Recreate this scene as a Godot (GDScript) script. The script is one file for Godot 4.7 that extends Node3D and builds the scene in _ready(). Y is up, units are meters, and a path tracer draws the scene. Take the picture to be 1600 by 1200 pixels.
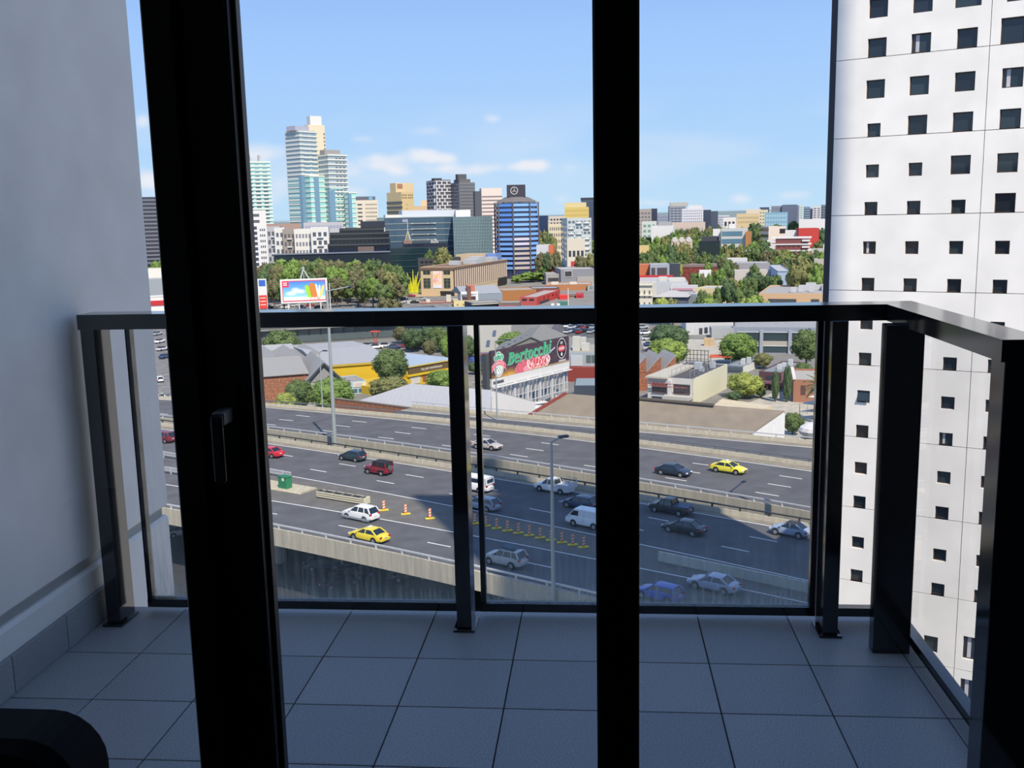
extends Node3D
# A view from a high balcony over an elevated freeway to a city. Metres, street level at y = 0, eye at y = 41.5.

const F := 1540.0
const EYE := Vector3(0, 41.5, 0)
const FL := 40.1          # balcony floor
const DECK := 8.0         # freeway deck
var cb := Basis.from_euler(Vector3(deg_to_rad(-9.6), deg_to_rad(5.1), deg_to_rad(-1.23)))
var U := Vector3(cos(deg_to_rad(28.5)), 0, sin(deg_to_rad(28.5)))      # along the freeway
var V := Vector3(sin(deg_to_rad(28.5)), 0, -cos(deg_to_rad(28.5)))     # across it, away from the balcony
var rng := RandomNumberGenerator.new()
var mats := {}
var tex := {}
var used := {}
var crowns := {}
const GLASS := Color8(26, 36, 50)

# ---------------------------------------------------------------- mesh builder
class MB:
	var v := PackedVector3Array()
	var n := PackedVector3Array()
	var uv := PackedVector2Array()
	func tri(a: Vector3, b: Vector3, c: Vector3):
		v.append(a); v.append(b); v.append(c)
	func quad(a: Vector3, b: Vector3, c: Vector3, d: Vector3):
		tri(a, b, c); tri(a, c, d)
	func quv(a: Vector3, b: Vector3, c: Vector3, d: Vector3):   # a top left, b top right, c bottom right, d bottom left
		quad(a, b, c, d)
		for p in [Vector2(0, 0), Vector2(1, 0), Vector2(1, 1), Vector2(0, 0), Vector2(1, 1), Vector2(0, 1)]: uv.append(p)
	func hexa(p: Array):   # 0-3 bottom (x0z1 x1z1 x1z0 x0z0), 4-7 top
		quad(p[0], p[4], p[5], p[1]); quad(p[1], p[5], p[6], p[2]); quad(p[2], p[6], p[7], p[3]); quad(p[3], p[7], p[4], p[0])
		quad(p[4], p[7], p[6], p[5]); quad(p[0], p[1], p[2], p[3])
	func box(a: Vector3, b: Vector3):   # min, max
		hexa([Vector3(a.x, a.y, b.z), Vector3(b.x, a.y, b.z), Vector3(b.x, a.y, a.z), Vector3(a.x, a.y, a.z), Vector3(a.x, b.y, b.z), Vector3(b.x, b.y, b.z), Vector3(b.x, b.y, a.z), Vector3(a.x, b.y, a.z)])
	func obox(t: Transform3D, a: Vector3, b: Vector3):
		hexa([t * Vector3(a.x, a.y, b.z), t * Vector3(b.x, a.y, b.z), t * Vector3(b.x, a.y, a.z), t * Vector3(a.x, a.y, a.z), t * Vector3(a.x, b.y, b.z), t * Vector3(b.x, b.y, b.z), t * Vector3(b.x, b.y, a.z), t * Vector3(a.x, b.y, a.z)])
	func cbox(a: Vector3, b: Vector3, c: float):   # chamfered
		var pts := []
		for k in 3:
			for s in 2:
				pass
		var f := func(x: int, y: int, z: int, ax: int) -> Vector3:
			var p := Vector3(b.x if x else a.x, b.y if y else a.y, b.z if z else a.z)
			var m := Vector3(-1 if x else 1, -1 if y else 1, -1 if z else 1) * c
			m[ax] = 0
			return p + m
		for ax in 3:   # faces
			var i := (ax + 1) % 3
			var j := (ax + 2) % 3
			for s in 2:
				var q := []
				for w in [[0, 0], [1, 0], [1, 1], [0, 1]]:
					var o := [0, 0, 0]
					o[ax] = s; o[i] = w[0]; o[j] = w[1]
					q.append(f.call(o[0], o[1], o[2], ax))
				if s: quad(q[3], q[2], q[1], q[0])
				else: quad(q[0], q[1], q[2], q[3])
			for w in [[0, 0], [1, 0], [1, 1], [0, 1]]:   # edges along ax
				var e0 := [0, 0, 0]
				var e1 := [0, 0, 0]
				e0[i] = w[0]; e0[j] = w[1]; e1[i] = w[0]; e1[j] = w[1]; e1[ax] = 1
				var A0: Vector3 = f.call(e0[0], e0[1], e0[2], i)
				var B0: Vector3 = f.call(e0[0], e0[1], e0[2], j)
				var A1: Vector3 = f.call(e1[0], e1[1], e1[2], i)
				var B1: Vector3 = f.call(e1[0], e1[1], e1[2], j)
				if (w[0] + w[1]) % 2 == 0: quad(A0, A1, B1, B0)
				else: quad(B0, B1, A1, A0)
		for x in 2:
			for y in 2:
				for z in 2:
					var t := [f.call(x, y, z, 0), f.call(x, y, z, 1), f.call(x, y, z, 2)]
					if (x + y + z) % 2: tri(t[0], t[1], t[2])
					else: tri(t[2], t[1], t[0])
	func cyl(p: Vector3, q: Vector3, r0: float, r1: float, k := 10, cap := true):
		var d := (q - p).normalized()
		var s := d.cross(Vector3.UP if absf(d.y) < 0.9 else Vector3.RIGHT).normalized()
		var t := d.cross(s)
		for i in k:
			var a0 := TAU * i / k
			var a1 := TAU * (i + 1) / k
			var u0 := s * cos(a0) + t * sin(a0)
			var u1 := s * cos(a1) + t * sin(a1)
			quad(p + u0 * r0, q + u0 * r1, q + u1 * r1, p + u1 * r0)
			if cap:
				tri(q, q + u1 * r1, q + u0 * r1); tri(p, p + u0 * r0, p + u1 * r0)
	func bar(p: Vector3, q: Vector3, w: float, h := -1.0):
		var d := (q - p).normalized()
		var s := d.cross(Vector3.UP if absf(d.y) < 0.95 else Vector3.RIGHT).normalized() * w / 2
		var t := d.cross(s).normalized() * (w if h < 0 else h) / 2
		hexa([p - s - t, p + s - t, q + s - t, q - s - t, p - s + t, p + s + t, q + s + t, q - s + t])
	func prism(poly: Array, y0: float, y1: float):   # poly of Vector2 (x, z)
		var k := poly.size()
		for i in k:
			var a: Vector2 = poly[i]
			var b: Vector2 = poly[(i + 1) % k]
			quad(Vector3(a.x, y0, a.y), Vector3(a.x, y1, a.y), Vector3(b.x, y1, b.y), Vector3(b.x, y0, b.y))
		for i in range(1, k - 1):
			tri(Vector3(poly[0].x, y1, poly[0].y), Vector3(poly[i + 1].x, y1, poly[i + 1].y), Vector3(poly[i].x, y1, poly[i].y))
			tri(Vector3(poly[0].x, y0, poly[0].y), Vector3(poly[i].x, y0, poly[i].y), Vector3(poly[i + 1].x, y0, poly[i + 1].y))
	func loft(rings: Array, smooth := false):
		for i in rings.size() - 1:
			var a: Array = rings[i]
			var b: Array = rings[i + 1]
			for j in a.size():
				var j2: int = (j + 1) % a.size()
				quad(a[j], b[j], b[j2], a[j2])
		for e in [0, rings.size() - 1]:
			var r: Array = rings[e]
			var c := Vector3.ZERO
			for p in r: c += p
			c /= r.size()
			for j in r.size():
				if e == 0: tri(c, r[j], r[(j + 1) % r.size()])
				else: tri(c, r[(j + 1) % r.size()], r[j])
	func ball(c: Vector3, r: Vector3, ns := 12, nr := 8):
		for i in nr:
			for j in ns:
				var q := []
				for w in [[0, 0], [1, 0], [1, 1], [0, 1]]:
					var th: float = PI * (i + w[0]) / nr
					var ph: float = TAU * (j + w[1]) / ns
					q.append(c + Vector3(sin(th) * cos(ph), cos(th), sin(th) * sin(ph)) * r)
				quad(q[3], q[2], q[1], q[0])
	func mesh() -> ArrayMesh:
		var a := []
		a.resize(Mesh.ARRAY_MAX)
		a[Mesh.ARRAY_VERTEX] = v
		if n.size() == v.size(): a[Mesh.ARRAY_NORMAL] = n
		if uv.size() == v.size(): a[Mesh.ARRAY_TEX_UV] = uv
		var m := ArrayMesh.new()
		m.add_surface_from_arrays(Mesh.PRIMITIVE_TRIANGLES, a)
		return m

# ---------------------------------------------------------------- nodes
func numbered(nm: String) -> String:
	if not used.has(nm):
		used[nm] = 0
		return nm
	used[nm] += 1
	return "%s_%03d" % [nm, used[nm]]

func tag(o: Node, label: String, cat: String, group := "", kind := ""):
	if label: o.set_meta("label", label)
	if cat: o.set_meta("category", cat)
	if group: o.set_meta("group", group)
	if kind: o.set_meta("kind", kind)

func thing(nm: String, label: String, cat: String, at := Vector3.ZERO, yaw := 0.0, group := "") -> Node3D:
	var o := Node3D.new()
	o.name = numbered(nm)
	add_child(o)
	o.position = at
	o.rotation.y = yaw
	tag(o, label, cat, group)
	return o

func part(par: Node, nm: String, b, mat: Material, kind := "") -> MeshInstance3D:
	var o := MeshInstance3D.new()
	var key := str(par.get_instance_id()) + nm
	o.name = nm if not used.has(key) else "%s_%03d" % [nm, used[key]]
	used[key] = used.get(key, 0) + 1
	o.mesh = b.mesh() if b is MB else b
	o.material_override = mat
	par.add_child(o, true)
	if kind: o.set_meta("kind", kind)
	return o

func struct(nm: String, b, mat: Material, kind := "structure") -> MeshInstance3D:
	var o := MeshInstance3D.new()
	o.name = numbered(nm)
	o.mesh = b.mesh() if b is MB else b
	o.material_override = mat
	add_child(o)
	o.set_meta("kind", kind)
	return o

func bx(a: Vector3, b: Vector3, c := 0.0) -> MB:
	var m := MB.new()
	if c > 0: m.cbox(a, b, c)
	else: m.box(a, b)
	return m

# ---------------------------------------------------------------- materials
func mt(c: Color, rough := 0.8, metal := 0.0, noise := "", sc := 1.0, spec := 0.5) -> StandardMaterial3D:
	var key := "%s %s %s %s %s %s" % [c.to_html(), rough, metal, noise, sc, spec]
	if mats.has(key): return mats[key]
	var m := StandardMaterial3D.new()
	m.albedo_color = c
	m.roughness = rough
	m.metallic = metal
	m.metallic_specular = spec
	if noise:
		m.albedo_texture = tex[noise]
		m.uv1_triplanar = true
		m.uv1_scale = Vector3.ONE * sc
	mats[key] = m
	return m

func noise_tex(nm: String, freq: float, lo: float, hi: float, oct := 4, stretch := Vector2.ONE):
	var f := FastNoiseLite.new()
	f.seed = nm.hash() % 1000
	f.noise_type = FastNoiseLite.TYPE_SIMPLEX_SMOOTH
	f.frequency = freq
	f.fractal_octaves = oct
	var im := Image.create(256, 256, false, Image.FORMAT_RGB8)
	for y in 256:
		for x in 256:
			var px := x * stretch.x
			var py := y * stretch.y
			# blend across the edge so that it tiles
			var wx := clampf((x - 192) / 64.0, 0, 1)
			var wy := clampf((y - 192) / 64.0, 0, 1)
			var a := lerpf(f.get_noise_2d(px, py), f.get_noise_2d((x - 256) * stretch.x, py), wx)
			var b := lerpf(f.get_noise_2d(px, (y - 256) * stretch.y), f.get_noise_2d((x - 256) * stretch.x, (y - 256) * stretch.y), wx)
			var g := lerpf(lo, hi, clampf(lerpf(a, b, wy) * 0.9 + 0.5, 0, 1))
			im.set_pixel(x, y, Color(g, g, g))
	tex[nm] = ImageTexture.create_from_image(im)

# ---------------------------------------------------------------- surveying: a pixel of the photograph to a place in the world
func ray(x: float, y: float) -> Vector3:
	return cb * Vector3((x - 800) / F, -(y - 600) / F, -1)
func gp(x: float, y: float, h := 0.0) -> Vector3:
	var d := ray(x, y)
	return EYE + d * ((h - EYE.y) / d.y)
func dp(x: float, y: float, dist: float) -> Vector3:
	var d := ray(x, y)
	return EYE + d * (dist / Vector2(d.x, d.z).length())
func flat(p: Vector3) -> Vector3:
	return Vector3(p.x, 0, p.z)

# freeway lines: distance across (along V) as a function of the distance along U
func near_rail(u: float) -> float: return 69.33 - 0.103 * u - 0.0009 * u * u
func c1_far(u: float) -> float: return 79.75 - 0.0886 * u - 0.0009 * u * u
func c2_near(u: float) -> float: return 83.68 - 0.1336 * u - 0.0007 * u * u
func c2_far(u: float) -> float: return 97.43 - 0.1109 * u - 0.0006 * u * u
func n_rail(u: float) -> float: return 99.43 - 0.0983 * u - 0.0005 * u * u
func w_rail(u: float) -> float: return 101.78 - 0.1732 * u - 0.001 * u * u
func c3_far(u: float) -> float: return 121.16 - 0.1504 * u - 0.001 * u * u
func far_rail(u: float) -> float: return 123.13 - 0.1739 * u - 0.0012 * u * u
func ramp_far(u: float) -> float: return 141.62 + 0.0801 * u
func ramp_rail(u: float) -> float: return 143.2 + 0.0649 * u
func uv(u: float, v: float, y := DECK) -> Vector3:
	var p := U * u + V * v
	return Vector3(p.x, y, p.z)

# ================================================================ the scene
func _ready():
	rng.seed = 7
	setup_view()
	noise_tex("fine", 0.11, 0.82, 1.0)
	noise_tex("coarse", 0.02, 0.72, 1.0, 5)
	noise_tex("faint", 0.02, 0.95, 1.0, 5)
	noise_tex("mild", 0.02, 0.88, 1.0, 5)
	noise_tex("streak", 0.05, 0.86, 1.0, 4, Vector2(1, 0.08))
	noise_tex("ribs", 0.09, 0.88, 1.0, 2, Vector2(1, 0.02))
	own_building()
	balcony()
	door_and_room()
	ground()
	freeway()
	white_tower()
	far_towers()
	far_right()
	middle()
	near_left()
	near_right()
	billboards()
	street_things()
	trees()
	traffic()

func setup_view():
	var cam := Camera3D.new()
	cam.name = "camera"
	cam.transform = Transform3D(cb, EYE)
	cam.fov = rad_to_deg(2 * atan(600.0 / F))
	cam.near = 0.05
	cam.far = 20000
	add_child(cam)
	cam.current = true
	var we := WorldEnvironment.new()
	we.name = "world_environment"
	var e := Environment.new()
	e.background_mode = Environment.BG_SKY
	var sky := Sky.new()
	var sm := PanoramaSkyMaterial.new()
	sm.panorama = sky_texture()
	sm.energy_multiplier = 1.0
	sky.sky_material = sm
	e.sky = sky
	e.tonemap_mode = Environment.TONE_MAPPER_LINEAR
	e.tonemap_exposure = 1.0
	e.sdfgi_enabled = true
	e.ssao_enabled = true
	e.ssil_enabled = true
	we.environment = e
	add_child(we)
	var sun := DirectionalLight3D.new()
	sun.name = "sun"
	sun.light_color = Color(1.0, 0.95, 0.87)
	sun.light_energy = 1.9
	sun.light_angular_distance = 0.38
	sun.shadow_enabled = true
	sun.sky_mode = DirectionalLight3D.SKY_MODE_LIGHT_ONLY
	var el := deg_to_rad(50)
	var s := Vector3(0.431 * cos(el), sin(el), 0.902 * cos(el))
	sun.basis = Basis.looking_at(-s)
	add_child(sun)

func sky_texture() -> ImageTexture:
	var W := 2048
	var H := 1024
	var im := Image.create(W, H, false, Image.FORMAT_RGBF)
	var nz := FastNoiseLite.new()
	nz.seed = 11
	nz.frequency = 0.045
	nz.fractal_octaves = 5
	var n2 := FastNoiseLite.new()
	n2.seed = 5
	n2.frequency = 0.012
	n2.fractal_octaves = 3
	# cloud banks: pixel x, pixel y, half width, half height, strength
	var banks := [[665, 246, 48, 11, 1.0], [610, 262, 60, 13, 0.75], [560, 268, 50, 12, 0.5], [830, 262, 32, 8, 1.0], [770, 186, 15, 6, 0.5], [820, 218, 6, 3, 0.4], [725, 265, 55, 8, 0.6], [400, 245, 45, 14, 0.45], [225, 192, 10, 8, 0.5], [235, 285, 22, 14, 0.6], [570, 218, 18, 4, 0.35], [665, 205, 25, 5, 0.3], [890, 262, 14, 5, 0.4], [1155, 311, 18, 5, 0.45], [1020, 318, 30, 5, 0.35], [540, 305, 40, 10, 0.4], [430, 300, 30, 20, 0.35], [880, 312, 20, 5, 0.4], [1240, 305, 25, 4, 0.25]]
	var bl := []
	for b in banks:
		var d := ray(b[0], b[1]).normalized()
		bl.append([rad_to_deg(atan2(d.x, -d.z)), rad_to_deg(asin(d.y)), b[2] / F * 66.0, b[3] / F * 70.0, minf(b[4] * 1.15, 1.0)])
	for k in 46:   # the same kind of small clouds goes on all round
		var az := rng.randf_range(32, 328)
		bl.append([az if az < 180 else az - 360, rng.randf_range(1.5, 7), rng.randf_range(0.8, 3.5), rng.randf_range(0.25, 0.8), rng.randf_range(0.3, 0.9)])
	for y in H:
		var el := 90.0 - (y + 0.5) / H * 180.0
		var c: Color
		if el < 0: c = Color(0.22, 0.22, 0.21)
		else:
			var t := clampf(el / 14.0, 0, 1)
			var t2 := clampf((el - 10.0) / 60.0, 0, 1)
			c = Color(0.53, 0.79, 1.02).lerp(Color(0.325, 0.56, 1.05), pow(t, 0.9)).lerp(Color(0.22, 0.36, 0.72), pow(t2, 0.7))
			if el < 4: c = c.lerp(Color(0.60, 0.80, 0.98), (1 - el / 4.0) * 0.5)
		im.fill_rect(Rect2i(0, y, W, 1), c)
		if el < 0 or el > 9: continue
		for x in W:
			var az := (x + 0.5) / W * 360.0
			if az > 180: az -= 360
			var w := 0.0
			for b in bl:
				var dx: float = absf(az - b[0]) / b[2]
				if dx < 1.3:
					var dy: float = (el - b[1]) / b[3]
					var q := 1.0 - dx * dx - dy * dy * (0.7 if dy > 0 else 1.6)
					if q > -0.5: w = maxf(w, (q + 0.9 * nz.get_noise_2d(x * 1.6, y * 3.2)) * b[4])
			var hz := clampf(0.10 + n2.get_noise_2d(x, y * 4.0) * 0.4, 0, 0.3) * clampf(1 - absf(el - 3) / 4, 0, 1)
			w = clampf(maxf(w * 1.1, hz), 0, 0.9)
			if w > 0.01: im.set_pixel(x, y, c.lerp(Color(0.93, 0.93, 0.98), w))
	return ImageTexture.create_from_image(im)

# ---------------------------------------------------------------- our own building, the balcony, the room
func own_building():
	var wall := mt(Color8(205, 205, 202), 0.85, 0, "fine", 0.6)
	var m := MB.new()
	m.box(Vector3(1.42, 0, -1.62), Vector3(33, 47, 15))             # right of the room
	m.box(Vector3(-30, 0, -1.62), Vector3(-2.1, 47, 15))            # left
	m.box(Vector3(-2.1, 43.2, -1.62), Vector3(1.42, 47, 15))        # above
	m.box(Vector3(-2.1, 0, -1.62), Vector3(1.42, 39.7, 15))         # below
	m.box(Vector3(-2.1, 39.7, 4.3), Vector3(1.42, 43.2, 15))        # behind
	# the taller wing that shades the freeway
	m.prism([Vector2(33.2, 2), Vector2(44, 2), Vector2(54, 20), Vector2(43.2, 20)], 0, 164)
	m.prism([Vector2(44, 2), Vector2(50.1, 2), Vector2(60.1, 20), Vector2(54, 20)], 0, 187)
	struct("wall_building", m, wall)

func balcony():
	var white := mt(Color8(252, 246, 236), 0.7, 0, "faint", 0.5)
	var groove := mt(Color8(170, 170, 166), 0.8)
	var black := mt(Color8(22, 23, 26), 0.1, 0.0, "", 1, 0.85)
	# left party wall: upper wall, recessed joint, lower wall, all running out past the railing
	var m := MB.new()
	m.cbox(Vector3(-2.08, FL + 0.246, -3.83), Vector3(-1.79, FL + 2.62, -1.63), 0.012)
	m.box(Vector3(-2.08, FL + 0.246, -1.63), Vector3(-1.79, FL + 2.62, 4.3))
	struct("wall_left", m, white)
	struct("trim_1", bx(Vector3(-2.08, FL + 0.21, -3.81), Vector3(-1.812, FL + 0.246, 4.3)), groove)
	m = MB.new()
	m.cbox(Vector3(-2.08, FL - 1.6, -3.83), Vector3(-1.79, FL + 0.21, -1.63), 0.012)
	m.box(Vector3(-2.08, FL - 0.4, -1.63), Vector3(-1.79, FL + 0.21, 4.3))
	struct("wall_left_2", m, white)
	# slab and tiles
	var grout := mt(Color8(60, 62, 66), 0.9)
	var fl := struct("floor", bx(Vector3(-1.79, FL - 0.3, -3.36), Vector3(1.06, FL - 0.012, -1.62)), grout)
	var tiles := [mt(Color8(172, 173, 172), 0.5, 0, "fine", 5, 0.4), mt(Color8(166, 168, 168), 0.5, 0, "fine", 5, 0.4), mt(Color8(176, 176, 175), 0.48, 0, "fine", 5, 0.4)]
	var xs := [-1.79]
	for k in 10: xs.append(-1.522 + 0.3105 * k)
	xs[10] = 1.05
	var zs := [-3.35, -2.957, -2.64, -2.322, -2.005, -1.66]
	for i in 10:
		for j in 5:
			if i == 2 and j == 3: continue
			part(fl, "tile", bx(Vector3(xs[i] + 0.002, FL - 0.012, zs[j] + 0.002), Vector3(xs[i + 1] - 0.002, FL, zs[j + 1] - 0.002), 0.0015), tiles[(i * 7 + j * 5) % 3])
	# the tile with the drain is cut in four round a small square
	var x0: float = xs[2]
	var x1: float = xs[3]
	var d := Vector2(-1.03, -2.13)
	part(fl, "tile", bx(Vector3(x0 + 0.002, FL - 0.012, zs[3] + 0.002), Vector3(x1 - 0.002, FL, d.y - 0.076), 0.0015), tiles[0])
	part(fl, "tile", bx(Vector3(x0 + 0.002, FL - 0.012, d.y + 0.076), Vector3(x1 - 0.002, FL, zs[4] - 0.002), 0.0015), tiles[0])
	part(fl, "tile", bx(Vector3(x0 + 0.002, FL - 0.012, d.y - 0.073), Vector3(d.x - 0.076, FL, d.y + 0.073), 0.0015), tiles[1])
	part(fl, "tile", bx(Vector3(d.x + 0.076, FL - 0.012, d.y - 0.073), Vector3(x1 - 0.002, FL, d.y + 0.073), 0.0015), tiles[1])
	var dr := thing("floor_drain", "small round slotted drain grate let into the grey balcony tiles", "drain", Vector3(d.x, FL - 0.012, d.y))
	part(dr, "surround", bx(Vector3(-0.073, 0, -0.073), Vector3(0.073, 0.0105, 0.073)), tiles[2])
	m = MB.new()
	m.cyl(Vector3(0, 0, 0), Vector3(0, 0.012, 0), 0.062, 0.062, 32)
	part(dr, "sump", m, mt(Color8(20, 20, 22), 0.8))
	for k in 6:
		var z := -0.05 + k * 0.02
		var w := sqrt(0.06 * 0.06 - z * z)
		part(dr, "bar", bx(Vector3(-w, 0.012, z - 0.005), Vector3(w, 0.0145, z + 0.005)), mt(Color8(95, 97, 100), 0.4, 0.7))
	# tiled skirting along the left wall
	var sk := struct("baseboard_left", bx(Vector3(-1.792, FL, -3.3), Vector3(-1.784, FL + 0.118, -1.63)), grout)
	for j in 6:
		var za := -3.3 if j == 0 else -3.284 + 0.31 * j - 0.0
		var zb := minf(-3.284 + 0.31 * (j + 1), -1.64)
		part(sk, "skirting_tile", bx(Vector3(-1.786, FL + 0.001, za + 0.0015), Vector3(-1.776, FL + 0.12, zb - 0.0015), 0.001), tiles[j % 3])
	# balustrade
	var b := thing("balcony_balustrade", "black metal and glass balustrade with a flat handrail round the balcony", "balustrade", Vector3(0, FL, 0))
	m = MB.new()
	m.loft([[Vector3(-1.755, 1.055, -3.18), Vector3(-1.755, 1.106, -3.18), Vector3(-1.755, 1.106, -3.29), Vector3(-1.755, 1.055, -3.29)], [Vector3(0.9, 1.055, -3.18), Vector3(0.9, 1.106, -3.18), Vector3(1.01, 1.106, -3.29), Vector3(1.01, 1.055, -3.29)]])
	part(b, "handrail", m, black)
	m = MB.new()
	m.loft([[Vector3(0.902, 1.055, -3.18), Vector3(0.902, 1.106, -3.18), Vector3(1.01, 1.106, -3.288), Vector3(1.01, 1.055, -3.288)], [Vector3(0.902, 1.055, -2.28), Vector3(0.902, 1.106, -2.28), Vector3(1.01, 1.106, -2.28), Vector3(1.01, 1.055, -2.28)]])
	part(b, "handrail", m, black)
	for x in [-1.745, -0.491, 0.737]:
		part(b, "post", bx(Vector3(x, 0.0, -3.285), Vector3(x + 0.05, 1.056, -3.175), 0.002), black)
	part(b, "post", bx(Vector3(0.867, 0.0, -3.1), Vector3(0.982, 1.056, -3.05), 0.002), black)
	part(b, "post", bx(Vector3(0.915, 0.0, -2.37), Vector3(1.03, 1.056, -2.29), 0.002), black)
	var pane := StandardMaterial3D.new()
	pane.transparency = BaseMaterial3D.TRANSPARENCY_ALPHA
	pane.albedo_color = Color(0.80, 0.86, 0.84, 0.07)
	pane.roughness = 0.0
	var film := StandardMaterial3D.new()
	film.transparency = BaseMaterial3D.TRANSPARENCY_ALPHA
	film.albedo_texture = dust_texture(512, 1)
	film.roughness = 0.95
	film.backlight_enabled = true
	film.backlight = Color(0.9, 0.92, 0.92)
	film.metallic_specular = 0.0
	film.texture_repeat = false
	var frames := [[-1.645, -0.492], [-0.42, 0.735], [0.79, 1.0]]
	for f in frames:
		m = MB.new()
		m.box(Vector3(f[0], 0.025, -3.32), Vector3(f[1], 0.055, -3.285))
		m.box(Vector3(f[0], 0.055, -3.318), Vector3(f[0] + 0.018, 1.054, -3.288))
		m.box(Vector3(f[1] - 0.018, 0.055, -3.318), Vector3(f[1], 1.054, -3.288))
		part(b, "panel_frame", m, black)
		var g := part(b, "glass_panel", bx2(Vector3(f[0] + 0.018, 0.055, -3.304), Vector3(f[1] - 0.018, 1.054, -3.304)), pane)
		if f[1] < 0.9: part(g, "dust_film", bx2(Vector3(f[0] + 0.018, 0.055, -3.306), Vector3(f[1] - 0.018, 1.054, -3.306)), film)
	m = MB.new()
	m.box(Vector3(0.985, 0.025, -3.28), Vector3(1.02, 0.055, -2.37))
	m.box(Vector3(0.988, 0.055, -3.282), Vector3(1.016, 1.054, -3.264))
	part(b, "panel_frame", m, black)
	m = MB.new()
	m.quv(Vector3(1.0, 1.054, -3.264), Vector3(1.0, 1.054, -2.37), Vector3(1.0, 0.055, -2.37), Vector3(1.0, 0.055, -3.264))
	part(b, "glass_panel", m, pane)
	for x in [-1.745, -0.491, 0.737]: part(b, "foot_plate", bx(Vector3(x - 0.012, 0.0, -3.29), Vector3(x + 0.062, 0.008, -3.16), 0.001), black)


func bx2(a: Vector3, b: Vector3) -> MB:   # one upright pane facing the room
	var m := MB.new()
	m.quv(Vector3(a.x, b.y, a.z), Vector3(b.x, b.y, a.z), Vector3(b.x, a.y, a.z), Vector3(a.x, a.y, a.z))
	return m

func dust_texture(s: int, kind: int) -> ImageTexture:
	var im := Image.create(s, s, false, Image.FORMAT_RGBA8)
	var nz := FastNoiseLite.new()
	nz.seed = 3 + kind
	nz.frequency = 0.02
	nz.fractal_octaves = 4
	for y in s:
		for x in s:
			var a := 0.0
			if kind == 1:
				var st := clampf(nz.get_noise_2d(x * 6.0, y * 0.35) * 1.3 + 0.35, 0, 1)
				var low := pow(float(y) / s, 5.0)
				a = 0.003 + 0.022 * st + low * (0.16 + 0.26 * st) + 0.26 * pow(float(y) / s, 22.0)
				a += clampf(0.004 + nz.get_noise_2d(x * 0.7 + 900, y * 0.7) * 0.04, 0, 0.04)
			im.set_pixel(x, y, Color(0.78, 0.82, 0.82, clampf(a, 0, 0.8)))
	var r := RandomNumberGenerator.new()
	r.seed = 21 + kind
	for k in (150 if kind == 1 else 220):   # dried drops
		var x := r.randi_range(2, s - 4)
		var y := r.randi_range(2, s - 6)
		var c := Color(0.85, 0.87, 0.9, r.randf_range(0.06, 0.28))
		for dy in r.randi_range(1, 3):
			for dx in r.randi_range(1, 2): im.set_pixel(x + dx, y + dy, c)
	return ImageTexture.create_from_image(im)

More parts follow.
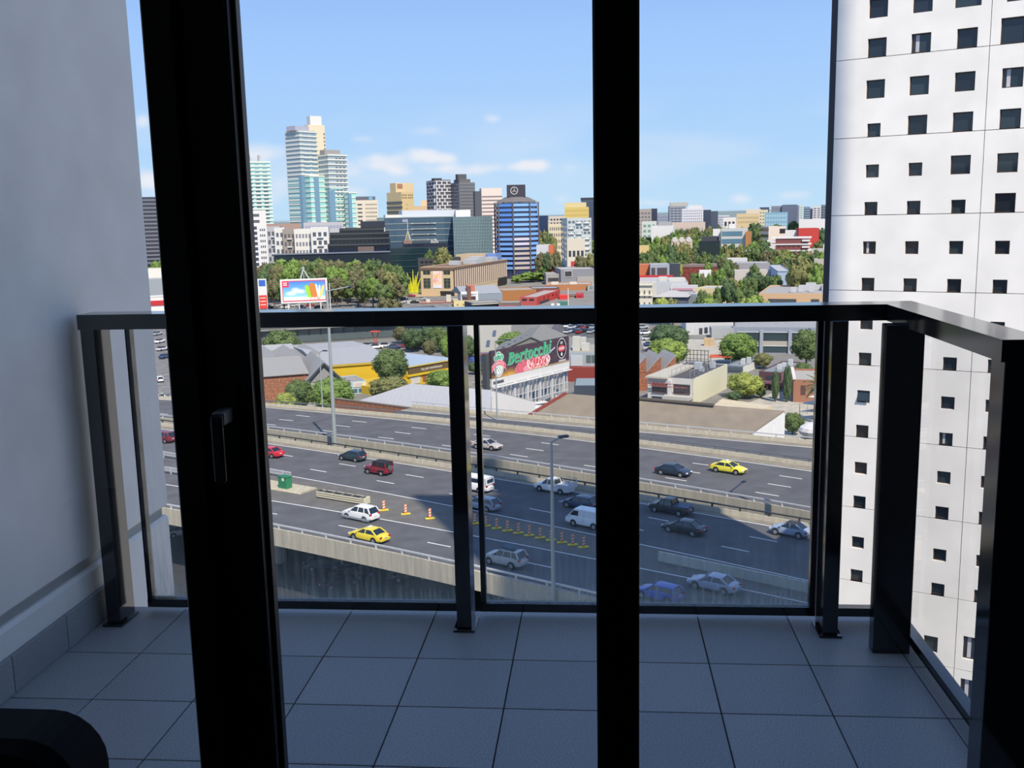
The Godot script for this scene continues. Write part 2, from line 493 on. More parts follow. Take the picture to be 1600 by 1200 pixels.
func door_and_room():
	var black := mt(Color8(26, 28, 32), 0.4, 0, "", 1, 0.35)
	var m := MB.new()
	m.cbox(Vector3(-0.793, FL - 0.1, -1.83), Vector3(-0.735, FL + 2.5, -1.74), 0.004)
	var door := struct("door_1", m, black)
	part(door, "stile", bx(Vector3(-0.737, FL - 0.1, -1.82), Vector3(-0.645, FL + 2.5, -1.76), 0.006), black)
	part(door, "glazing_bead", bx(Vector3(-0.645, FL - 0.1, -1.812), Vector3(-0.637, FL + 2.5, -1.785), 0.003), black)
	part(door, "stile", bx(Vector3(-0.007, FL - 0.1, -1.83), Vector3(0.073, FL + 2.5, -1.76), 0.004), black)
	part(door, "stile", bx(Vector3(1.3, FL - 0.1, -1.83), Vector3(1.42, FL + 2.62, -1.74), 0.004), black)
	part(door, "head_rail", bx(Vector3(-1.79, FL + 2.5, -1.84), Vector3(1.42, FL + 2.62, -1.74), 0.004), black)
	part(door, "sill_track", bx(Vector3(-1.79, FL - 0.02, -1.84), Vector3(1.42, FL + 0.03, -1.72), 0.004), mt(Color8(60, 62, 66), 0.4, 0.6))
	var pane := StandardMaterial3D.new()
	pane.transparency = BaseMaterial3D.TRANSPARENCY_ALPHA
	pane.albedo_color = Color(0.8, 0.86, 0.86, 0.02)
	pane.roughness = 0.0
	for f in [[-1.79, -0.793], [-0.637, -0.007], [0.073, 1.3]]:
		part(door, "glass_pane", bx2(Vector3(f[0], FL + 0.03, -1.79), Vector3(f[1], FL + 2.5, -1.79)), pane)
	var hd := part(door, "handle", bx(Vector3(-0.712, FL + 0.93, -1.76), Vector3(-0.668, FL + 1.10, -1.752), 0.003), black)
	m = MB.new()
	m.cbox(Vector3(-0.702, FL + 1.035, -1.755), Vector3(-0.680, FL + 1.062, -1.705), 0.003)
	part(hd, "spindle", m, mt(Color8(150, 152, 150), 0.35, 0.6))
	m = MB.new()
	m.cbox(Vector3(-0.703, FL + 0.93, -1.708), Vector3(-0.681, FL + 1.058, -1.695), 0.004)
	part(hd, "lever", m, mt(Color8(58, 59, 60), 0.35, 0.6))
	# the room behind the camera, unlit
	var dim := mt(Color8(150, 147, 142), 0.9)
	struct("floor_2", bx(Vector3(-2.1, FL - 0.35, -1.72), Vector3(1.42, FL - 0.001, 4.3)), mt(Color8(70, 60, 52), 0.7))
	struct("ceiling", bx(Vector3(-2.1, FL + 2.62, -1.62), Vector3(1.42, FL + 2.9, 4.3)), dim)
	struct("wall_back", bx(Vector3(-2.1, FL, 4.2), Vector3(1.42, FL + 2.62, 4.3)), dim)
	struct("wall_right", bx(Vector3(1.42, FL, -1.85), Vector3(1.6, FL + 2.62, 4.3)), dim)
	struct("wall_right_2", bx(Vector3(1.06, FL - 0.3, -2.27), Vector3(1.6, FL + 2.62, -1.85)), mt(Color8(30, 31, 34), 0.6))
	# armchair
	var up := mt(Color8(9, 9, 11), 0.95, 0, "fine", 8)
	var c := thing("armchair", "black upholstered armchair back with a rounded corner just inside the door", "armchair", Vector3(-1.05, FL, -0.92))
	m = MB.new()
	var prof := []
	for k in 7:
		var a := PI / 2 * k / 6
		prof.append(Vector2(0.345 - 0.075 + 0.075 * sin(a), 0.72 - 0.075 + 0.075 * cos(a)))
	var ring := func(z: float, ins: float) -> Array:
		var r := []
		for p in prof: r.append(Vector3(p.x - ins, p.y - ins, z))
		r.append(Vector3(0.33 - ins, 0.16, z)); r.append(Vector3(-0.33 + ins, 0.16, z))
		for k in 7: r.append(Vector3(-prof[6 - k].x + ins, prof[6 - k].y - ins, z))
		return r
	m.loft([ring.call(-0.36, 0.03), ring.call(-0.345, 0.008), ring.call(-0.33, 0.0), ring.call(-0.25, 0.0), ring.call(-0.23, 0.012), ring.call(-0.22, 0.03)])
	part(c, "backrest", m, up)
	part(c, "seat", bx(Vector3(-0.27, 0.2, -0.22), Vector3(0.27, 0.43, 0.36), 0.04), up)
	for s in [-1, 1]: part(c, "arm", bx(Vector3(s * 0.305 - 0.04, 0.16, -0.22), Vector3(s * 0.305 + 0.04, 0.58, 0.36), 0.03), up)
	for q in [[-0.28, -0.3], [0.28, -0.3], [-0.28, 0.3], [0.28, 0.3]]:
		m = MB.new()
		m.cyl(Vector3(q[0], 0, q[1]), Vector3(q[0], 0.17, q[1]), 0.014, 0.02, 10)
		part(c, "leg", m, mt(Color8(30, 24, 20), 0.5))

# ---------------------------------------------------------------- ground and freeway
func patch(nm: String, pts: Array, y: float, mat: Material):
	var m := MB.new()
	var p2 := []
	for p in pts: p2.append(Vector2(p.x, p.z))
	m.prism(p2, y - 0.05, y)
	struct(nm, m, mat)

func ground():
	var m := MB.new()
	var s := 9000.0
	m.quad(Vector3(-s, 0, s), Vector3(-s, 0, -s), Vector3(s, 0, -s), Vector3(s, 0, s))
	struct("ground", m, mt(Color8(134, 132, 127), 0.95, 0, "mild", 0.02))
	var pale := mt(Color8(188, 183, 170), 0.95, 0, "mild", 0.06)
	var asph := mt(Color8(104, 105, 108), 0.95, 0, "coarse", 0.08)
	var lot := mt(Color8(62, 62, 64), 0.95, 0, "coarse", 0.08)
	var grass := mt(Color8(108, 122, 70), 0.95, 0, "coarse", 0.1)
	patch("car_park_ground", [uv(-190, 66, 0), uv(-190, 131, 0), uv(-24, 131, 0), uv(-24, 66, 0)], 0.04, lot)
	patch("yard_paving", [gp(1120, 650), gp(1210, 613), gp(1330, 612), gp(1330, 700), gp(1200, 690)], 0.06, pale)
	patch("yard_paving", [gp(1010, 560), gp(1160, 566), gp(1150, 532), gp(1000, 528)], 0.07, pale)
	patch("street_paving", [gp(690, 640), gp(745, 640), gp(752, 560), gp(728, 560)], 0.06, mt(Color8(150, 146, 142), 0.95, 0, "coarse", 0.06))
	patch("street_paving", [gp(850, 528), gp(1000, 528), gp(990, 495), gp(880, 490)], 0.05, asph)
	patch("street_paving", [gp(200, 700), gp(262, 640), gp(300, 560), gp(330, 500), gp(240, 500), gp(180, 600)], 0.05, mt(Color8(140, 138, 136), 0.95, 0, "coarse", 0.06))
	patch("park_lawn", [gp(400, 470), gp(660, 462), gp(650, 425), gp(400, 430)], 0.05, grass)
	patch("street_paving", [gp(400, 492), gp(700, 486), gp(700, 463), gp(560, 466), gp(400, 472)], 0.06, mt(Color8(140, 136, 132), 0.95, 0, "coarse", 0.06))
	patch("street_paving", [gp(842, 430), gp(905, 432), gp(888, 372), gp(868, 372)], 0.06, mt(Color8(150, 148, 148), 0.95))
	# low wooded hills on the horizon, all round
	var hm := MB.new()
	var nz := FastNoiseLite.new()
	nz.seed = 9
	nz.frequency = 0.06
	for ringi in 2:
		var R := 5200.0 + ringi * 1500
		for k in 180:
			var a0 := TAU * k / 180
			var a1 := TAU * (k + 1) / 180
			var h0 := 32.0 + ringi * 16 + 16 * nz.get_noise_2d(k + ringi * 500, 0)
			var h1 := 32.0 + ringi * 16 + 16 * nz.get_noise_2d((k + 1) % 180 + ringi * 500, 0)
			var p := [Vector3(cos(a0), 0, sin(a0)), Vector3(cos(a1), 0, sin(a1))]
			hm.quad(p[0] * R, p[0] * (R + 500) + Vector3.UP * h0, p[1] * (R + 500) + Vector3.UP * h1, p[1] * R)
			hm.quad(p[0] * (R + 500) + Vector3.UP * h0, p[0] * (R + 1000), p[1] * (R + 1000), p[1] * (R + 500) + Vector3.UP * h1)
	struct("hills", hm, mt(Color8(112, 128, 130), 0.95))  # bluish tone: distance haze put into the hill colour

func strip(m: MB, f0: Callable, f1: Callable, u0: float, u1: float, y0: float, y1: float, step := 6.0):   # a solid band between two freeway lines
	var u := u0
	while u < u1 - 0.01:
		var w := minf(u + step, u1)
		var a := uv(u, f0.call(u), y0)
		var b := uv(w, f0.call(w), y0)
		var c := uv(w, f1.call(w), y0)
		var d := uv(u, f1.call(u), y0)
		var h := Vector3.UP * (y1 - y0)
		m.hexa([a, b, c, d, a + h, b + h, c + h, d + h])
		u = w

func sweep(m: MB, f: Callable, prof: Array, u0: float, u1: float, step := 6.0):   # prof: [dv, y] outline swept along a freeway line
	var rings := []
	var u := u0
	while true:
		var r := []
		for p in prof: r.append(uv(u, f.call(u) + p[0], p[1]))
		rings.append(r)
		if u >= u1 - 0.01: break
		u = minf(u + step, u1)
	m.loft(rings)

func parapet(nm: String, label: String, f: Callable, u0: float, u1: float, side: float, railmat: Material, rail_y := 9.0, low := 6.6):
	var con := mt(Color8(190, 184, 166), 0.9, 0, "streak", 0.12)
	var t := thing(nm, label, "barrier")
	var m := MB.new()
	sweep(m, f, [[-0.16, low], [-0.16, 8.55], [0.16, 8.55], [0.30 * side if side > 0 else 0.16, 8.02], [0.16, low]] if side > 0 else [[-0.16, low], [-0.30, 8.02], [-0.16, 8.55], [0.16, 8.55], [0.16, low]], u0, u1)
	part(t, "concrete_wall", m, con)
	m = MB.new()
	sweep(m, f, [[-0.09, rail_y - 0.07], [-0.09, rail_y + 0.07], [0.09, rail_y + 0.07], [0.09, rail_y - 0.07]], u0, u1)
	part(t, "top_rail", m, railmat)
	m = MB.new()
	var u := u0 + 1.0
	while u < u1:
		var p := uv(u, f.call(u), 8.5)
		m.bar(p, p + Vector3.UP * (rail_y - 8.5), 0.16, 0.2)
		u += 3.4
	part(t, "rail_posts", m, railmat, "stuff")

func freeway():
	var asph := mt(Color8(101, 102, 106), 0.9, 0, "mild", 0.05, 0.3)
	var shoulder := mt(Color8(146, 140, 126), 0.95, 0, "mild", 0.08)
	var con := mt(Color8(188, 183, 168), 0.9, 0, "streak", 0.12)
	var paint := mt(Color8(226, 226, 222), 0.8)
	var pier := mt(Color8(160, 157, 150), 0.9)
	var silver := mt(Color8(205, 206, 206), 0.4, 0.3)
	var dark := mt(Color8(64, 66, 66), 0.5, 0.3)
	var L := -185.0
	# three decks
	var decks := [["freeway_deck", "near freeway deck with five lanes in two streams heading away to the left", near_rail, n_rail, L, -20.8], ["freeway_deck", "far freeway deck with four lanes between the white railing and the far parapet", w_rail, far_rail, L, 55.0], ["ramp_deck", "single lane exit ramp beyond the far freeway parapet", func(u): return far_rail(u) + 0.4, ramp_rail, -112.0, 55.0]]
	var made := []
	for d in decks:
		var t := thing(d[0], d[1], "road deck")
		var m := MB.new()
		strip(m, d[2], d[3], d[4], d[5], 7.75, DECK)
		if made.is_empty(): strip(m, func(u): return maxf(c2_near(u) - 3.0, 78.5), n_rail, -20.8, 55.0, 7.75, DECK)
		part(t, "road_surface", m, asph)
		m = MB.new()
		strip(m, func(u): return d[2].call(u) + 0.6, func(u): return d[3].call(u) - 0.6, d[4], d[5], 6.4, 7.75)
		part(t, "deck_beam", m, con)
		var u: float = d[4] + 12
		while u < d[5]:
			for k in 2:
				var p := uv(u, lerpf(d[2].call(u), d[3].call(u), 0.3 + 0.45 * k), 0)
				m = MB.new()
				m.cyl(p, p + Vector3.UP * 6.5, 0.8, 0.8, 14)
				part(t, "pier", m, pier)
			u += 28
		made.append(t)
	var near: Node3D = made[0]
	var far: Node3D = made[1]
	var ramp: Node3D = made[2]
	# shoulders and the painted nose between the two near streams
	var m := MB.new()
	strip(m, func(u): return c1_far(u) + 0.3, func(u): return c2_near(u) - 0.3, -100, -20.9, DECK, DECK + 0.012)
	part(near, "gore_paving", m, mt(Color8(112, 110, 106), 0.95, 0, "mild", 0.08))
	m = MB.new()
	strip(m, func(u): return c2_far(u) + 0.3, func(u): return n_rail(u) - 0.2, L, 0, DECK, DECK + 0.012)
	part(near, "shoulder", m, shoulder)
	m = MB.new()
	strip(m, func(u): return c3_far(u) + 0.3, func(u): return far_rail(u) - 0.2, L, 55, DECK, DECK + 0.012)
	part(far, "shoulder", m, shoulder)
	m = MB.new()
	strip(m, func(u): return ramp_far(u) + 0.2, func(u): return ramp_rail(u) - 0.2, -112, 55, DECK, DECK + 0.012)
	part(ramp, "shoulder", m, shoulder)
	for e in [[near, c1_far, L, -20.9], [near, c2_near, L, 0.0], [near, c2_far, L, 0.0], [far, c3_far, L, 55.0], [far, func(u): return w_rail(u) + 1.3, L, 55.0], [ramp, ramp_far, -112.0, 55.0], [near, func(u): return near_rail(u) + 0.9, L, -20.9]]:
		m = MB.new()
		var f: Callable = e[1]
		strip(m, func(u): return f.call(u) - 0.09, func(u): return f.call(u) + 0.09, e[2], e[3], DECK + 0.012, DECK + 0.03)
		part(e[0], "edge_line", m, paint)
	var rows := [[near, near_rail, c1_far, 0.57, -75.0 - 12.3 * 6, -21.0, 12.3], [near, c2_near, c2_far, 0.32, -96.0 - 12.05 * 6, 0.0, 12.05], [near, c2_near, c2_far, 0.66, -94.6 - 12.05 * 6, 0.0, 12.05]]
	for q in [0.29, 0.53, 0.77]: rows.append([far, w_rail, c3_far, q, -113.4 - 12.3 * 5, 40.0, 12.3])
	for r in rows:
		var u: float = r[4]
		while u < r[5] - 3:
			m = MB.new()
			var f0: Callable = r[1]
			var f1: Callable = r[2]
			var q: float = r[3]
			strip(m, func(x): return lerpf(f0.call(x), f1.call(x), q) - 0.08, func(x): return lerpf(f0.call(x), f1.call(x), q) + 0.08, u, u + 3.0, DECK, DECK + 0.025, 3.1)
			part(r[0], "lane_dash", m, paint)
			u += r[6]
	# parapets and median barriers
	parapet("roadside_parapet", "concrete parapet with a white rail along the nearest edge of the freeway", near_rail, L, -21.0, 1, silver)
	parapet("median_barrier", "pale median barrier with a dark steel rail beside the near lanes", n_rail, L, 55, -1, dark, 8.95)
	parapet("median_barrier", "pale median barrier carrying a white railing beside the far lanes", w_rail, L, 55, 1, silver)
	parapet("roadside_parapet", "long concrete parapet with a grey rail beyond the far freeway lanes", far_rail, L, 55, -1, mt(Color8(120, 124, 126), 0.4, 0.4))
	parapet("roadside_parapet", "outermost concrete parapet with a thin rail along the exit ramp", ramp_rail, -112, 55, -1, silver)
	# solid concrete divider that begins between the near streams on the right
	var t := thing("concrete_divider", "solid pale concrete divider between the two near traffic streams on the right", "barrier")
	m = MB.new()
	sweep(m, func(u): return (c1_far(u) + c2_near(u)) / 2, [[-0.3, 8.0], [-0.12, 8.9], [0.12, 8.9], [0.3, 8.0]], -39.5, -21.2)
	part(t, "concrete_wall", m, mt(Color8(200, 200, 186), 0.9, 0, "streak", 0.12))
	# the nose on the left: two guard rails, kerb, crash cushion
	t = thing("guard_rail", "pair of pale steel guard rails ending at the green cabinet", "guard rail")
	for k in 2:
		var f := func(u): return lerpf(c1_far(u) + 0.8, c2_near(u) - 0.6, 0.35 + 0.6 * k)
		for j in 2:
			m = MB.new()
			sweep(m, f, [[-0.06, 8.4 + j * 0.35], [-0.06, 8.62 + j * 0.35], [0.06, 8.62 + j * 0.35], [0.06, 8.4 + j * 0.35]], -160, -94.5)
			part(t, "rail", m, silver)
		m = MB.new()
		var u := -159.0
		while u < -94:
			var p := uv(u, f.call(u), 8)
			m.bar(p, p + Vector3.UP, 0.14)
			u += 3
		part(t, "rail_posts", m, silver, "stuff")
	t = thing("traffic_nose", "tapering concrete nose where the two near traffic streams part", "kerb")
	m = MB.new()
	sweep(m, func(u): return lerpf(c1_far(u), c2_near(u), 0.55), [[-1.5, 8.0], [-1.3, 8.22], [1.3, 8.22], [1.5, 8.0]], -110, -88)
	part(t, "kerb", m, mt(Color8(196, 187, 164), 0.95, 0, "streak", 0.2))
	var g := gp(447, 761)
	t = thing("green_cabinet", "green steel cabinet standing at the end of the guard rail", "cabinet", gp(446, 762, DECK + 0.21), -deg_to_rad(28.5))
	part(t, "body", bx(Vector3(-0.75, 0, -0.5), Vector3(0.75, 1.45, 0.5), 0.04), mt(Color8(46, 128, 88), 0.6))
	part(t, "lid", bx(Vector3(-0.8, 1.45, -0.55), Vector3(0.8, 1.55, 0.55), 0.02), mt(Color8(40, 116, 82), 0.6))
	part(t, "notice", bx(Vector3(-0.05, 1.0, 0.5), Vector3(0.35, 1.4, 0.52)), mt(Color8(220, 220, 190), 0.7))
	var dirn := (gp(572, 783, DECK) - gp(499, 771, DECK))
	t = thing("crash_cushion", "long low crash cushion with pale ribbed sides and a black top", "crash cushion", flat(gp(499, 776, DECK)) + Vector3.UP * (DECK + 0.02), atan2(-dirn.z, dirn.x))
	var cl := dirn.length()
	part(t, "core", bx(Vector3(0, 0, -0.45), Vector3(cl, 0.8, 0.45), 0.02), mt(Color8(48, 48, 46), 0.9))
	for k in 3:
		for s in [-1, 1]:
			part(t, "side_rail", bx(Vector3(0.0, 0.12 + k * 0.26, s * 0.52 - 0.06), Vector3(cl, 0.3 + k * 0.26, s * 0.52 + 0.06), 0.03), mt(Color8(206, 200, 176), 0.6))
	for k in 5: part(t, "cross_brace", bx(Vector3(0.8 + k * cl / 5, 0.8, -0.45), Vector3(1.0 + k * cl / 5, 0.86, 0.45)), mt(Color8(120, 118, 108), 0.7))
	part(t, "nose_plate", bx(Vector3(cl, 0.05, -0.55), Vector3(cl + 0.15, 0.9, 0.55), 0.03), mt(Color8(214, 208, 180), 0.6))
	# striped marker boards on yellow bases, in the sun and on into the shade
	var spots := [[600, 798, "in the sun nearest the crash cushion"], [634, 804, "in the sun, second from the crash cushion"], [672, 811, "at the edge of the shadow"]]
	var mk := []
	for s in spots: mk.append([gp(s[0], s[1], DECK), "striped orange marker board on yellow base, " + s[2], ""])
	for k in 11: mk.append([gp(742 + k * 17, 819 + k * 3.7, DECK), "striped marker board in the line standing in the building's shadow", "marker boards in the shade"])
	for s in mk:
		t = thing("marker_board", s[1], "marker board", s[0] + Vector3.UP * 0.012, 0.3, s[2])
		part(t, "base", bx(Vector3(-0.55, 0, -0.25), Vector3(0.55, 0.14, 0.25), 0.04), mt(Color8(214, 196, 60), 0.7))
		part(t, "board", bx(Vector3(-0.14, 0.14, -0.03), Vector3(0.14, 1.25, 0.03)), mt(Color8(232, 120, 60), 0.6))
		for k in 3:
			m = MB.new()
			for z in [0.032, -0.032]: m.hexa([Vector3(-0.14, 0.3 + k * 0.32, z), Vector3(0.14, 0.42 + k * 0.32, z), Vector3(0.14, 0.42 + k * 0.32, z - 0.004), Vector3(-0.14, 0.3 + k * 0.32, z - 0.004), Vector3(-0.14, 0.44 + k * 0.32, z), Vector3(0.14, 0.56 + k * 0.32, z), Vector3(0.14, 0.56 + k * 0.32, z - 0.004), Vector3(-0.14, 0.44 + k * 0.32, z - 0.004)])
			part(t, "stripe", m, mt(Color8(230, 226, 216), 0.6))
	# lamp posts
	lamp("tall pale lamp post rising from the median barrier at left", uv(-102.7, 106.0, 6.0), 25.5, 0.34, uv(0, 1, 0), 4.7)
	lamp("grey lamp post bracketed to the nearest parapet, its head above the white ute", uv(-43.6, near_rail(-43.6) - 0.5, 6.9), 15.3, 0.22, U * 0.45 + V * 0.9, 0.9)
	lamp("lamp post on the median barrier behind the right balustrade post", gp(1306, 850, 7.5), 24.0, 0.3, uv(0, 1, 0), 4.7)
	lamp("thin pale lamp post beyond the far parapet among the bushes", uv(-125.5, far_rail(-125.5) + 0.8, 4.0), 14.5, 0.16, U, 1.0)
	lamp("thin lamp post standing in front of the delicatessen billboard", uv(-91.5, far_rail(-91.5) + 4.0, 2.0), 19.5, 0.16, U, 2.2)

func lamp(label: String, p: Vector3, h: float, r: float, dirn: Vector3, reach: float):
	var t := thing("lamp_post", label, "lamp post", p)
	var d := Vector3(dirn.x, 0, dirn.z).normalized()
	var st := mt(Color8(172, 180, 180), 0.5, 0.35)
	var m := MB.new()
	m.cyl(Vector3.ZERO, Vector3.UP * h, r, r * 0.5, 12)
	part(t, "pole", m, st)
	m = MB.new()
	m.bar(Vector3.UP * (h - 0.1), Vector3.UP * (h + 0.25) + d * reach, 0.12)
	part(t, "arm", m, st)
	m = MB.new()
	m.obox(Transform3D(Basis.looking_at(d), Vector3.UP * (h + 0.25) + d * reach), Vector3(-0.2, -0.09, -0.8), Vector3(0.2, 0.12, 0.1))
	part(t, "lamp_head", m, mt(Color8(80, 86, 100), 0.5, 0.3))
	m = MB.new()
	m.cyl(Vector3(0, -0.4, 0), Vector3(0, 0.5, 0), r * 1.7, r * 1.7, 12)
	part(t, "base", m, mt(Color8(170, 168, 160), 0.9))

# ---------------------------------------------------------------- the white tower at right
func white_tower():
	var ang := deg_to_rad(27.75)
	var t := thing("white_tower", "tall white concrete panel tower dotted with small square dark windows", "tower", Vector3(16.3, 0, -71.0), -ang)
	# local x runs along the facade to the right, local z out of it
	var wall := mt(Color8(251, 248, 242), 0.85, 0, "faint", 0.05)
	var wall2 := mt(Color8(253, 250, 243), 0.85, 0, "faint", 0.05)
	part(t, "core", bx(Vector3(-0.1, 0, -7), Vector3(14.25, 67.8, -0.42)), mt(Color8(90, 88, 86), 0.9))
	part(t, "side_cladding", bx(Vector3(-0.66, 0, -7), Vector3(-0.16, 68, -0.3), 0.03), mt(Color8(52, 52, 60), 0.5))
	var joints := [67.0, 61.8, 56.62, 51.45, 46.31, 41.13, 36.0, 30.8, 25.65, 20.48, 14.97, 12.2]
	var colx := [2.47, 5.21, 7.95, 10.68, 13.42]
	var frame := mt(Color8(70, 52, 46), 0.6)
	var panes := [mt(Color8(34, 42, 50), 0.06, 0, "", 1, 0.6), mt(Color8(44, 56, 60), 0.06, 0, "", 1, 0.6), mt(Color8(28, 32, 40), 0.06, 0, "", 1, 0.6)]
	var wins := []   # centre x, bottom y, width, height
	var size := func(row: int, col: int) -> float:
		# row 0 is the top row seen; big windows shrink to small ones down a diagonal
		if row < 2: return 1.55 if (row == 0 and col == 2) or (row == 1 and col >= 3) else 1.2
		if row == 2: return 1.2
		return 0.86 if col <= row - 3 else 1.2
	for k in range(1, 11):
		for up in [0.02, 2.5]:
			var y: float = joints[k] + up
			var row := int(round((53.95 - y) / 2.585))
			for c in 5:
				var s: float = size.call(row, c) if row >= 0 else (1.55 if (row + c) % 3 == 0 else 1.2)
				wins.append([colx[c] - (0.05 if s > 1.4 else 0.0), y, s, s])
	for e in [[10.75, [0.9, 0.9, 0.92, 1.3], [1.16, 1.16, 1.16, 1.65]], [7.6, [0.95, 0.95, 1.0, 1.35], [1.55, 1.55, 1.55, 1.68]], [4.4, [1.0, 1.0, 1.0, 1.1], [1.6, 1.6, 1.6, 1.6]]]:
		for c in 4: wins.append([[2.3, 5.0, 7.68, 10.4][c], e[0], e[1][c], e[2][c]])
	var rows := [[67.0, 68.0], [9.9, 14.97], [0.0, 9.9]]
	for k in 10: rows.append([joints[k + 1], joints[k]])
	for r in rows:
		for cx in [[-0.15, 9.26], [9.3, 14.3]]:
			var holes := []
			for w in wins:
				if w[0] > cx[0] and w[0] < cx[1] and w[1] + 0.1 > r[0] and w[1] + w[3] <= r[1] + 0.05: holes.append([w[0] - w[2] / 2, w[1], w[0] + w[2] / 2, w[1] + w[3]])
			var m := MB.new()
			holed(m, cx[0], cx[1], r[0] + 0.02, r[1] - 0.02, holes, 0.3)
			part(t, "panel", m, wall2 if r[1] < 15 else wall)
	var i := 0
	for w in wins:
		if w[0] - w[2] / 2 > 14: continue
		i += 1
		var a := Vector3(w[0] - w[2] / 2, w[1], -0.3)
		var b := Vector3(w[0] + w[2] / 2, w[1] + w[3], -0.16)
		var m := MB.new()
		for q in [[a.x, a.x + 0.06, a.y, b.y], [b.x - 0.06, b.x, a.y, b.y], [a.x, b.x, a.y, a.y + 0.06], [a.x, b.x, b.y - 0.06, b.y]]: m.box(Vector3(q[0], q[2], -0.3), Vector3(q[1], q[3], -0.18))
		var o := part(t, "window", m, frame)
		if absf(w[1] - 28.15) < 0.3 and w[0] < 3:   # the one standing open
			m = MB.new()
			m.obox(Transform3D(Basis(Vector3.RIGHT, -0.45), Vector3(0, b.y - 0.05, -0.2)), Vector3(a.x + 0.04, -w[3] + 0.1, 0), Vector3(b.x - 0.04, 0, 0.04))
			part(o, "sash", m, panes[1])
			m = MB.new()
		part(o, "pane", bx(Vector3(a.x + 0.05, a.y + 0.05, -0.29), Vector3(b.x - 0.05, b.y - 0.05, -0.25)), panes[i % 3])
		if (w[1] < 12 and w[0] > 9) or i % 17 == 5: part(o, "curtain", bx(Vector3(a.x + 0.1 + w[2] * 0.12, a.y + 0.06, -0.25), Vector3(a.x + 0.1 + w[2] * 0.3, b.y - 0.06, -0.24)), mt(Color8(190, 190, 196), 0.9))
	part(t, "added_bounce_wing", bx(Vector3(14.4, 0, -9), Vector3(52, 47, -0.05)), wall)  # out-of-view wing, added to bounce warm light onto the balcony wall
	part(t, "roof_slab", bx(Vector3(-0.3, 67.9, -7), Vector3(14.3, 68.2, 0)), wall)

func holed(m: MB, x0: float, x1: float, y0: float, y1: float, holes: Array, dep: float):
	var xs := [x0, x1]
	var ys := [y0, y1]
	for h in holes:
		for k in [h[0], h[2]]: if not xs.has(k): xs.append(k)
		for k in [h[1], h[3]]:
			var kk: float = clampf(k, y0, y1)
			if not ys.has(kk): ys.append(kk)
	xs.sort()
	ys.sort()
	for i in xs.size() - 1:
		for j in ys.size() - 1:
			var cx: float = (xs[i] + xs[i + 1]) / 2
			var cy: float = (ys[j] + ys[j + 1]) / 2
			var inside := false
			for h in holes:
				if cx > h[0] and cx < h[2] and cy > h[1] and cy < h[3]: inside = true
			if not inside:
				m.quad(Vector3(xs[i], ys[j], 0), Vector3(xs[i], ys[j + 1], 0), Vector3(xs[i + 1], ys[j + 1], 0), Vector3(xs[i + 1], ys[j], 0))
				m.quad(Vector3(xs[i + 1], ys[j], -dep), Vector3(xs[i + 1], ys[j + 1], -dep), Vector3(xs[i], ys[j + 1], -dep), Vector3(xs[i], ys[j], -dep))
	for h in holes + [[x0, y0, x1, y1]]:
		var out: bool = h[0] == x0 and h[2] == x1
		var p := [Vector3(h[0], h[1], 0), Vector3(h[2], h[1], 0), Vector3(h[2], h[3], 0), Vector3(h[0], h[3], 0)]
		for k in 4:
			var a: Vector3 = p[k]
			var b: Vector3 = p[(k + 1) % 4]
			var o := Vector3(0, 0, -dep)
			if out: m.quad(a + o, a, b, b + o)
			else: m.quad(a, a + o, b + o, b)

# ---------------------------------------------------------------- buildings
# A box building: its front runs from pixel xl to pixel xr, top at pixel yt (at xl), its left front corner dist metres away; turned by yaw degrees
# (positive: the right end recedes). dep: depth in metres, or, above 200, the pixel where the visible side ends.
func bld(nm: String, label: String, xl: float, xr: float, yt: float, dist: float, yaw := 0.0, dep := 12.0, grp := "", cat := "building", into: Dictionary = {}) -> Dictionary:
	var a := dp(xl, yt, dist)
	var r := ray(xl, yt)
	var vd := Vector2(r.x, r.z).normalized()
	var t := Vector2(-vd.y, vd.x).rotated(-deg_to_rad(yaw))
	var n := Vector2(-t.y, t.x)
	var p := Vector2(a.x, a.z)
	var rr := ray(xr, yt)
	var q := Vector2(rr.x, rr.z)
	var w := -(p.cross(q)) / (t.cross(q))
	if dep > 200:
		var e := ray(dep, yt)
		var q2 := Vector2(e.x, e.z)
		var c := p + t * w if dep > xr else p
		dep = -(c.cross(q2)) / ((-n).cross(q2))
	var at := Vector3(a.x, 0, a.z)
	var th := atan2(-t.y, t.x)
	if into:
		var g := Transform3D(Basis(Vector3.UP, th), at)
		return {"n": into.n, "t": into.n.transform.affine_inverse() * g, "w": w, "d": dep, "h": a.y}
	return {"n": thing(nm, label, cat, at, th, grp), "t": Transform3D(), "w": w, "d": dep, "h": a.y}

func blk(B: Dictionary, nm: String, a: Vector3, b: Vector3, mat: Material, kind := "") -> MeshInstance3D:
	var m := MB.new()
	m.obox(B.t, a, b)
	return part(B.n, nm, m, mat, kind)

func shell(B: Dictionary, wall: Material, roof: Material, rim := 0.5) -> MeshInstance3D:
	var o := blk(B, "walls", Vector3(0, 0, -B.d), Vector3(B.w, B.h - rim, 0), wall)
	blk(B, "roof", Vector3(0.25, B.h - rim, -B.d + 0.25), Vector3(B.w - 0.25, B.h - rim + 0.06, -0.25), rf(roof))
	if rim > 0.1:
		var m := MB.new()
		m.obox(B.t, Vector3(0, B.h - rim, -0.25), Vector3(B.w, B.h, 0))
		m.obox(B.t, Vector3(0, B.h - rim, -B.d), Vector3(B.w, B.h, -B.d + 0.25))
		m.obox(B.t, Vector3(0, B.h - rim, -B.d + 0.25), Vector3(0.25, B.h, -0.25))
		m.obox(B.t, Vector3(B.w - 0.25, B.h - rim, -B.d + 0.25), Vector3(B.w, B.h, -0.25))
		part(B.n, "parapet", m, wall)
	return o

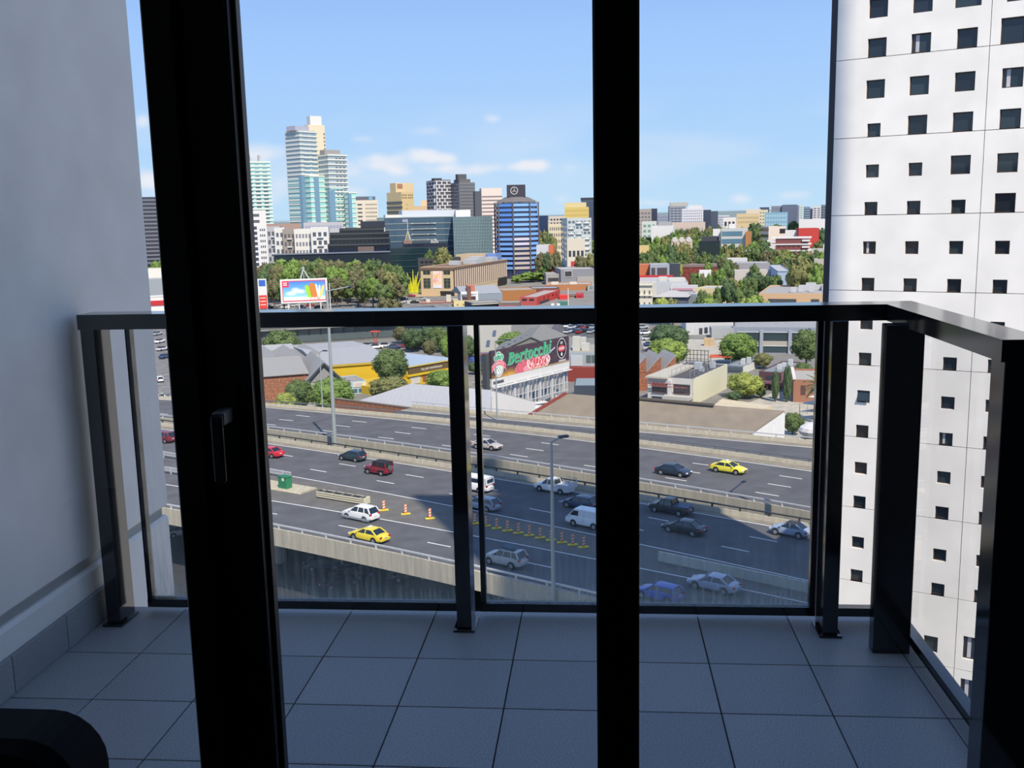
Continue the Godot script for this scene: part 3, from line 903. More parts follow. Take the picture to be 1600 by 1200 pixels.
func on_face(B: Dictionary, m: MB, face: String, u0: float, u1: float, y0: float, y1: float, out: float, back := 0.1):
	if face == "F": m.obox(B.t, Vector3(u0, y0, -back), Vector3(u1, y1, out))
	elif face == "R": m.obox(B.t, Vector3(B.w - back, y0, -u1), Vector3(B.w + out, y1, -u0))
	else: m.obox(B.t, Vector3(-out, y0, -u1), Vector3(back, y1, -u0))

func wins(B: Dictionary, face: String, u0: float, u1: float, y0: float, y1: float, nc: int, nr: int, fu: float, fv: float, mat: Material, single := false, nm := "window", out := 0.08):
	var m := MB.new()
	var cu := (u1 - u0) / nc
	var cv := (y1 - y0) / nr
	for i in nc:
		for j in nr:
			var a := u0 + cu * (i + 0.5)
			var b := y0 + cv * (j + 0.5)
			if single: m = MB.new()
			on_face(B, m, face, a - cu * fu / 2, a + cu * fu / 2, b - cv * fv / 2, b + cv * fv / 2, out)
			if single: part(B.n, nm, m, mat)
	if not single: part(B.n, nm + "s", m, mat, "stuff")

func slabs(B: Dictionary, nm: String, y0: float, y1: float, n: int, th: float, proud: float, mat: Material):   # floor bands right round
	for k in n:
		var y := lerpf(y0, y1, k / maxf(n - 1, 1))
		blk(B, nm, Vector3(-proud, y - th / 2, -B.d - proud), Vector3(B.w + proud, y + th / 2, proud), mat)

func plant(B: Dictionary, spots: Array, mat: Material, nm := "roof_plant"):   # boxes on the roof: x share, z share, width, height, depth
	for s in spots:
		var x: float = s[0] * B.w
		var z: float = -s[1] * B.d
		blk(B, nm, Vector3(x - s[2] / 2, B.h - 0.45, z - s[4] / 2), Vector3(x + s[2] / 2, B.h + s[3], z + s[4] / 2), mat)

func gl(r: int, g: int, b: int) -> Material: return mt(Color8(r, g, b), 0.12, 0.0, "", 1, 0.7)
func pl(r: int, g: int, b: int) -> Material: return mt(toned(Color8(r, g, b), 0.78), 0.85)
func toned(c: Color, k: float) -> Color: return Color(c.r * pow(k, 0.4545), c.g * pow(k, 0.4545), c.b * pow(k, 0.4545))
func rf(m: Material) -> Material:   # roof copy of a material, colour darkened to offset the strong sun on roofs
	var key := "roof%d" % m.get_instance_id()
	if not mats.has(key):
		var d: StandardMaterial3D = m.duplicate()
		d.albedo_color = toned(m.albedo_color, 0.66 if m.albedo_texture == null else 0.56)
		mats[key] = d
	return mats[key]

func text(par: Node, s: String, h: float, xf: Transform3D, mat: Material, font := "Droid Sans", bold := false, italic := false, nm := "lettering") -> MeshInstance3D:
	var tm := TextMesh.new()
	var f := SystemFont.new()
	f.font_names = [font]
	if bold: f.font_weight = 700
	f.font_italic = italic
	tm.font = f
	tm.text = s
	tm.font_size = 64
	tm.pixel_size = h / 64.0
	tm.depth = h * 0.06
	var o := part(par, nm, tm, mat)
	o.transform = xf
	return o

func far_towers():
	var white := pl(236, 234, 228)
	var cream := pl(238, 226, 196)
	var B: Dictionary
	# dark tower seen in the gap beside the balcony wall
	B = bld("office_tower", "dark grey banded tower seen in the gap between balcony wall and door frame", 219, 262, 308, 720, 6, 25)
	shell(B, gl(40, 44, 58), pl(80, 80, 84))
	slabs(B, "floor_band", B.h - 2, 16, 17, 1.0, 0.3, pl(128, 130, 142))
	wins(B, "F", 0.5, B.w - 0.5, 14, B.h, 14, 1, 0.2, 0.98, pl(96, 98, 112), false, "mullion", 0.15)
	# pale green tower at the left edge of the city
	B = bld("apartment_tower", "pale green glass tower with white floors, leftmost tall tower beside the door frame", 380, 421, 252, 1300, 8, 35)
	shell(B, gl(150, 208, 202), white)  # glass lightened, distance haze put into its colour
	slabs(B, "floor_band", B.h - 1, 6, 24, 2.4, 0.8, pl(228, 238, 232))
	wins(B, "F", 2, B.w - 2, 8, B.h - 3, 3, 23, 0.6, 0.5, gl(70, 84, 96), false, "window", 0.5)
	plant(B, [[0.3, 0.5, 8, 5, 8], [0.7, 0.5, 5, 8, 5]], pl(190, 196, 196))
	for k in 2: blk(B, "mast", Vector3(B.w * (0.25 + 0.35 * k), B.h, -3), Vector3(B.w * (0.25 + 0.35 * k) + 0.8, B.h + 8, -2.2), pl(150, 150, 150))
	# white slab with square windows, nearer
	B = bld("apartment_block", "white apartment slab with small dark windows, left of the park trees", 384, 415, 329, 560, 4, 14)
	shell(B, pl(238, 238, 238), white)
	wins(B, "F", 6.5, B.w - 0.8, 18, B.h - 9, 3, 7, 0.55, 0.42, gl(60, 66, 80), false)
	wins(B, "F", 0.5, 5.5, 12, B.h - 8, 1, 10, 0.9, 0.6, gl(64, 72, 90), false, "balcony_opening")
	wins(B, "F", 2.5, 8.0, B.h - 7.5, B.h - 1, 1, 2, 0.6, 0.45, gl(90, 92, 100), false, "roof_window")
	# the big stepped tower
	B = bld("residential_tower", "tallest tower, stepped teal glass and white balconies with a cream core", 467, 497, 203, 1500, 38, 445)
	var teal := gl(158, 214, 208)  # glass tones of this tower paled, far haze put into the colours
	var blue := gl(112, 146, 170)
	var fw := pl(236, 240, 232)
	shell(B, gl(150, 166, 174), fw)
	slabs(B, "floor_band", B.h - 2, 12, 27, 2.3, 1.0, fw)
	var cutw = B.h * 0.60
	wins(B, "F", 5, B.w, 12, cutw, 1, 26, 0.95, 0.55, teal, false, "glazing", 0.6)
	wins(B, "L", 3, B.d, 12, cutw, 1, 26, 0.9, 0.55, teal, false, "glazing", 0.6)
	blk(B, "corner_glazing", Vector3(-1.3, 10, -5), Vector3(6, cutw + 4, 1.3), blue)
	wins(B, "F", 4, B.w - 2, cutw + 6, B.h - 4, 2, 9, 0.7, 0.5, blue, false, "window", 0.8)
	plant(B, [[0.3, 0.4, 30, 6, 20]], pl(190, 190, 210))
	var C := bld("", "", 481, 507, 195, 1515, 20, 22.0, "", "", B)
	shell(C, cream, cream)
	wins(C, "F", 0.5, 12, C.h - 70, C.h - 12, 1, 11, 0.7, 0.45, gl(120, 110, 100), false, "window", 0.3)
	wins(C, "F", C.w - 3, C.w, C.h - 42, C.h - 10, 1, 6, 0.7, 0.45, gl(120, 110, 100), false, "window", 0.3)
	C = bld("", "", 484, 502, 181, 1520, 20, 14.0, "", "", B)
	shell(C, pl(236, 238, 236), cream)
	C = bld("", "", 512, 541, 240, 1495, 30, 496, "", "", B)
	shell(C, gl(150, 164, 172), fw)
	slabs(C, "floor_band", C.h - 2, 12, 20, 2.1, 1.0, fw)
	wins(C, "F", 0, C.w - 8, 10, C.h * 0.66, 1, 16, 0.95, 0.55, teal, false, "glazing", 0.6)
	wins(C, "F", C.w * 0.35, C.w - 2, 10, C.h - 4, 3, 19, 0.5, 0.5, gl(90, 92, 98), false, "window", 0.8)
	blk(C, "corner_glazing", Vector3(-1.3, 10, -5), Vector3(8, C.h * 0.62, 1.3), blue)
	plant(C, [[0.4, 0.5, 26, 6, 14]], pl(170, 164, 160))
	C = bld("", "", 484, 518, 274, 1492, 32, 14.0, "", "", B)
	shell(C, teal, fw)
	slabs(C, "floor_band", C.h - 1, 12, 14, 2.0, 0.7, fw)
	blk(C, "corner_glazing", Vector3(6, 10, -1), Vector3(14, C.h - 3, 1.2), blue)
	C = bld("", "", 545, 557, 300, 1490, 30, 538, "", "", B)
	shell(C, teal, fw)
	slabs(C, "floor_band", C.h - 1, 12, 11, 1.8, 0.7, fw)
	blk(C, "corner_glazing", Vector3(-1.2, 10, -1), Vector3(3.5, C.h - 3, 1.2), blue)
	# cream office
	B = bld("office_block", "cream office with small windows and dark rooftop box, right of the stepped tower", 556, 590, 313, 1250, 0, 20)
	shell(B, pl(236, 226, 206), pl(120, 116, 116))
	wins(B, "F", 1, 8, 10, B.h - 3, 1, 11, 0.8, 0.4, gl(84, 86, 96), false)
	wins(B, "F", 11, B.w - 1, 10, B.h - 3, 9, 11, 0.5, 0.4, gl(84, 86, 96), false, "small_window")
	plant(B, [[0.45, 0.5, 24, 4.5, 10]], pl(110, 112, 128))
	blk(B, "roof_sign", Vector3(B.w * 0.6, B.h + 0.5, -4.9), Vector3(B.w * 0.78, B.h + 4, -4.6), pl(120, 190, 220))
	# tan round fronted tower
	B = bld("office_tower", "tan tower with a dark banded left face and a blank cream right face", 627, 646, 300, 1150, 34, 604)
	shell(B, pl(226, 204, 156), pl(200, 180, 140))
	for k in 10: blk(B, "window_band", Vector3(-0.4, 12 + k * (B.h - 20) / 10, -B.d - 0.4), Vector3(0.6, 12 + (k + 0.55) * (B.h - 20) / 10, 0.2), gl(74, 68, 66))
	wins(B, "F", 4, B.w * 0.6, 20, B.h - 12, 1, 9, 0.4, 0.3, gl(180, 160, 120), false)
	for s in [[0.0, "F"], [0.5, "F"]]: wins(B, "F", B.w * s[0], B.w * (s[0] + 0.45), B.h - 8, B.h - 2, 3, 2, 0.6, 0.5, gl(110, 100, 80), false, "top_window")
	C = bld("", "", 618, 646, 286, 1165, 30, 609, "", "", B)
	shell(C, pl(234, 210, 166), pl(210, 190, 150))
	blk(C, "louvre", Vector3(2, C.h - 6, 0), Vector3(9, C.h - 1, 0.3), pl(176, 132, 110))
	B = bld("car_park_building", "low tan building with two dark levels, between tan tower and honeycomb tower", 647, 670, 322, 1200, 0, 20)
	shell(B, pl(226, 200, 168), pl(200, 180, 150))
	for k in 3: blk(B, "opening", Vector3(1, B.h - 8 - k * 6, -1), Vector3(B.w, B.h - 5 - k * 6, 0.2), gl(110, 80, 66))
	plant(B, [[0.7, 0.5, 8, 7, 8]], pl(240, 214, 180))
	# honeycomb tower
	B = bld("honeycomb_tower", "white tower with a honeycomb of rounded dark windows", 680, 704, 281, 1120, 14, 666)
	shell(B, pl(92, 94, 106), pl(120, 120, 124))
	for f in ["F", "L"]:
		var wd: float = B.w if f == "F" else B.d
		for k in 13:
			var m := MB.new()
			var y: float = B.h - 1.5 - k * 3.8
			var off := 0.25 if k % 2 else 0.75
			on_face(B, m, f, 0, wd, y - 0.4, y + 0.4, 0.5)
			for c in 3: on_face(B, m, f, wd * (c + off) / 3 - 0.6 - wd / 6, wd * (c + off) / 3 + 0.6 - wd / 6, y - 3.8, y, 0.5)
			part(B.n, "honeycomb_course", m, pl(240, 240, 244))
	plant(B, [[0.4, 0.5, 10, 2.5, 8]], pl(70, 72, 78))
	# dark grey tower
	B = bld("office_tower", "dark grey gridded tower with a narrow cap on top", 717, 742, 285, 1100, 20, 704)
	shell(B, pl(126, 128, 134), pl(120, 120, 124))  # grey walls lightened to carry haze in the colour
	wins(B, "F", 0.5, B.w - 0.5, 8, B.h - 1, 9, 20, 0.72, 0.5, gl(84, 88, 98), false)
	wins(B, "L", 0.5, B.d - 0.5, 8, B.h - 1, 5, 20, 0.72, 0.5, gl(76, 78, 86), false)
	plant(B, [[0.3, 0.3, 10, 9, 8]], pl(96, 96, 98))
	blk(B, "roof_frame", Vector3(B.w * 0.05, B.h - 0.2, -B.d * 0.7), Vector3(B.w * 0.75, B.h + 3.5, -1.5), pl(110, 110, 112))
	# white banded tower
	B = bld("office_tower", "white tower with thin horizontal windows and a left flank coloured dark as shade", 752, 784, 294, 1050, 6, 20)
	shell(B, pl(240, 226, 216), pl(220, 214, 208))
	blk(B, "shade_toned_flank", Vector3(-7, 0, -18), Vector3(0, B.h - 3, -0.5), pl(92, 96, 104))  # flank turned from the sun: its shade is put into the dark colour
	for k in 15: blk(B, "window_band", Vector3(0.3, B.h - 9.5 - k * 3.9, -1), Vector3(B.w + 0.2, B.h - 8.2 - k * 3.9, 0.15), gl(128, 112, 112))
	# big flat glass building
	B = bld("glass_office", "broad flat roofed glass office with long white floor lines and a gridded right wing", 600, 709, 340, 742, 8, 40)
	shell(B, gl(64, 88, 110), pl(200, 204, 208))
	slabs(B, "floor_line", B.h - 0.4, 8, 9, 0.35, 0.35, pl(176, 190, 190))
	wins(B, "F", 0, B.w, 8, B.h, 26, 1, 0.03, 0.99, pl(90, 110, 116), false, "mullion", 0.12)
	for s in [[0.38, 0.93, 12, 4.2], [0.62, 0.9, 6, 3.6], [0.4, 0.7, 16, 3.4]]:
		for k in 4: blk(B, "sun_blind", Vector3(B.w * s[0], B.h - 5.2 - k * 4.0, 0.1), Vector3(B.w * s[0] + s[2], B.h - 4.4 - k * 4.0, 0.9), pl(206, 220, 220))
	C = bld("", "", 708, 769, 339, 735, 4, 30.0, "", "", B)
	shell(C, gl(84, 112, 124), pl(200, 204, 208))
	for k in 24: blk(C, "fin", Vector3(C.w * k / 24.0, 6, 0), Vector3(C.w * k / 24.0 + 0.25, C.h, 0.5), pl(176, 196, 198))
	for k in 16: blk(C, "transom", Vector3(0, 6 + k * (C.h - 6) / 16, 0), Vector3(C.w, 6.2 + k * (C.h - 6) / 16, 0.3), pl(150, 172, 176))
	C = bld("", "", 628, 712, 329, 757, 8, 18.0, "", "", B)
	shell(C, pl(214, 220, 230), pl(220, 224, 228))
	C = bld("", "", 712, 735, 328, 752, 4, 18.0, "", "", B)
	shell(C, pl(240, 240, 240), pl(224, 226, 228))
	C = bld("", "", 602, 628, 336, 747, 8, 10.0, "", "", B)
	shell(C, pl(232, 230, 228), pl(224, 226, 228))
	# dark black low building in steps
	B = bld("black_office", "low black office building in steps behind the park trees", 428, 610, 398, 648, -4, 18)
	shell(B, gl(40, 48, 60), pl(60, 62, 66), 0.3)
	blk(B, "roof_edge", Vector3(0, B.h - 0.3, -1), Vector3(B.w, B.h + 0.5, 0.6), pl(130, 140, 160))
	for s in [[512, 610, 381, 668, gl(30, 38, 58)], [512, 609, 372, 675, gl(44, 48, 54)], [513, 608, 364, 682, gl(34, 42, 50)], [530, 600, 357, 690, gl(38, 40, 46)]]:
		C = bld("", "", s[0], s[1], s[2], s[3], -4, 16.0, "", "", B)
		shell(C, s[4], pl(70, 74, 78), 0.3)
		blk(C, "sill_band", Vector3(0, C.h - 1.4, 0), Vector3(C.w, C.h - 0.5, 0.4), pl(76, 82, 86))
		wins(C, "F", 1, C.w - 1, C.h - 3.4, C.h - 1.6, 14, 1, 0.75, 0.8, gl(26, 28, 36), false)
	C = bld("", "", 582, 601, 356, 692, -4, 10.0, "", "", B)
	shell(C, pl(228, 228, 226), pl(220, 220, 220))
	blk(B, "roof_room", Vector3(B.w * 0.72, B.h - 0.3, -10), Vector3(B.w * 0.86, B.h + 3.4, -2), pl(120, 104, 100))
	C = bld("", "", 563, 601, 346, 712, 0, 14.0, "", "", B)
	shell(C, gl(52, 56, 66), pl(90, 92, 98))
	# white apartment row
	for s in [["grey and white apartment block at the left end of the row behind the park", 415, 437, 354, pl(190, 190, 196), 3, gl(90, 92, 104)], ["narrow white apartment block second in the row behind the park", 428, 444, 356, pl(236, 236, 232), 2, gl(100, 104, 116)], ["brownish grey balcony block in the middle of the apartment row", 441, 461, 358, pl(166, 158, 152), 3, gl(104, 98, 100)], ["broad white apartment block with vertical slots, right of centre in the row", 459, 487, 358, pl(240, 238, 232), 5, gl(128, 130, 140)], ["white apartment block with tiers of balconies at the right end of the row", 485, 513, 355, pl(238, 238, 234), 3, gl(84, 86, 98)]]:
		B = bld("apartment_block", s[0], s[1], s[2], s[3], 690 - (s[1] - 415) * 0.3, -4, 16)
		shell(B, s[4], pl(196, 190, 184))
		wins(B, "F", 0.6, B.w - 0.6, 3, B.h - 2, s[5], 6, 0.6, 0.5, s[6], false)
		if s[5] == 3:
			for k in 6: blk(B, "balcony", Vector3(B.w * 0.35, 3.4 + k * (B.h - 5) / 6, 0), Vector3(B.w * 0.7, 4.2 + k * (B.h - 5) / 6, 1.2), pl(232, 232, 232))
	B = bld("long_roofed_building", "long low grey roof with a row of windows beneath the stepped tower", 474, 536, 348, 900, 0, 20)
	shell(B, pl(196, 196, 204), pl(170, 164, 164))
	wins(B, "F", 1, B.w - 1, B.h - 6, B.h - 2, 12, 1, 0.7, 0.6, gl(150, 156, 180), false)
	B = bld("long_roofed_building", "low reddish roofed block at the left below the pale green tower", 412, 470, 350, 900, 0, 20)
	shell(B, pl(176, 150, 140), pl(176, 160, 140))
	# dark teal building behind the yellow sculpture
	B = bld("dark_office", "dark teal glass building standing behind the yellow sculpture", 609, 690, 388, 650, 5, 20)
	shell(B, gl(30, 50, 58), pl(80, 84, 88), 0.3)
	for k in 5: blk(B, "floor_line", Vector3(0, 3 + k * 4, 0), Vector3(B.w, 3.3 + k * 4, 0.3), pl(66, 84, 90))
	C = bld("", "", 630, 700, 381, 668, 5, 14.0, "", "", B)
	shell(C, gl(28, 34, 52), pl(90, 92, 96), 0.3)
	blk(C, "plant_room", Vector3(0.5, C.h - 0.3, -9), Vector3(6, C.h + 2, -3), pl(150, 120, 112))
	for k in 6: blk(C, "vent_pipe", Vector3(19 + k * 0.9, C.h - 0.3, -4), Vector3(19.5 + k * 0.9, C.h + 2.5 - (k % 3) * 0.5, -3.5), pl(214, 214, 206))
	B = bld("dark_office", "low dark grey block with a white edge behind the cream hall", 653, 720, 404, 600, 3, 12)
	shell(B, pl(72, 74, 80), pl(120, 120, 126))
	wins(B, "F", 1, B.w - 1, B.h - 6, B.h - 1, 9, 2, 0.7, 0.5, gl(40, 42, 48), false)
	blue_tower()
	cream_hall()

func blue_tower():
	var D := 690.0
	var p := flat(dp(809, 430, D))
	var t := thing("blue_tower", "tower with blue and white window bands and an emblem box on its sloped top", "tower", p, atan2(-p.x, -p.z) + PI)
	t.rotation.y = atan2(-p.x, -p.z)
	var s := D / F
	var R := 32.5 * s
	var top := dp(809, 316, D).y
	var n := 14
	var poly := func(r: float) -> Array:
		var a := []
		for k in 8: a.append(Vector2(sin(TAU * (k + 0.8) / 8), cos(TAU * (k + 0.8) / 8)) * r * 1.03)
		a.reverse()
		return a
	var m := MB.new()
	m.prism(poly.call(R - 0.6), 0, top - 0.5)
	part(t, "core", m, gl(56, 62, 92))
	var step := (top - 6) / n
	for k in n:
		var y := top - 1.2 - k * step
		var a: Array = poly.call(R)
		for j in 8:
			m = MB.new()
			var q0: Vector2 = a[j]
			var q1: Vector2 = a[(j + 1) % 8]
			var i0 := q0 * 0.93
			var i1 := q1 * 0.93
			m.hexa([Vector3(q0.x, y - step * 0.52, q0.y), Vector3(q1.x, y - step * 0.52, q1.y), Vector3(i1.x, y - step * 0.52, i1.y), Vector3(i0.x, y - step * 0.52, i0.y), Vector3(q0.x, y, q0.y), Vector3(q1.x, y, q1.y), Vector3(i1.x, y, i1.y), Vector3(i0.x, y, i0.y)])
			var mid := (q0 + q1) / 2
			if mid.y < -R * 0.3: continue   # the back faces away
			var bluec := [Color8(96, 150, 232), Color8(130, 178, 240), Color8(206, 200, 214), Color8(186, 176, 170)]
			var idx := 0
			if mid.x > R * 0.2: idx = 1 if k < 7 else (2 if k < 9 else 3)
			elif mid.x > -R * 0.5: idx = 0 if k < 5 else 1
			else: idx = 3 if k < 5 else (2 if k < 7 else 0)
			if mid.x > R * 0.8: idx = 1
			part(t, "blue_band", m, mt(bluec[idx], 0.3, 0.0, "", 1, 0.6))
	var a2: Array = poly.call(R + 0.25)
	for j in 8:
		m = MB.new()
		m.cyl(Vector3(a2[j].x, 0, a2[j].y), Vector3(a2[j].x, top, a2[j].y), 0.55, 0.55, 6)
		part(t, "column", m, pl(104, 100, 104))
	# sloped shoulders up to the sign box
	var yb := dp(809, 308, D).y
	var yt := dp(809, 289, D).y
	var w := 14.2 * s
	m = MB.new()
	var lo: Array = poly.call(R)
	var hi: Array = poly.call(w * 1.2)
	m.loft([lo.map(func(q): return Vector3(q.x, top, q.y)), hi.map(func(q): return Vector3(q.x, yb, q.y))])
	part(t, "sloped_roof", m, pl(120, 116, 118))
	part(t, "plinth", bx(Vector3(-w * 0.92, top, -w * 0.92), Vector3(w * 0.92, yb + 0.5, w * 0.92)), pl(134, 120, 106))
	part(t, "sign_box", bx(Vector3(-w, yb, -w), Vector3(w, yt, w), 0.2), pl(66, 68, 82))
	for face in 2:   # ring and three-pointed star, on the front and on the right side
		var xf := Transform3D(Basis(Vector3.UP, PI / 2 * face), Vector3.ZERO)
		var c := Vector3(-w * 0.2 if face == 0 else 0.0, (yb + yt) / 2 + 0.2, w + 0.06)
		var r := (yt - yb) * 0.31
		m = MB.new()
		for k in 28:
			var a0 := TAU * k / 28
			var a1 := TAU * (k + 1) / 28
			var e := [Vector3(cos(a0), sin(a0), 0), Vector3(cos(a1), sin(a1), 0)]
			m.hexa([xf * (c + e[0] * r * 0.86), xf * (c + e[0] * r), xf * (c + e[0] * r - Vector3(0, 0, 0.1)), xf * (c + e[0] * r * 0.86 - Vector3(0, 0, 0.1)), xf * (c + e[1] * r * 0.86), xf * (c + e[1] * r), xf * (c + e[1] * r - Vector3(0, 0, 0.1)), xf * (c + e[1] * r * 0.86 - Vector3(0, 0, 0.1))])
		for k in 3:
			var an := PI / 2 + TAU * k / 3
			var tip := Vector3(cos(an), sin(an), 0) * r * 0.9
			var sd := Vector3(-sin(an), cos(an), 0) * r * 0.2
			m.tri(xf * (c + tip), xf * (c - sd), xf * (c + sd))
			m.tri(xf * (c + tip), xf * (c + sd), xf * (c - sd))
			m.quad(xf * (c + tip), xf * (c + sd), xf * (c + sd - Vector3(0, 0, 0.1)), xf * (c + tip - Vector3(0, 0, 0.1)))
		part(t, "ring_emblem", m, pl(236, 238, 242))

func cream_hall():
	var B := bld("cream_hall", "cream hall with a poster on its front and a long side of vertical fins", 657, 707, 417, 545, -24, 792)
	var cr := pl(226, 200, 160)
	shell(B, cr, pl(216, 208, 190))
	blk(B, "cornice", Vector3(-0.5, B.h - 1.6, -B.d), Vector3(B.w + 0.5, B.h - 0.3, 0.5), pl(130, 104, 88))
	var dk := gl(60, 70, 66)
	var h = B.h
	var w = B.w
	for s in [[0.08, 0.3], [0.72, 0.92]]:
		for q in [[0.80, 0.93], [0.33, 0.67]]:
			var m := MB.new()
			on_face(B, m, "F", w * s[0], w * s[1], h * q[0] - 1, h * q[1] - 1, 0.1)
			var o := part(B.n, "window", m, dk)
			m = MB.new()
			on_face(B, m, "F", w * (s[0] + s[1]) / 2 - 0.12, w * (s[0] + s[1]) / 2 + 0.12, h * q[0] - 1, h * q[1] - 1, 0.2)
			if q[0] < 0.5:
				for k in 3: on_face(B, m, "F", w * s[0], w * s[1], h * q[0] - 1 + k * 2, h * q[0] - 0.8 + k * 2, 0.2)
			part(o, "glazing_bars", m, pl(130, 128, 110))
	var m := MB.new()
	var x0 = w * 0.38
	var x1 = w * 0.66
	m.quv(Vector3(x0, h * 0.92 - 1, 0.15), Vector3(x1, h * 0.92 - 1, 0.15), Vector3(x1, h * 0.27, 0.15), Vector3(x0, h * 0.27, 0.15))
	var im := Image.create(64, 128, false, Image.FORMAT_RGB8)
	im.fill(Color8(240, 214, 200))
	var r := RandomNumberGenerator.new()
	r.seed = 4
	for k in 26:
		var c := Color8(236, 160 + r.randi() % 60, 120 + r.randi() % 90)
		var cx := r.randi_range(8, 50)
		var cy := r.randi_range(14, 96)
		for y in range(-9, 10):
			for x in range(-9, 10):
				if x * x + y * y < 70 and cx + x >= 0 and cx + x < 64 and cy + y < 104: im.set_pixel(cx + x, cy + y, c)
	im.fill_rect(Rect2i(0, 108, 64, 20), Color8(226, 224, 240))
	var pm := StandardMaterial3D.new()
	pm.albedo_texture = ImageTexture.create_from_image(im)
	pm.roughness = 0.8
	part(B.n, "poster", m, pm)
	for k in 27:
		var u: float = 1.0 + k * (B.d - 2) / 27
		m = MB.new()
		on_face(B, m, "R", u, u + (B.d - 2) / 27 * 0.45, 4.0, h - 1.6, 0.12)
		part(B.n, "dark_slot", m, pl(84, 58, 48))
		m = MB.new()
		on_face(B, m, "R", u + (B.d - 2) / 27 * 0.48, u + (B.d - 2) / 27 * 0.98, 3.5, h - 1.6, 0.3)
		part(B.n, "fin", m, pl(232, 210, 186))
	blk(B, "undercroft", Vector3(w * 0.6, 0, -1), Vector3(w + 0.3, 2.6, 0.2), pl(50, 46, 44))
	var m2 := MB.new()
	on_face(B, m2, "R", B.d * 0.8, B.d * 0.97, 0.5, 5.0, 0.9)
	part(B.n, "loading_bay", m2, pl(44, 38, 36))
	var C := bld("", "", 712, 760, 398, 620, -20, 20.0, "", "", B)
	shell(C, pl(222, 198, 164), pl(210, 200, 180))
	plant(B, [[0.5, 0.3, 6, 2, 5], [0.8, 0.45, 8, 2.4, 10], [0.6, 0.62, 9, 3, 10], [0.85, 0.75, 6, 2.2, 10]], pl(196, 200, 204))
	blk(B, "blue_plant", Vector3(w * 0.6, h - 0.4, -B.d * 0.92), Vector3(w * 0.95, h + 4, -B.d * 0.8), pl(120, 150, 210))

func simple(nm: String, label: String, xl: float, xr: float, yt: float, dist: float, yaw: float, dep: float, wall: Material, roof: Material, cols := 0, rows := 0, wy0 := 0.3, wy1 := 0.9, wmat: Material = null, fu := 0.6, fv := 0.5, single := false, grp := "") -> Dictionary:
	var B := bld(nm, label, xl, xr, yt, dist, yaw, dep, grp)
	shell(B, wall, roof, 0.4)
	if cols > 0: wins(B, "F", B.w * 0.04, B.w * 0.96, B.h * wy0, B.h * wy1, cols, rows, fu, fv, wmat if wmat else gl(60, 66, 78), single)
	return B

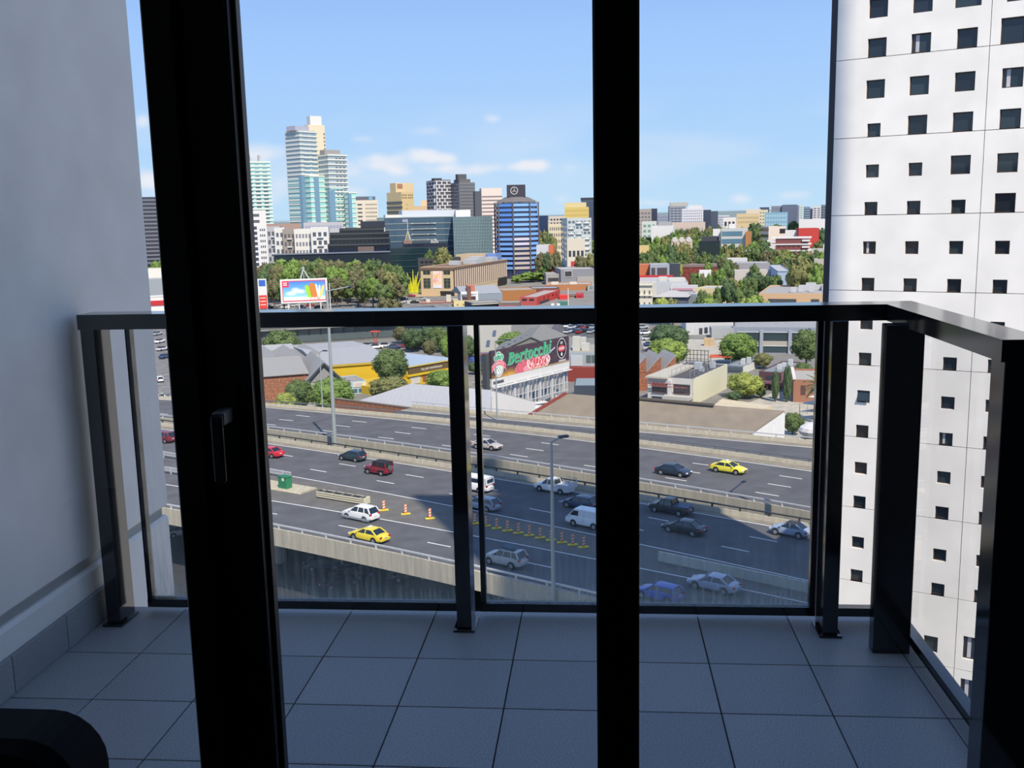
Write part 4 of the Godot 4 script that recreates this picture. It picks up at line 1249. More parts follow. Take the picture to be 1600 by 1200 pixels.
func far_right():
	var wh := pl(236, 234, 230)
	var gy := pl(170, 172, 178)
	var rf := pl(190, 190, 190)
	var B: Dictionary
	simple("office_block", "dark blue glass block just right of the blue banded tower", 839, 856, 337, 900, 0, 20, gl(44, 58, 88), rf)
	simple("office_block", "cream block with small square windows behind the dark blue glass block", 857, 879, 350, 950, 0, 20, pl(232, 220, 190), rf, 6, 5, 0.1, 0.95, gl(110, 106, 100), 0.5, 0.5)
	simple("office_block", "pale low rooftops left of the yellow office", 858, 884, 338, 1400, 0, 20, pl(220, 206, 190), rf, 5, 2, 0.7, 0.95)
	B = simple("office_block", "yellow office with close rows of windows, left of the middle door post", 882, 920, 324, 1100, 0, 25, pl(222, 200, 120), pl(226, 210, 160), 14, 6, 0.4, 0.97, gl(190, 160, 90), 0.5, 0.45)
	plant(B, [[0.45, 0.4, 24, 5, 10]], pl(226, 210, 160))
	B = simple("office_tower", "dark blue grey tower partly behind the middle door post", 908, 950, 313, 1180, 0, 25, gl(72, 82, 104), rf, 10, 14, 0.3, 0.97, gl(50, 58, 76))
	plant(B, [[0.3, 0.4, 20, 3, 10]], pl(60, 66, 80))
	B = simple("apartment_block", "grey glass apartment block with white balconies below the yellow office", 886, 924, 341, 800, 3, 877, pl(206, 214, 216), rf)
	for k in 8:
		for j in 3:
			if (k + j) % 4 != 3: blk(B, "balcony", Vector3(B.w * (0.05 + 0.32 * j), 6 + k * 4.2, -0.5), Vector3(B.w * (0.28 + 0.32 * j), 7.4 + k * 4.2, 1.4), pl(230, 238, 238))
	wins(B, "F", 0.5, B.w - 0.5, 4, B.h - 1, 6, 8, 0.7, 0.45, gl(90, 110, 120))
	wins(B, "L", 0.5, B.d - 0.5, 4, B.h - 1, 2, 8, 0.6, 0.5, gl(56, 64, 76))
	simple("shop_block", "cream low block at the foot of the stepped apartment block", 886, 914, 373, 790, 3, 12, pl(226, 220, 204), rf, 4, 1, 0.3, 0.7)
	# right of the middle post
	simple("office_tower", "brownish tower with grey roof right beside the middle door post", 985, 1018, 327, 950, 0, 20, pl(176, 166, 160), rf, 6, 10, 0.2, 0.95, gl(110, 110, 116))
	simple("office_tower", "dark slab tower beside the brownish tower", 1016, 1027, 326, 1000, 0, 20, gl(56, 60, 76), rf)
	simple("apartment_block", "green glass balcony block in front of the brownish tower", 1003, 1026, 346, 900, 0, 15, pl(214, 222, 214), rf, 3, 5, 0.3, 0.95, gl(120, 150, 140))
	simple("far_block", "grey distant blocks on the horizon between the dark slab and the grey tower", 1026, 1050, 336, 2200, 0, 30, pl(150, 160, 176), rf, 6, 3, 0.5, 0.95, gl(120, 130, 148))
	B = simple("office_tower", "grey tower with rooftop plant beside the white gridded tower", 1046, 1072, 322, 1500, 4, 25, pl(160, 164, 172), rf, 4, 12, 0.1, 0.97, gl(86, 100, 120), 0.8, 0.5)
	plant(B, [[0.6, 0.4, 26, 5, 10]], pl(190, 190, 184))
	B = simple("hotel_tower", "white gridded tower with masts, in the middle of the right skyline", 1066, 1099, 326, 1350, -8, 20, pl(240, 240, 244), rf, 10, 12, 0.1, 0.97, gl(140, 150, 178), 0.6, 0.4)
	for k in 3: blk(B, "mast", Vector3(B.w * (0.3 + 0.14 * k), B.h, -5), Vector3(B.w * (0.3 + 0.14 * k) + 0.5, B.h + 9, -4.5), pl(230, 230, 230))
	plant(B, [[0.6, 0.4, 18, 4, 8]], pl(240, 240, 242))
	B = simple("office_tower", "dark glass pair of slabs right of the white gridded tower", 1099, 1111, 328, 1300, 0, 20, gl(60, 66, 84), rf)
	var C := bld("", "", 1110, 1122, 330, 1310, 0, 18.0, "", "", B)
	shell(C, gl(78, 86, 104), rf)
	simple("far_block", "long tan building on the horizon left of the cluster at right", 1151, 1192, 334, 1900, 0, 20, pl(226, 206, 164), pl(236, 226, 196), 14, 2, 0.5, 0.9, gl(170, 150, 110), 0.5, 0.5)
	simple("far_block", "cream block rising behind the long tan building", 1166, 1189, 327, 1950, 0, 20, pl(238, 226, 206), rf)
	simple("far_block", "white low building at the left end of the long tan building", 1130, 1150, 340, 1850, 0, 20, pl(240, 236, 230), rf, 3, 1, 0.4, 0.9)
	simple("office_block", "cream striped block joining the tan building to the blue glass office", 1186, 1200, 328, 1850, 0, 20, pl(232, 224, 196), rf, 3, 5, 0.3, 0.95, gl(150, 140, 110))
	simple("far_block", "dark roofed block on the skyline above the cream striped block", 1187, 1202, 324, 2100, 0, 20, gl(76, 80, 100), rf)
	simple("glass_office", "pale blue glass office below the skyline at right", 1195, 1231, 332, 1600, 0, 25, gl(130, 170, 190), rf, 8, 4, 0.3, 0.95, gl(170, 196, 206))
	B = simple("office_block", "broad grey stepped office along the right skyline", 1205, 1250, 322, 1900, 0, 30, pl(140, 146, 160), rf, 10, 5, 0.4, 0.95, gl(110, 116, 134))
	C = bld("", "", 1222, 1246, 320, 1895, 0, 18.0, "", "", B)
	shell(C, gl(96, 104, 124), rf)
	simple("apartment_tower", "pale green and white slim tower on the right skyline", 1249, 1256, 320, 1700, 0, 15, pl(214, 226, 220), rf, 1, 10, 0.3, 0.95, gl(150, 180, 176))
	simple("apartment_tower", "blue grey slim tower beside the pale green one", 1256, 1266, 323, 1720, 0, 15, gl(120, 140, 160), rf, 3, 8, 0.3, 0.95)
	simple("apartment_tower", "white slim tower with dark stripes near the right railing post", 1270, 1283, 322, 1750, 0, 15, pl(226, 224, 226), rf, 2, 9, 0.3, 0.95, gl(96, 90, 106))
	simple("office_block", "dark stepped block just left of the white slim tower", 1264, 1271, 326, 1780, 0, 15, gl(60, 64, 88), rf)
	simple("apartment_tower", "grey blue tower at the edge of the white concrete tower", 1283, 1300, 320, 1800, 0, 15, gl(110, 120, 136), rf, 4, 8, 0.3, 0.95)
	B = simple("warehouse", "big plain white block near the right railing post", 1249, 1290, 343, 1000, 0, 30, pl(244, 242, 242), rf)
	B = simple("shop_block", "red walled building in front of the big plain white block", 1248, 1280, 357, 850, 8, 20, pl(206, 70, 64), pl(120, 60, 60))
	simple("office_block", "small white cube building beside the red walled building", 1227, 1249, 360, 860, 0, 14, pl(240, 240, 240), rf, 6, 3, 0.2, 0.9, gl(220, 220, 222))
	B = simple("office_block", "cream office with dark window bands on its left end above the maroon flats", 1201, 1228, 354, 900, 16, 1189, pl(236, 222, 206), rf)
	for k in 3:
		var m := MB.new()
		on_face(B, m, "L", 0.0, B.d, B.h - 4 - k * 5.5, B.h - 1.5 - k * 5.5, 0.3)
		part(B.n, "window_band", m, gl(50, 52, 58))
	wins(B, "F", B.w * 0.62, B.w, 4, B.h, 1, 3, 0.9, 0.5, gl(50, 52, 58))
	B = simple("apartment_block", "maroon brick flats with white balcony bands", 1212, 1262, 371, 700, -4, 18, pl(140, 84, 84), pl(210, 206, 204), 6, 3, 0.15, 0.9, gl(100, 62, 64), 0.5, 0.4)
	for k in 4:
		blk(B, "white_band", Vector3(-3, B.h - 0.9 - k * 4.3, -B.d), Vector3(B.w + 2, B.h - k * 4.3, 0.5), pl(240, 238, 236))
		for s in [[-5.5, -0.5], [B.w - 3.5, B.w + 1.5]]: blk(B, "balcony", Vector3(s[0], B.h - 2.9 - k * 4.3, -3), Vector3(s[1], B.h - 1.7 - k * 4.3, 1.2), pl(238, 238, 238))
	B = simple("white_building", "plain white building with a curved end below the dark slab tower", 1018, 1052, 353, 800, -5, 20, pl(240, 240, 240), rf)
	plant(B, [[0.6, 0.4, 10, 3, 8]], pl(180, 182, 186))
	simple("apartment_block", "pale pink low blocks behind the trees under the white gridded tower", 1045, 1102, 348, 1050, 0, 16, pl(222, 204, 190), rf, 12, 2, 0.4, 0.9, gl(170, 160, 160), 0.5, 0.4)
	B = simple("modern_house", "white flat roofed building with blue windows among trees", 1114, 1126, 358, 760, 0, 12, pl(240, 240, 240), rf, 1, 2, 0.2, 0.9)
	C = bld("", "", 1127, 1166, 357, 755, -6, 14.0, "", "", B)
	shell(C, pl(214, 216, 214), rf)
	for k in 2: blk(C, "window_band", Vector3(0.5, C.h - 5.5 - k * 5.5, -1), Vector3(C.w * 0.85, C.h - 2.2 - k * 5.5, 0.2), gl(96, 130, 150))
	C = bld("", "", 1165, 1172, 362, 750, -6, 12.0, "", "", B)
	shell(C, pl(196, 140, 86), rf)
	C = bld("", "", 1139, 1149, 350, 765, -6, 8.0, "", "", B)
	shell(C, pl(244, 244, 244), rf)
	B = simple("glass_pavilion", "dark glass pavilion with slim columns among the trees at right", 1092, 1125, 377, 650, 0, 14, gl(40, 52, 56), pl(60, 70, 72))
	wins(B, "F", 0, B.w, 1, B.h - 2, 12, 1, 0.14, 1.0, pl(84, 96, 96), false, "column", 0.4)
	plant(B, [[0.5, 0.5, 10, 3, 6]], pl(70, 74, 80))
	B = simple("terrace_houses", "row of three gabled cream houses among trees", 1049, 1082, 375, 690, 0, 10, pl(222, 200, 176), pl(210, 204, 200))
	for k in 3:
		var m := MB.new()
		m.cyl(Vector3(B.w * (0.17 + 0.33 * k), B.h, 0.4), Vector3(B.w * (0.17 + 0.33 * k), B.h, -9), B.w * 0.13, B.w * 0.13, 10)
		part(B.n, "gable", m, pl(226, 222, 218))
	wins(B, "F", 0, B.w, 1, B.h - 2, 6, 1, 0.5, 0.6, gl(110, 90, 84))
	simple("house", "yellow gabled house half hidden in trees beside the middle post", 998, 1014, 384, 660, 0, 10, pl(226, 200, 140), pl(200, 180, 130), 3, 1, 0.4, 0.8)
	simple("orange_building", "tall thin orange panel beside the distant street", 857, 864, 383, 640, -10, 6, pl(222, 120, 80), pl(200, 110, 80))
	simple("shop_block", "pale blue white block between the blue tower and the orange panel", 838, 858, 383, 650, -6, 14, pl(220, 224, 234), rf)

func gable_roof(par: Node, x0: float, x1: float, z0: float, z1: float, y0: float, y1: float, mat: Material, along_x := true, nm := "roof"):
	var m := MB.new()
	var o := Vector3.UP * 0.15
	if along_x:
		var zc := (z0 + z1) / 2
		for q in [[Vector3(x0, y0, z1), Vector3(x0, y1, zc), Vector3(x1, y1, zc), Vector3(x1, y0, z1)], [Vector3(x1, y0, z0), Vector3(x1, y1, zc), Vector3(x0, y1, zc), Vector3(x0, y0, z0)]]:
			m.hexa([q[0], q[3], q[2], q[1], q[0] + o, q[3] + o, q[2] + o, q[1] + o])
		for x in [x0, x1]: m.tri(Vector3(x, y0, z0), Vector3(x, y1, zc), Vector3(x, y0, z1))
	else:
		var xc := (x0 + x1) / 2
		for q in [[Vector3(x0, y0, z1), Vector3(xc, y1, z1), Vector3(xc, y1, z0), Vector3(x0, y0, z0)], [Vector3(xc, y1, z1), Vector3(x1, y0, z1), Vector3(x1, y0, z0), Vector3(xc, y1, z0)]]:
			m.hexa([q[0], q[1], q[2], q[3], q[0] + o, q[1] + o, q[2] + o, q[3] + o])
		for z in [z0 + 0.3, z1 - 0.4]: m.tri(Vector3(x0, y0, z), Vector3(xc, y1, z), Vector3(x1, y0, z))
	part(par, nm, m, rf(mat))

func middle():
	var rf := mt(Color8(214, 214, 214), 0.8, 0, "ribs", 0.3)
	var wr := mt(Color8(232, 232, 232), 0.8, 0, "ribs", 0.3)
	var B: Dictionary
	# left of the middle post, above the handrail
	B = simple("brick_building", "low building with a red brick wall above the handrail, left of the yellow one", 656, 710, 473, 492, 2, 10, pl(160, 84, 66), pl(210, 208, 204))
	plant(B, [[0.25, 0.4, 3, 1.4, 3], [0.85, 0.4, 2.4, 3.2, 3]], pl(220, 216, 206))
	simple("shed", "pale grey shed wall just left of the red brick wall above the handrail", 636, 657, 472, 496, 2, 10, pl(200, 208, 200), rf)
	simple("yellow_building", "small pale yellow building above the handrail", 709, 739, 470, 470, 3, 12, pl(232, 216, 158), pl(206, 206, 200), 3, 1, 0.15, 0.5, gl(140, 130, 96), 0.3, 0.7)
	B = simple("tan_building", "long tan roof with a small dark opening, behind the brick wall", 640, 720, 461, 540, 0, 12, pl(214, 184, 146), pl(222, 198, 160))
	plant(B, [[0.75, 0.4, 9, 1.2, 6]], pl(226, 204, 150))
	B = simple("white_workshop", "white walled workshop with brown dark windows and a red brick upper room", 720, 747, 456, 475, 6, 16, pl(240, 240, 240), pl(210, 214, 222))
	blk(B, "window", Vector3(B.w * 0.06, B.h * 0.4, 0), Vector3(B.w * 0.85, B.h * 0.66, 0.15), gl(76, 58, 62))
	blk(B, "chimney_wall", Vector3(B.w * 0.36, B.h * 0.36, 0), Vector3(B.w * 0.58, B.h + 2.6, 0.6), pl(120, 88, 84))
	blk(B, "upper_room", Vector3(B.w * 0.4, B.h - 0.4, -7), Vector3(B.w * 0.85, B.h + 2.8, -2), pl(206, 128, 106))
	B = bld("grey_shed", "grey metal shed with a pale sloping roof beside the white workshop", 747, 785, 459, 476, 14, 24)
	shell(B, mt(Color8(140, 152, 164), 0.7, 0, "ribs", 0.4), rf, 0.2)
	gable_roof(B.n, -8, B.w, -B.d, 0, B.h - 0.2, B.h + 3.0, mt(Color8(200, 206, 214), 0.7, 0, "ribs", 0.3), true, "pitched_roof")
	B = simple("brown_building", "long brown boarded wall right of the grey shed", 784, 838, 454, 495, 8, 20, mt(Color8(170, 116, 70), 0.85, 0, "ribs", 0.5), pl(206, 196, 182))
	B = simple("brown_building", "long orange brown wall behind the red building", 852, 925, 445, 560, -2, 20, pl(190, 130, 88), pl(216, 208, 200))
	plant(B, [[0.2, 0.3, 4, 1.2, 4], [0.6, 0.3, 5, 1.0, 4]], pl(224, 218, 206))
	B = simple("grey_building", "small grey building at the right end of the orange brown wall", 918, 955, 446, 555, 2, 14, pl(170, 178, 182), rf, 4, 2, 0.2, 0.9, gl(100, 110, 120))
	B = simple("row_building", "pale blue roofed row with dark small windows behind the red building", 817, 874, 451, 515, 4, 14, pl(120, 84, 76), pl(196, 206, 222), 14, 1, 0.35, 0.75, gl(70, 64, 70), 0.6, 0.8)
	# red building: two faces
	B = bld("red_building", "two storey red building with square windows, pale red end and bright red side", 812, 839, 464, 470, -16, 875)
	shell(B, pl(196, 92, 92), pl(214, 206, 198))
	var m := MB.new()
	on_face(B, m, "R", 0, B.d, 0, B.h, 0.06)
	part(B.n, "painted_side", m, pl(206, 64, 56))
	for s in [0.14, 0.56]: blk(B, "window", Vector3(B.w * s, B.h * 0.55, 0), Vector3(B.w * (s + 0.27), B.h * 0.8, 0.1), gl(70, 56, 56))
	for k in 5:
		m = MB.new()
		on_face(B, m, "R", B.d * (0.06 + 0.19 * k), B.d * (0.13 + 0.19 * k), B.h * 0.5, B.h * 0.8, 0.12)
		part(B.n, "window", m, gl(96, 40, 40))
	m = MB.new()
	on_face(B, m, "R", B.d * 0.1, B.d * 0.5, 0, B.h * 0.36, 0.1)
	part(B.n, "shop_opening", m, pl(70, 60, 76))
	B = simple("red_building", "lower bright red shop right of the two storey red building", 874, 890, 461, 500, 0, 8, pl(226, 60, 60), pl(206, 200, 190))
	simple("red_building", "small dark red shop front with a white mark, nearest the middle post", 900, 912, 459, 505, 0, 8, pl(196, 56, 66), pl(190, 170, 160), 1, 1, 0.2, 0.6, gl(120, 40, 50))
	simple("brick_building", "low brown brick block between the two red shops", 888, 902, 462, 512, 0, 8, pl(120, 96, 84), pl(170, 150, 140))
	simple("green_shed", "small dark green shed in front of the red shop", 873, 889, 473, 455, 0, 6, pl(70, 130, 112), pl(90, 140, 124))
	for k in 2: simple("white_kiosk", ["white kiosk below the red building, left of the pair", "white kiosk beside the small green shed, right of the pair"][k], 861 + k * 9, 866 + k * 9, 475, 452, 0, 3, pl(240, 240, 240), rf)
	B = bld("corner_shop", "corner shop with blue framed windows and a red fascia, above the handrail", 740, 788, 474, 452, 18, 14)
	shell(B, pl(76, 84, 96), pl(196, 194, 180), 0.2)
	wins(B, "F", 0.5, B.w - 3, 0.5, B.h - 3.2, 5, 1, 0.86, 0.9, gl(60, 120, 170), true, "shop_window", 0.12)
	blk(B, "verandah_roof", Vector3(-1, B.h - 0.6, -1), Vector3(B.w + 1, B.h - 0.3, 1.6), pl(206, 200, 184))
	var C := bld("", "", 779, 812, 473, 448, -4, 10.0, "", "", B)
	shell(C, pl(120, 110, 104), pl(200, 194, 178), 0.2)
	blk(C, "red_fascia", Vector3(0.4, C.h - 3.2, 0), Vector3(C.w - 2, C.h - 1.4, 0.5), pl(222, 66, 72))
	wins(C, "F", 0.5, C.w - 0.5, 0.2, C.h - 3.6, 4, 1, 0.8, 0.9, gl(120, 130, 126), true, "shop_window", 0.12)
	# grey modern building with two framed windows
	B = bld("grey_showroom", "grey showroom with a dark lettered panel and a framed square window", 853, 876, 428, 610, 3, 20)
	shell(B, pl(168, 166, 164), pl(210, 210, 210))
	blk(B, "window", Vector3(B.w * 0.14, B.h * 0.3, 0), Vector3(B.w * 0.86, B.h * 0.62, 0.15), gl(48, 46, 54))
	wins(B, "F", B.w * 0.14, B.w * 0.86, B.h * 0.3, B.h * 0.62, 7, 1, 0.12, 1.0, pl(168, 166, 164), false, "mullion", 0.25)
	C = bld("", "", 876, 932, 421, 608, 8, 30.0, "", "", B)
	shell(C, mt(Color8(138, 140, 148), 0.8, 0, "ribs", 0.3), pl(222, 224, 226))
	blk(C, "window_frame", Vector3(C.w * 0.1, C.h * 0.48, 0), Vector3(C.w * 0.32, C.h * 0.92, 0.3), pl(206, 206, 206))
	blk(C, "window", Vector3(C.w * 0.115, C.h * 0.53, 0.2), Vector3(C.w * 0.305, C.h * 0.87, 0.36), gl(62, 62, 66))
	blk(C, "low_wall", Vector3(C.w * 0.45, 0, 0), Vector3(C.w, C.h * 0.5, 0.6), pl(176, 172, 168))
	simple("dark_shed", "dark grey shed with an orange box, left of the middle post", 904, 935, 409, 680, 0, 20, gl(84, 90, 100), pl(214, 214, 214))
	simple("red_sign_building", "small red roofed sign building beside the distant street", 892, 904, 409, 700, 0, 6, pl(214, 72, 84), pl(220, 90, 96))
	# right of the middle post, above the handrail
	B = bld("ornate_facade", "white ornate old facade with arched windows right beside the middle post", 985, 1019, 443, 420, -10, 12)
	shell(B, pl(232, 226, 208), pl(200, 196, 190))
	wins(B, "F", B.w * 0.3, B.w, 1, B.h - 2, 3, 2, 0.3, 0.62, gl(110, 104, 96), true, "window", 0.1)
	for k in 3: blk(B, "moulding", Vector3(-0.3, B.h - 0.8 - k * 4.4, 0), Vector3(B.w + 0.3, B.h - 0.2 - k * 4.4, 0.7), pl(240, 236, 222))
	simple("red_roof_shop", "long bright red fascia right of the middle post", 990, 1050, 432, 520, -6, 10, pl(214, 50, 56), pl(220, 70, 74))
	B = simple("flat_roof_building", "building under a broad grey white low roof, right of the red fascia", 1000, 1075, 442, 470, 0, 40, pl(200, 204, 210), wr)
	plant(B, [[0.5, 0.5, 5, 1.6, 3], [0.8, 0.4, 8, 1, 4]], pl(214, 212, 206))
	B = simple("pink_roof_building", "low white building with a long pinkish sign", 1048, 1090, 449, 455, -2, 16, pl(220, 216, 220), wr)
	blk(B, "pink_sign", Vector3(1, B.h - 1.4, 0), Vector3(B.w - 2, B.h - 0.4, 0.3), pl(206, 160, 176))
	B = bld("hip_roof_building", "dark blue building under a white hipped roof behind yellow green trees", 1024, 1072, 464, 420, -8, 14)
	shell(B, pl(96, 106, 122), pl(220, 220, 222), 0.1)
	m = MB.new()
	m.loft([[Vector3(-1, B.h, 1), Vector3(-1, B.h, -B.d - 1), Vector3(B.w + 1, B.h, -B.d - 1), Vector3(B.w + 1, B.h, 1)], [Vector3(B.w * 0.4, B.h + 2.2, -B.d * 0.45), Vector3(B.w * 0.4, B.h + 2.2, -B.d * 0.55), Vector3(B.w * 0.6, B.h + 2.2, -B.d * 0.55), Vector3(B.w * 0.6, B.h + 2.2, -B.d * 0.45)]])
	part(B.n, "hipped_roof", m, rf(wr))
	simple("grey_shed", "grey metal wall between hipped roof and cream wall", 1066, 1088, 459, 430, -24, 14, mt(Color8(150, 158, 168), 0.7, 0, "ribs", 0.4), wr)
	simple("cream_wall", "cream ribbed wall behind the trees right of the grey metal wall", 1086, 1128, 450, 440, -20, 16, pl(232, 214, 168), wr, 14, 1, 0.1, 0.8, pl(206, 186, 140), 0.3, 1.0)
	B = simple("industrial_sheds", "white and grey shed roofs with a square white tower in the middle distance", 1078, 1126, 437, 520, 0, 30, pl(226, 226, 226), wr)
	plant(B, [[0.5, 0.2, 6, 4.5, 6]], pl(240, 240, 240))
	B = simple("framed_building", "grey framed building with large dark openings above the red fascia", 1016, 1046, 413, 560, 2, 14, pl(170, 178, 192), wr)
	for s in [[0.06, 0.26], [0.36, 0.88]]:
		for q in [[0.08, 0.4], [0.56, 0.86]]: blk(B, "window", Vector3(B.w * s[0], B.h * q[0], 0), Vector3(B.w * s[1], B.h * q[1], 0.1), gl(84, 80, 84))
	simple("orange_building", "orange wall left of the grey framed building", 996, 1017, 413, 570, 2, 10, pl(206, 120, 84), wr)
	simple("dark_shed", "dark blue grey shed right of the grey framed building", 1043, 1062, 412, 580, -8, 14, pl(70, 78, 92), pl(150, 160, 170))
	B = bld("brick_warehouse", "long dark red brick warehouse under a grey roof", 1066, 1129, 417, 590, -5, 16)
	shell(B, mt(Color8(142, 70, 66), 0.9, 0, "coarse", 0.1), pl(150, 140, 140), 0.2)
	blk(B, "roof_slope", Vector3(-4, B.h - 0.2, -B.d), Vector3(B.w, B.h + 1.2, 0.2), pl(146, 128, 124))
	simple("grey_warehouse", "long grey warehouse wall, right of the brick warehouse", 1151, 1203, 411, 560, 2, 16, mt(Color8(158, 158, 164), 0.8, 0, "ribs", 0.3), wr)
	simple("white_house", "low white house with a pale roof in front of the grey warehouse", 1148, 1203, 423, 530, 2, 12, pl(214, 210, 204), pl(226, 220, 210))
	B = simple("blue_office", "pale blue office with dark bands of windows, right of the grey warehouse", 1202, 1220, 414, 540, 4, 1235, pl(176, 196, 224), wr)
	for q in [[0.2, 0.4], [0.62, 0.84]]: blk(B, "window", Vector3(0.3, B.h * q[0], 0), Vector3(B.w * 0.95, B.h * q[1], 0.1), gl(70, 76, 104))
	wins(B, "R", 0.5, B.d - 0.5, 1, B.h - 1, 5, 2, 0.35, 0.5, gl(64, 74, 100))
	B = bld("white_modern", "white building under a long thin projecting roof in the right middle distance", 1122, 1196, 396, 680, -4, 16)
	shell(B, pl(170, 180, 192), pl(240, 240, 240), 0.2)
	blk(B, "projecting_roof", Vector3(B.w * 0.06, B.h, -8), Vector3(B.w * 0.86, B.h + 2.2, 2), pl(240, 240, 242))
	blk(B, "glazing", Vector3(B.w * 0.12, B.h - 2.4, 0), Vector3(B.w * 0.86, B.h - 0.2, 0.4), gl(84, 96, 112))
	C = bld("", "", 1194, 1208, 396, 675, 2, 10.0, "", "", B)
	shell(C, pl(222, 204, 156), wr)
	simple("long_shed", "long low shed with a pale roof left of the white projecting roof", 1078, 1160, 405, 640, 0, 20, pl(130, 126, 122), pl(214, 206, 196))
	simple("white_house", "small white box house below the long low shed", 1137, 1168, 404, 620, 0, 10, pl(226, 226, 228), wr)
	simple("red_house", "long red brick wall under a pale roof near the right railing post", 1232, 1292, 397, 680, 0, 12, pl(176, 84, 76), pl(214, 212, 206))
	simple("grey_roof_building", "wide pale grey roof behind the red brick wall at right", 1240, 1292, 390, 740, 0, 20, pl(200, 198, 196), pl(220, 218, 216))
	simple("beige_roof_building", "beige roofed sheds among the trees near the right railing post", 1272, 1296, 405, 600, 0, 14, pl(200, 196, 180), pl(214, 210, 196))
	B = bld("tan_office", "tan flat roofed office with dark strip windows and rooftop plant at right", 1186, 1300, 458, 400, -6, 45)
	shell(B, pl(222, 186, 148), pl(206, 204, 204), 0.6)
	for s in [[0.13, 0.52], [0.72, 0.83], [0.89, 0.99]]: blk(B, "window", Vector3(B.w * s[0], B.h * 0.5, 0), Vector3(B.w * s[1], B.h * 0.78, 0.12), gl(78, 82, 84))
	plant(B, [[0.45, 0.25, 3, 1.6, 2.5], [0.55, 0.3, 2, 2.2, 2], [0.6, 0.45, 5, 1.8, 3], [0.7, 0.3, 3, 1.6, 3], [0.78, 0.55, 6, 1.6, 3], [0.9, 0.5, 4, 2, 4], [0.65, 0.7, 4, 2, 3]], pl(206, 208, 212))
	simple("white_sheds", "white gabled sheds between round trees, left of the tan office", 1118, 1160, 446, 500, -10, 20, pl(220, 206, 186), wr)
	# distant houses and roofs scattered between the trees
	var cols := [pl(226, 222, 216), pl(206, 196, 184), pl(180, 120, 96), pl(214, 204, 180), pl(190, 192, 198), pl(150, 100, 88), pl(236, 236, 236)]
	var roofs := [pl(206, 206, 206), pl(170, 110, 90), pl(150, 150, 156), pl(224, 222, 218), pl(188, 160, 140)]
	for k in 90:
		var x := rng.randf_range(845, 925) if k % 6 == 0 else rng.randf_range(1000, 1292)
		var dist := rng.randf_range(760, 2600)
		var w := rng.randf_range(10, 30) / dist * F
		var yt := dp(x, 345, dist).y
		var hh := rng.randf_range(5, 11)
		var g := dp(x, 345, dist)
		var desc: String = "small %s walled building with a %s roof among the far trees" % [["cream", "beige", "terracotta", "buff", "grey", "brown brick", "white"][k % 7], ["pale grey", "terracotta", "slate grey", "whitish", "tan"][k % 5] + ("" if k % 2 else " flat")]
		var t := thing("suburban_house", desc, "building", flat(g), rng.randf_range(-0.5, 0.5) + 0.1, desc + "s")
		w = rng.randf_range(9, 24)
		part(t, "walls", bx(Vector3(-w / 2, 0, -8), Vector3(w / 2, hh, 0)), cols[k % 7])
		if k % 2: gable_roof(t, -w / 2 - 0.4, w / 2 + 0.4, -8.4, 0.4, hh, hh + 2.6, roofs[k % 5])
		else: part(t, "roof", bx(Vector3(-w / 2 - 0.3, hh, -8.3), Vector3(w / 2 + 0.3, hh + 0.4, 0.3)), roofs[k % 5])
	for k in 34:   # far blocks standing along the horizon
		var x := rng.randf_range(990, 1290) if k % 3 else rng.randf_range(838, 925)
		var dist := rng.randf_range(2200, 3600)
		var g := dp(x, 345, dist)
		var hh := rng.randf_range(16, 46)
		var w := rng.randf_range(20, 50)
		var tone: String = ["grey", "cream", "blue grey", "beige"][k % 4]
		var t := thing("far_block", "faint %s block with window bands in the far row along the horizon" % tone, "building", flat(g), rng.randf_range(-0.4, 0.4), "faint %s blocks along the horizon" % tone)
		part(t, "walls", bx(Vector3(-w / 2, 0, -20), Vector3(w / 2, hh, 0)), [pl(206, 210, 216), pl(226, 222, 214), pl(170, 178, 192), pl(214, 204, 190)][k % 4])
		for j in 4: part(t, "window_band", bx(Vector3(-w / 2 + 1, hh * (0.2 + 0.2 * j), -1), Vector3(w / 2 - 1, hh * (0.28 + 0.2 * j), 0.3)), pl(140, 148, 164))

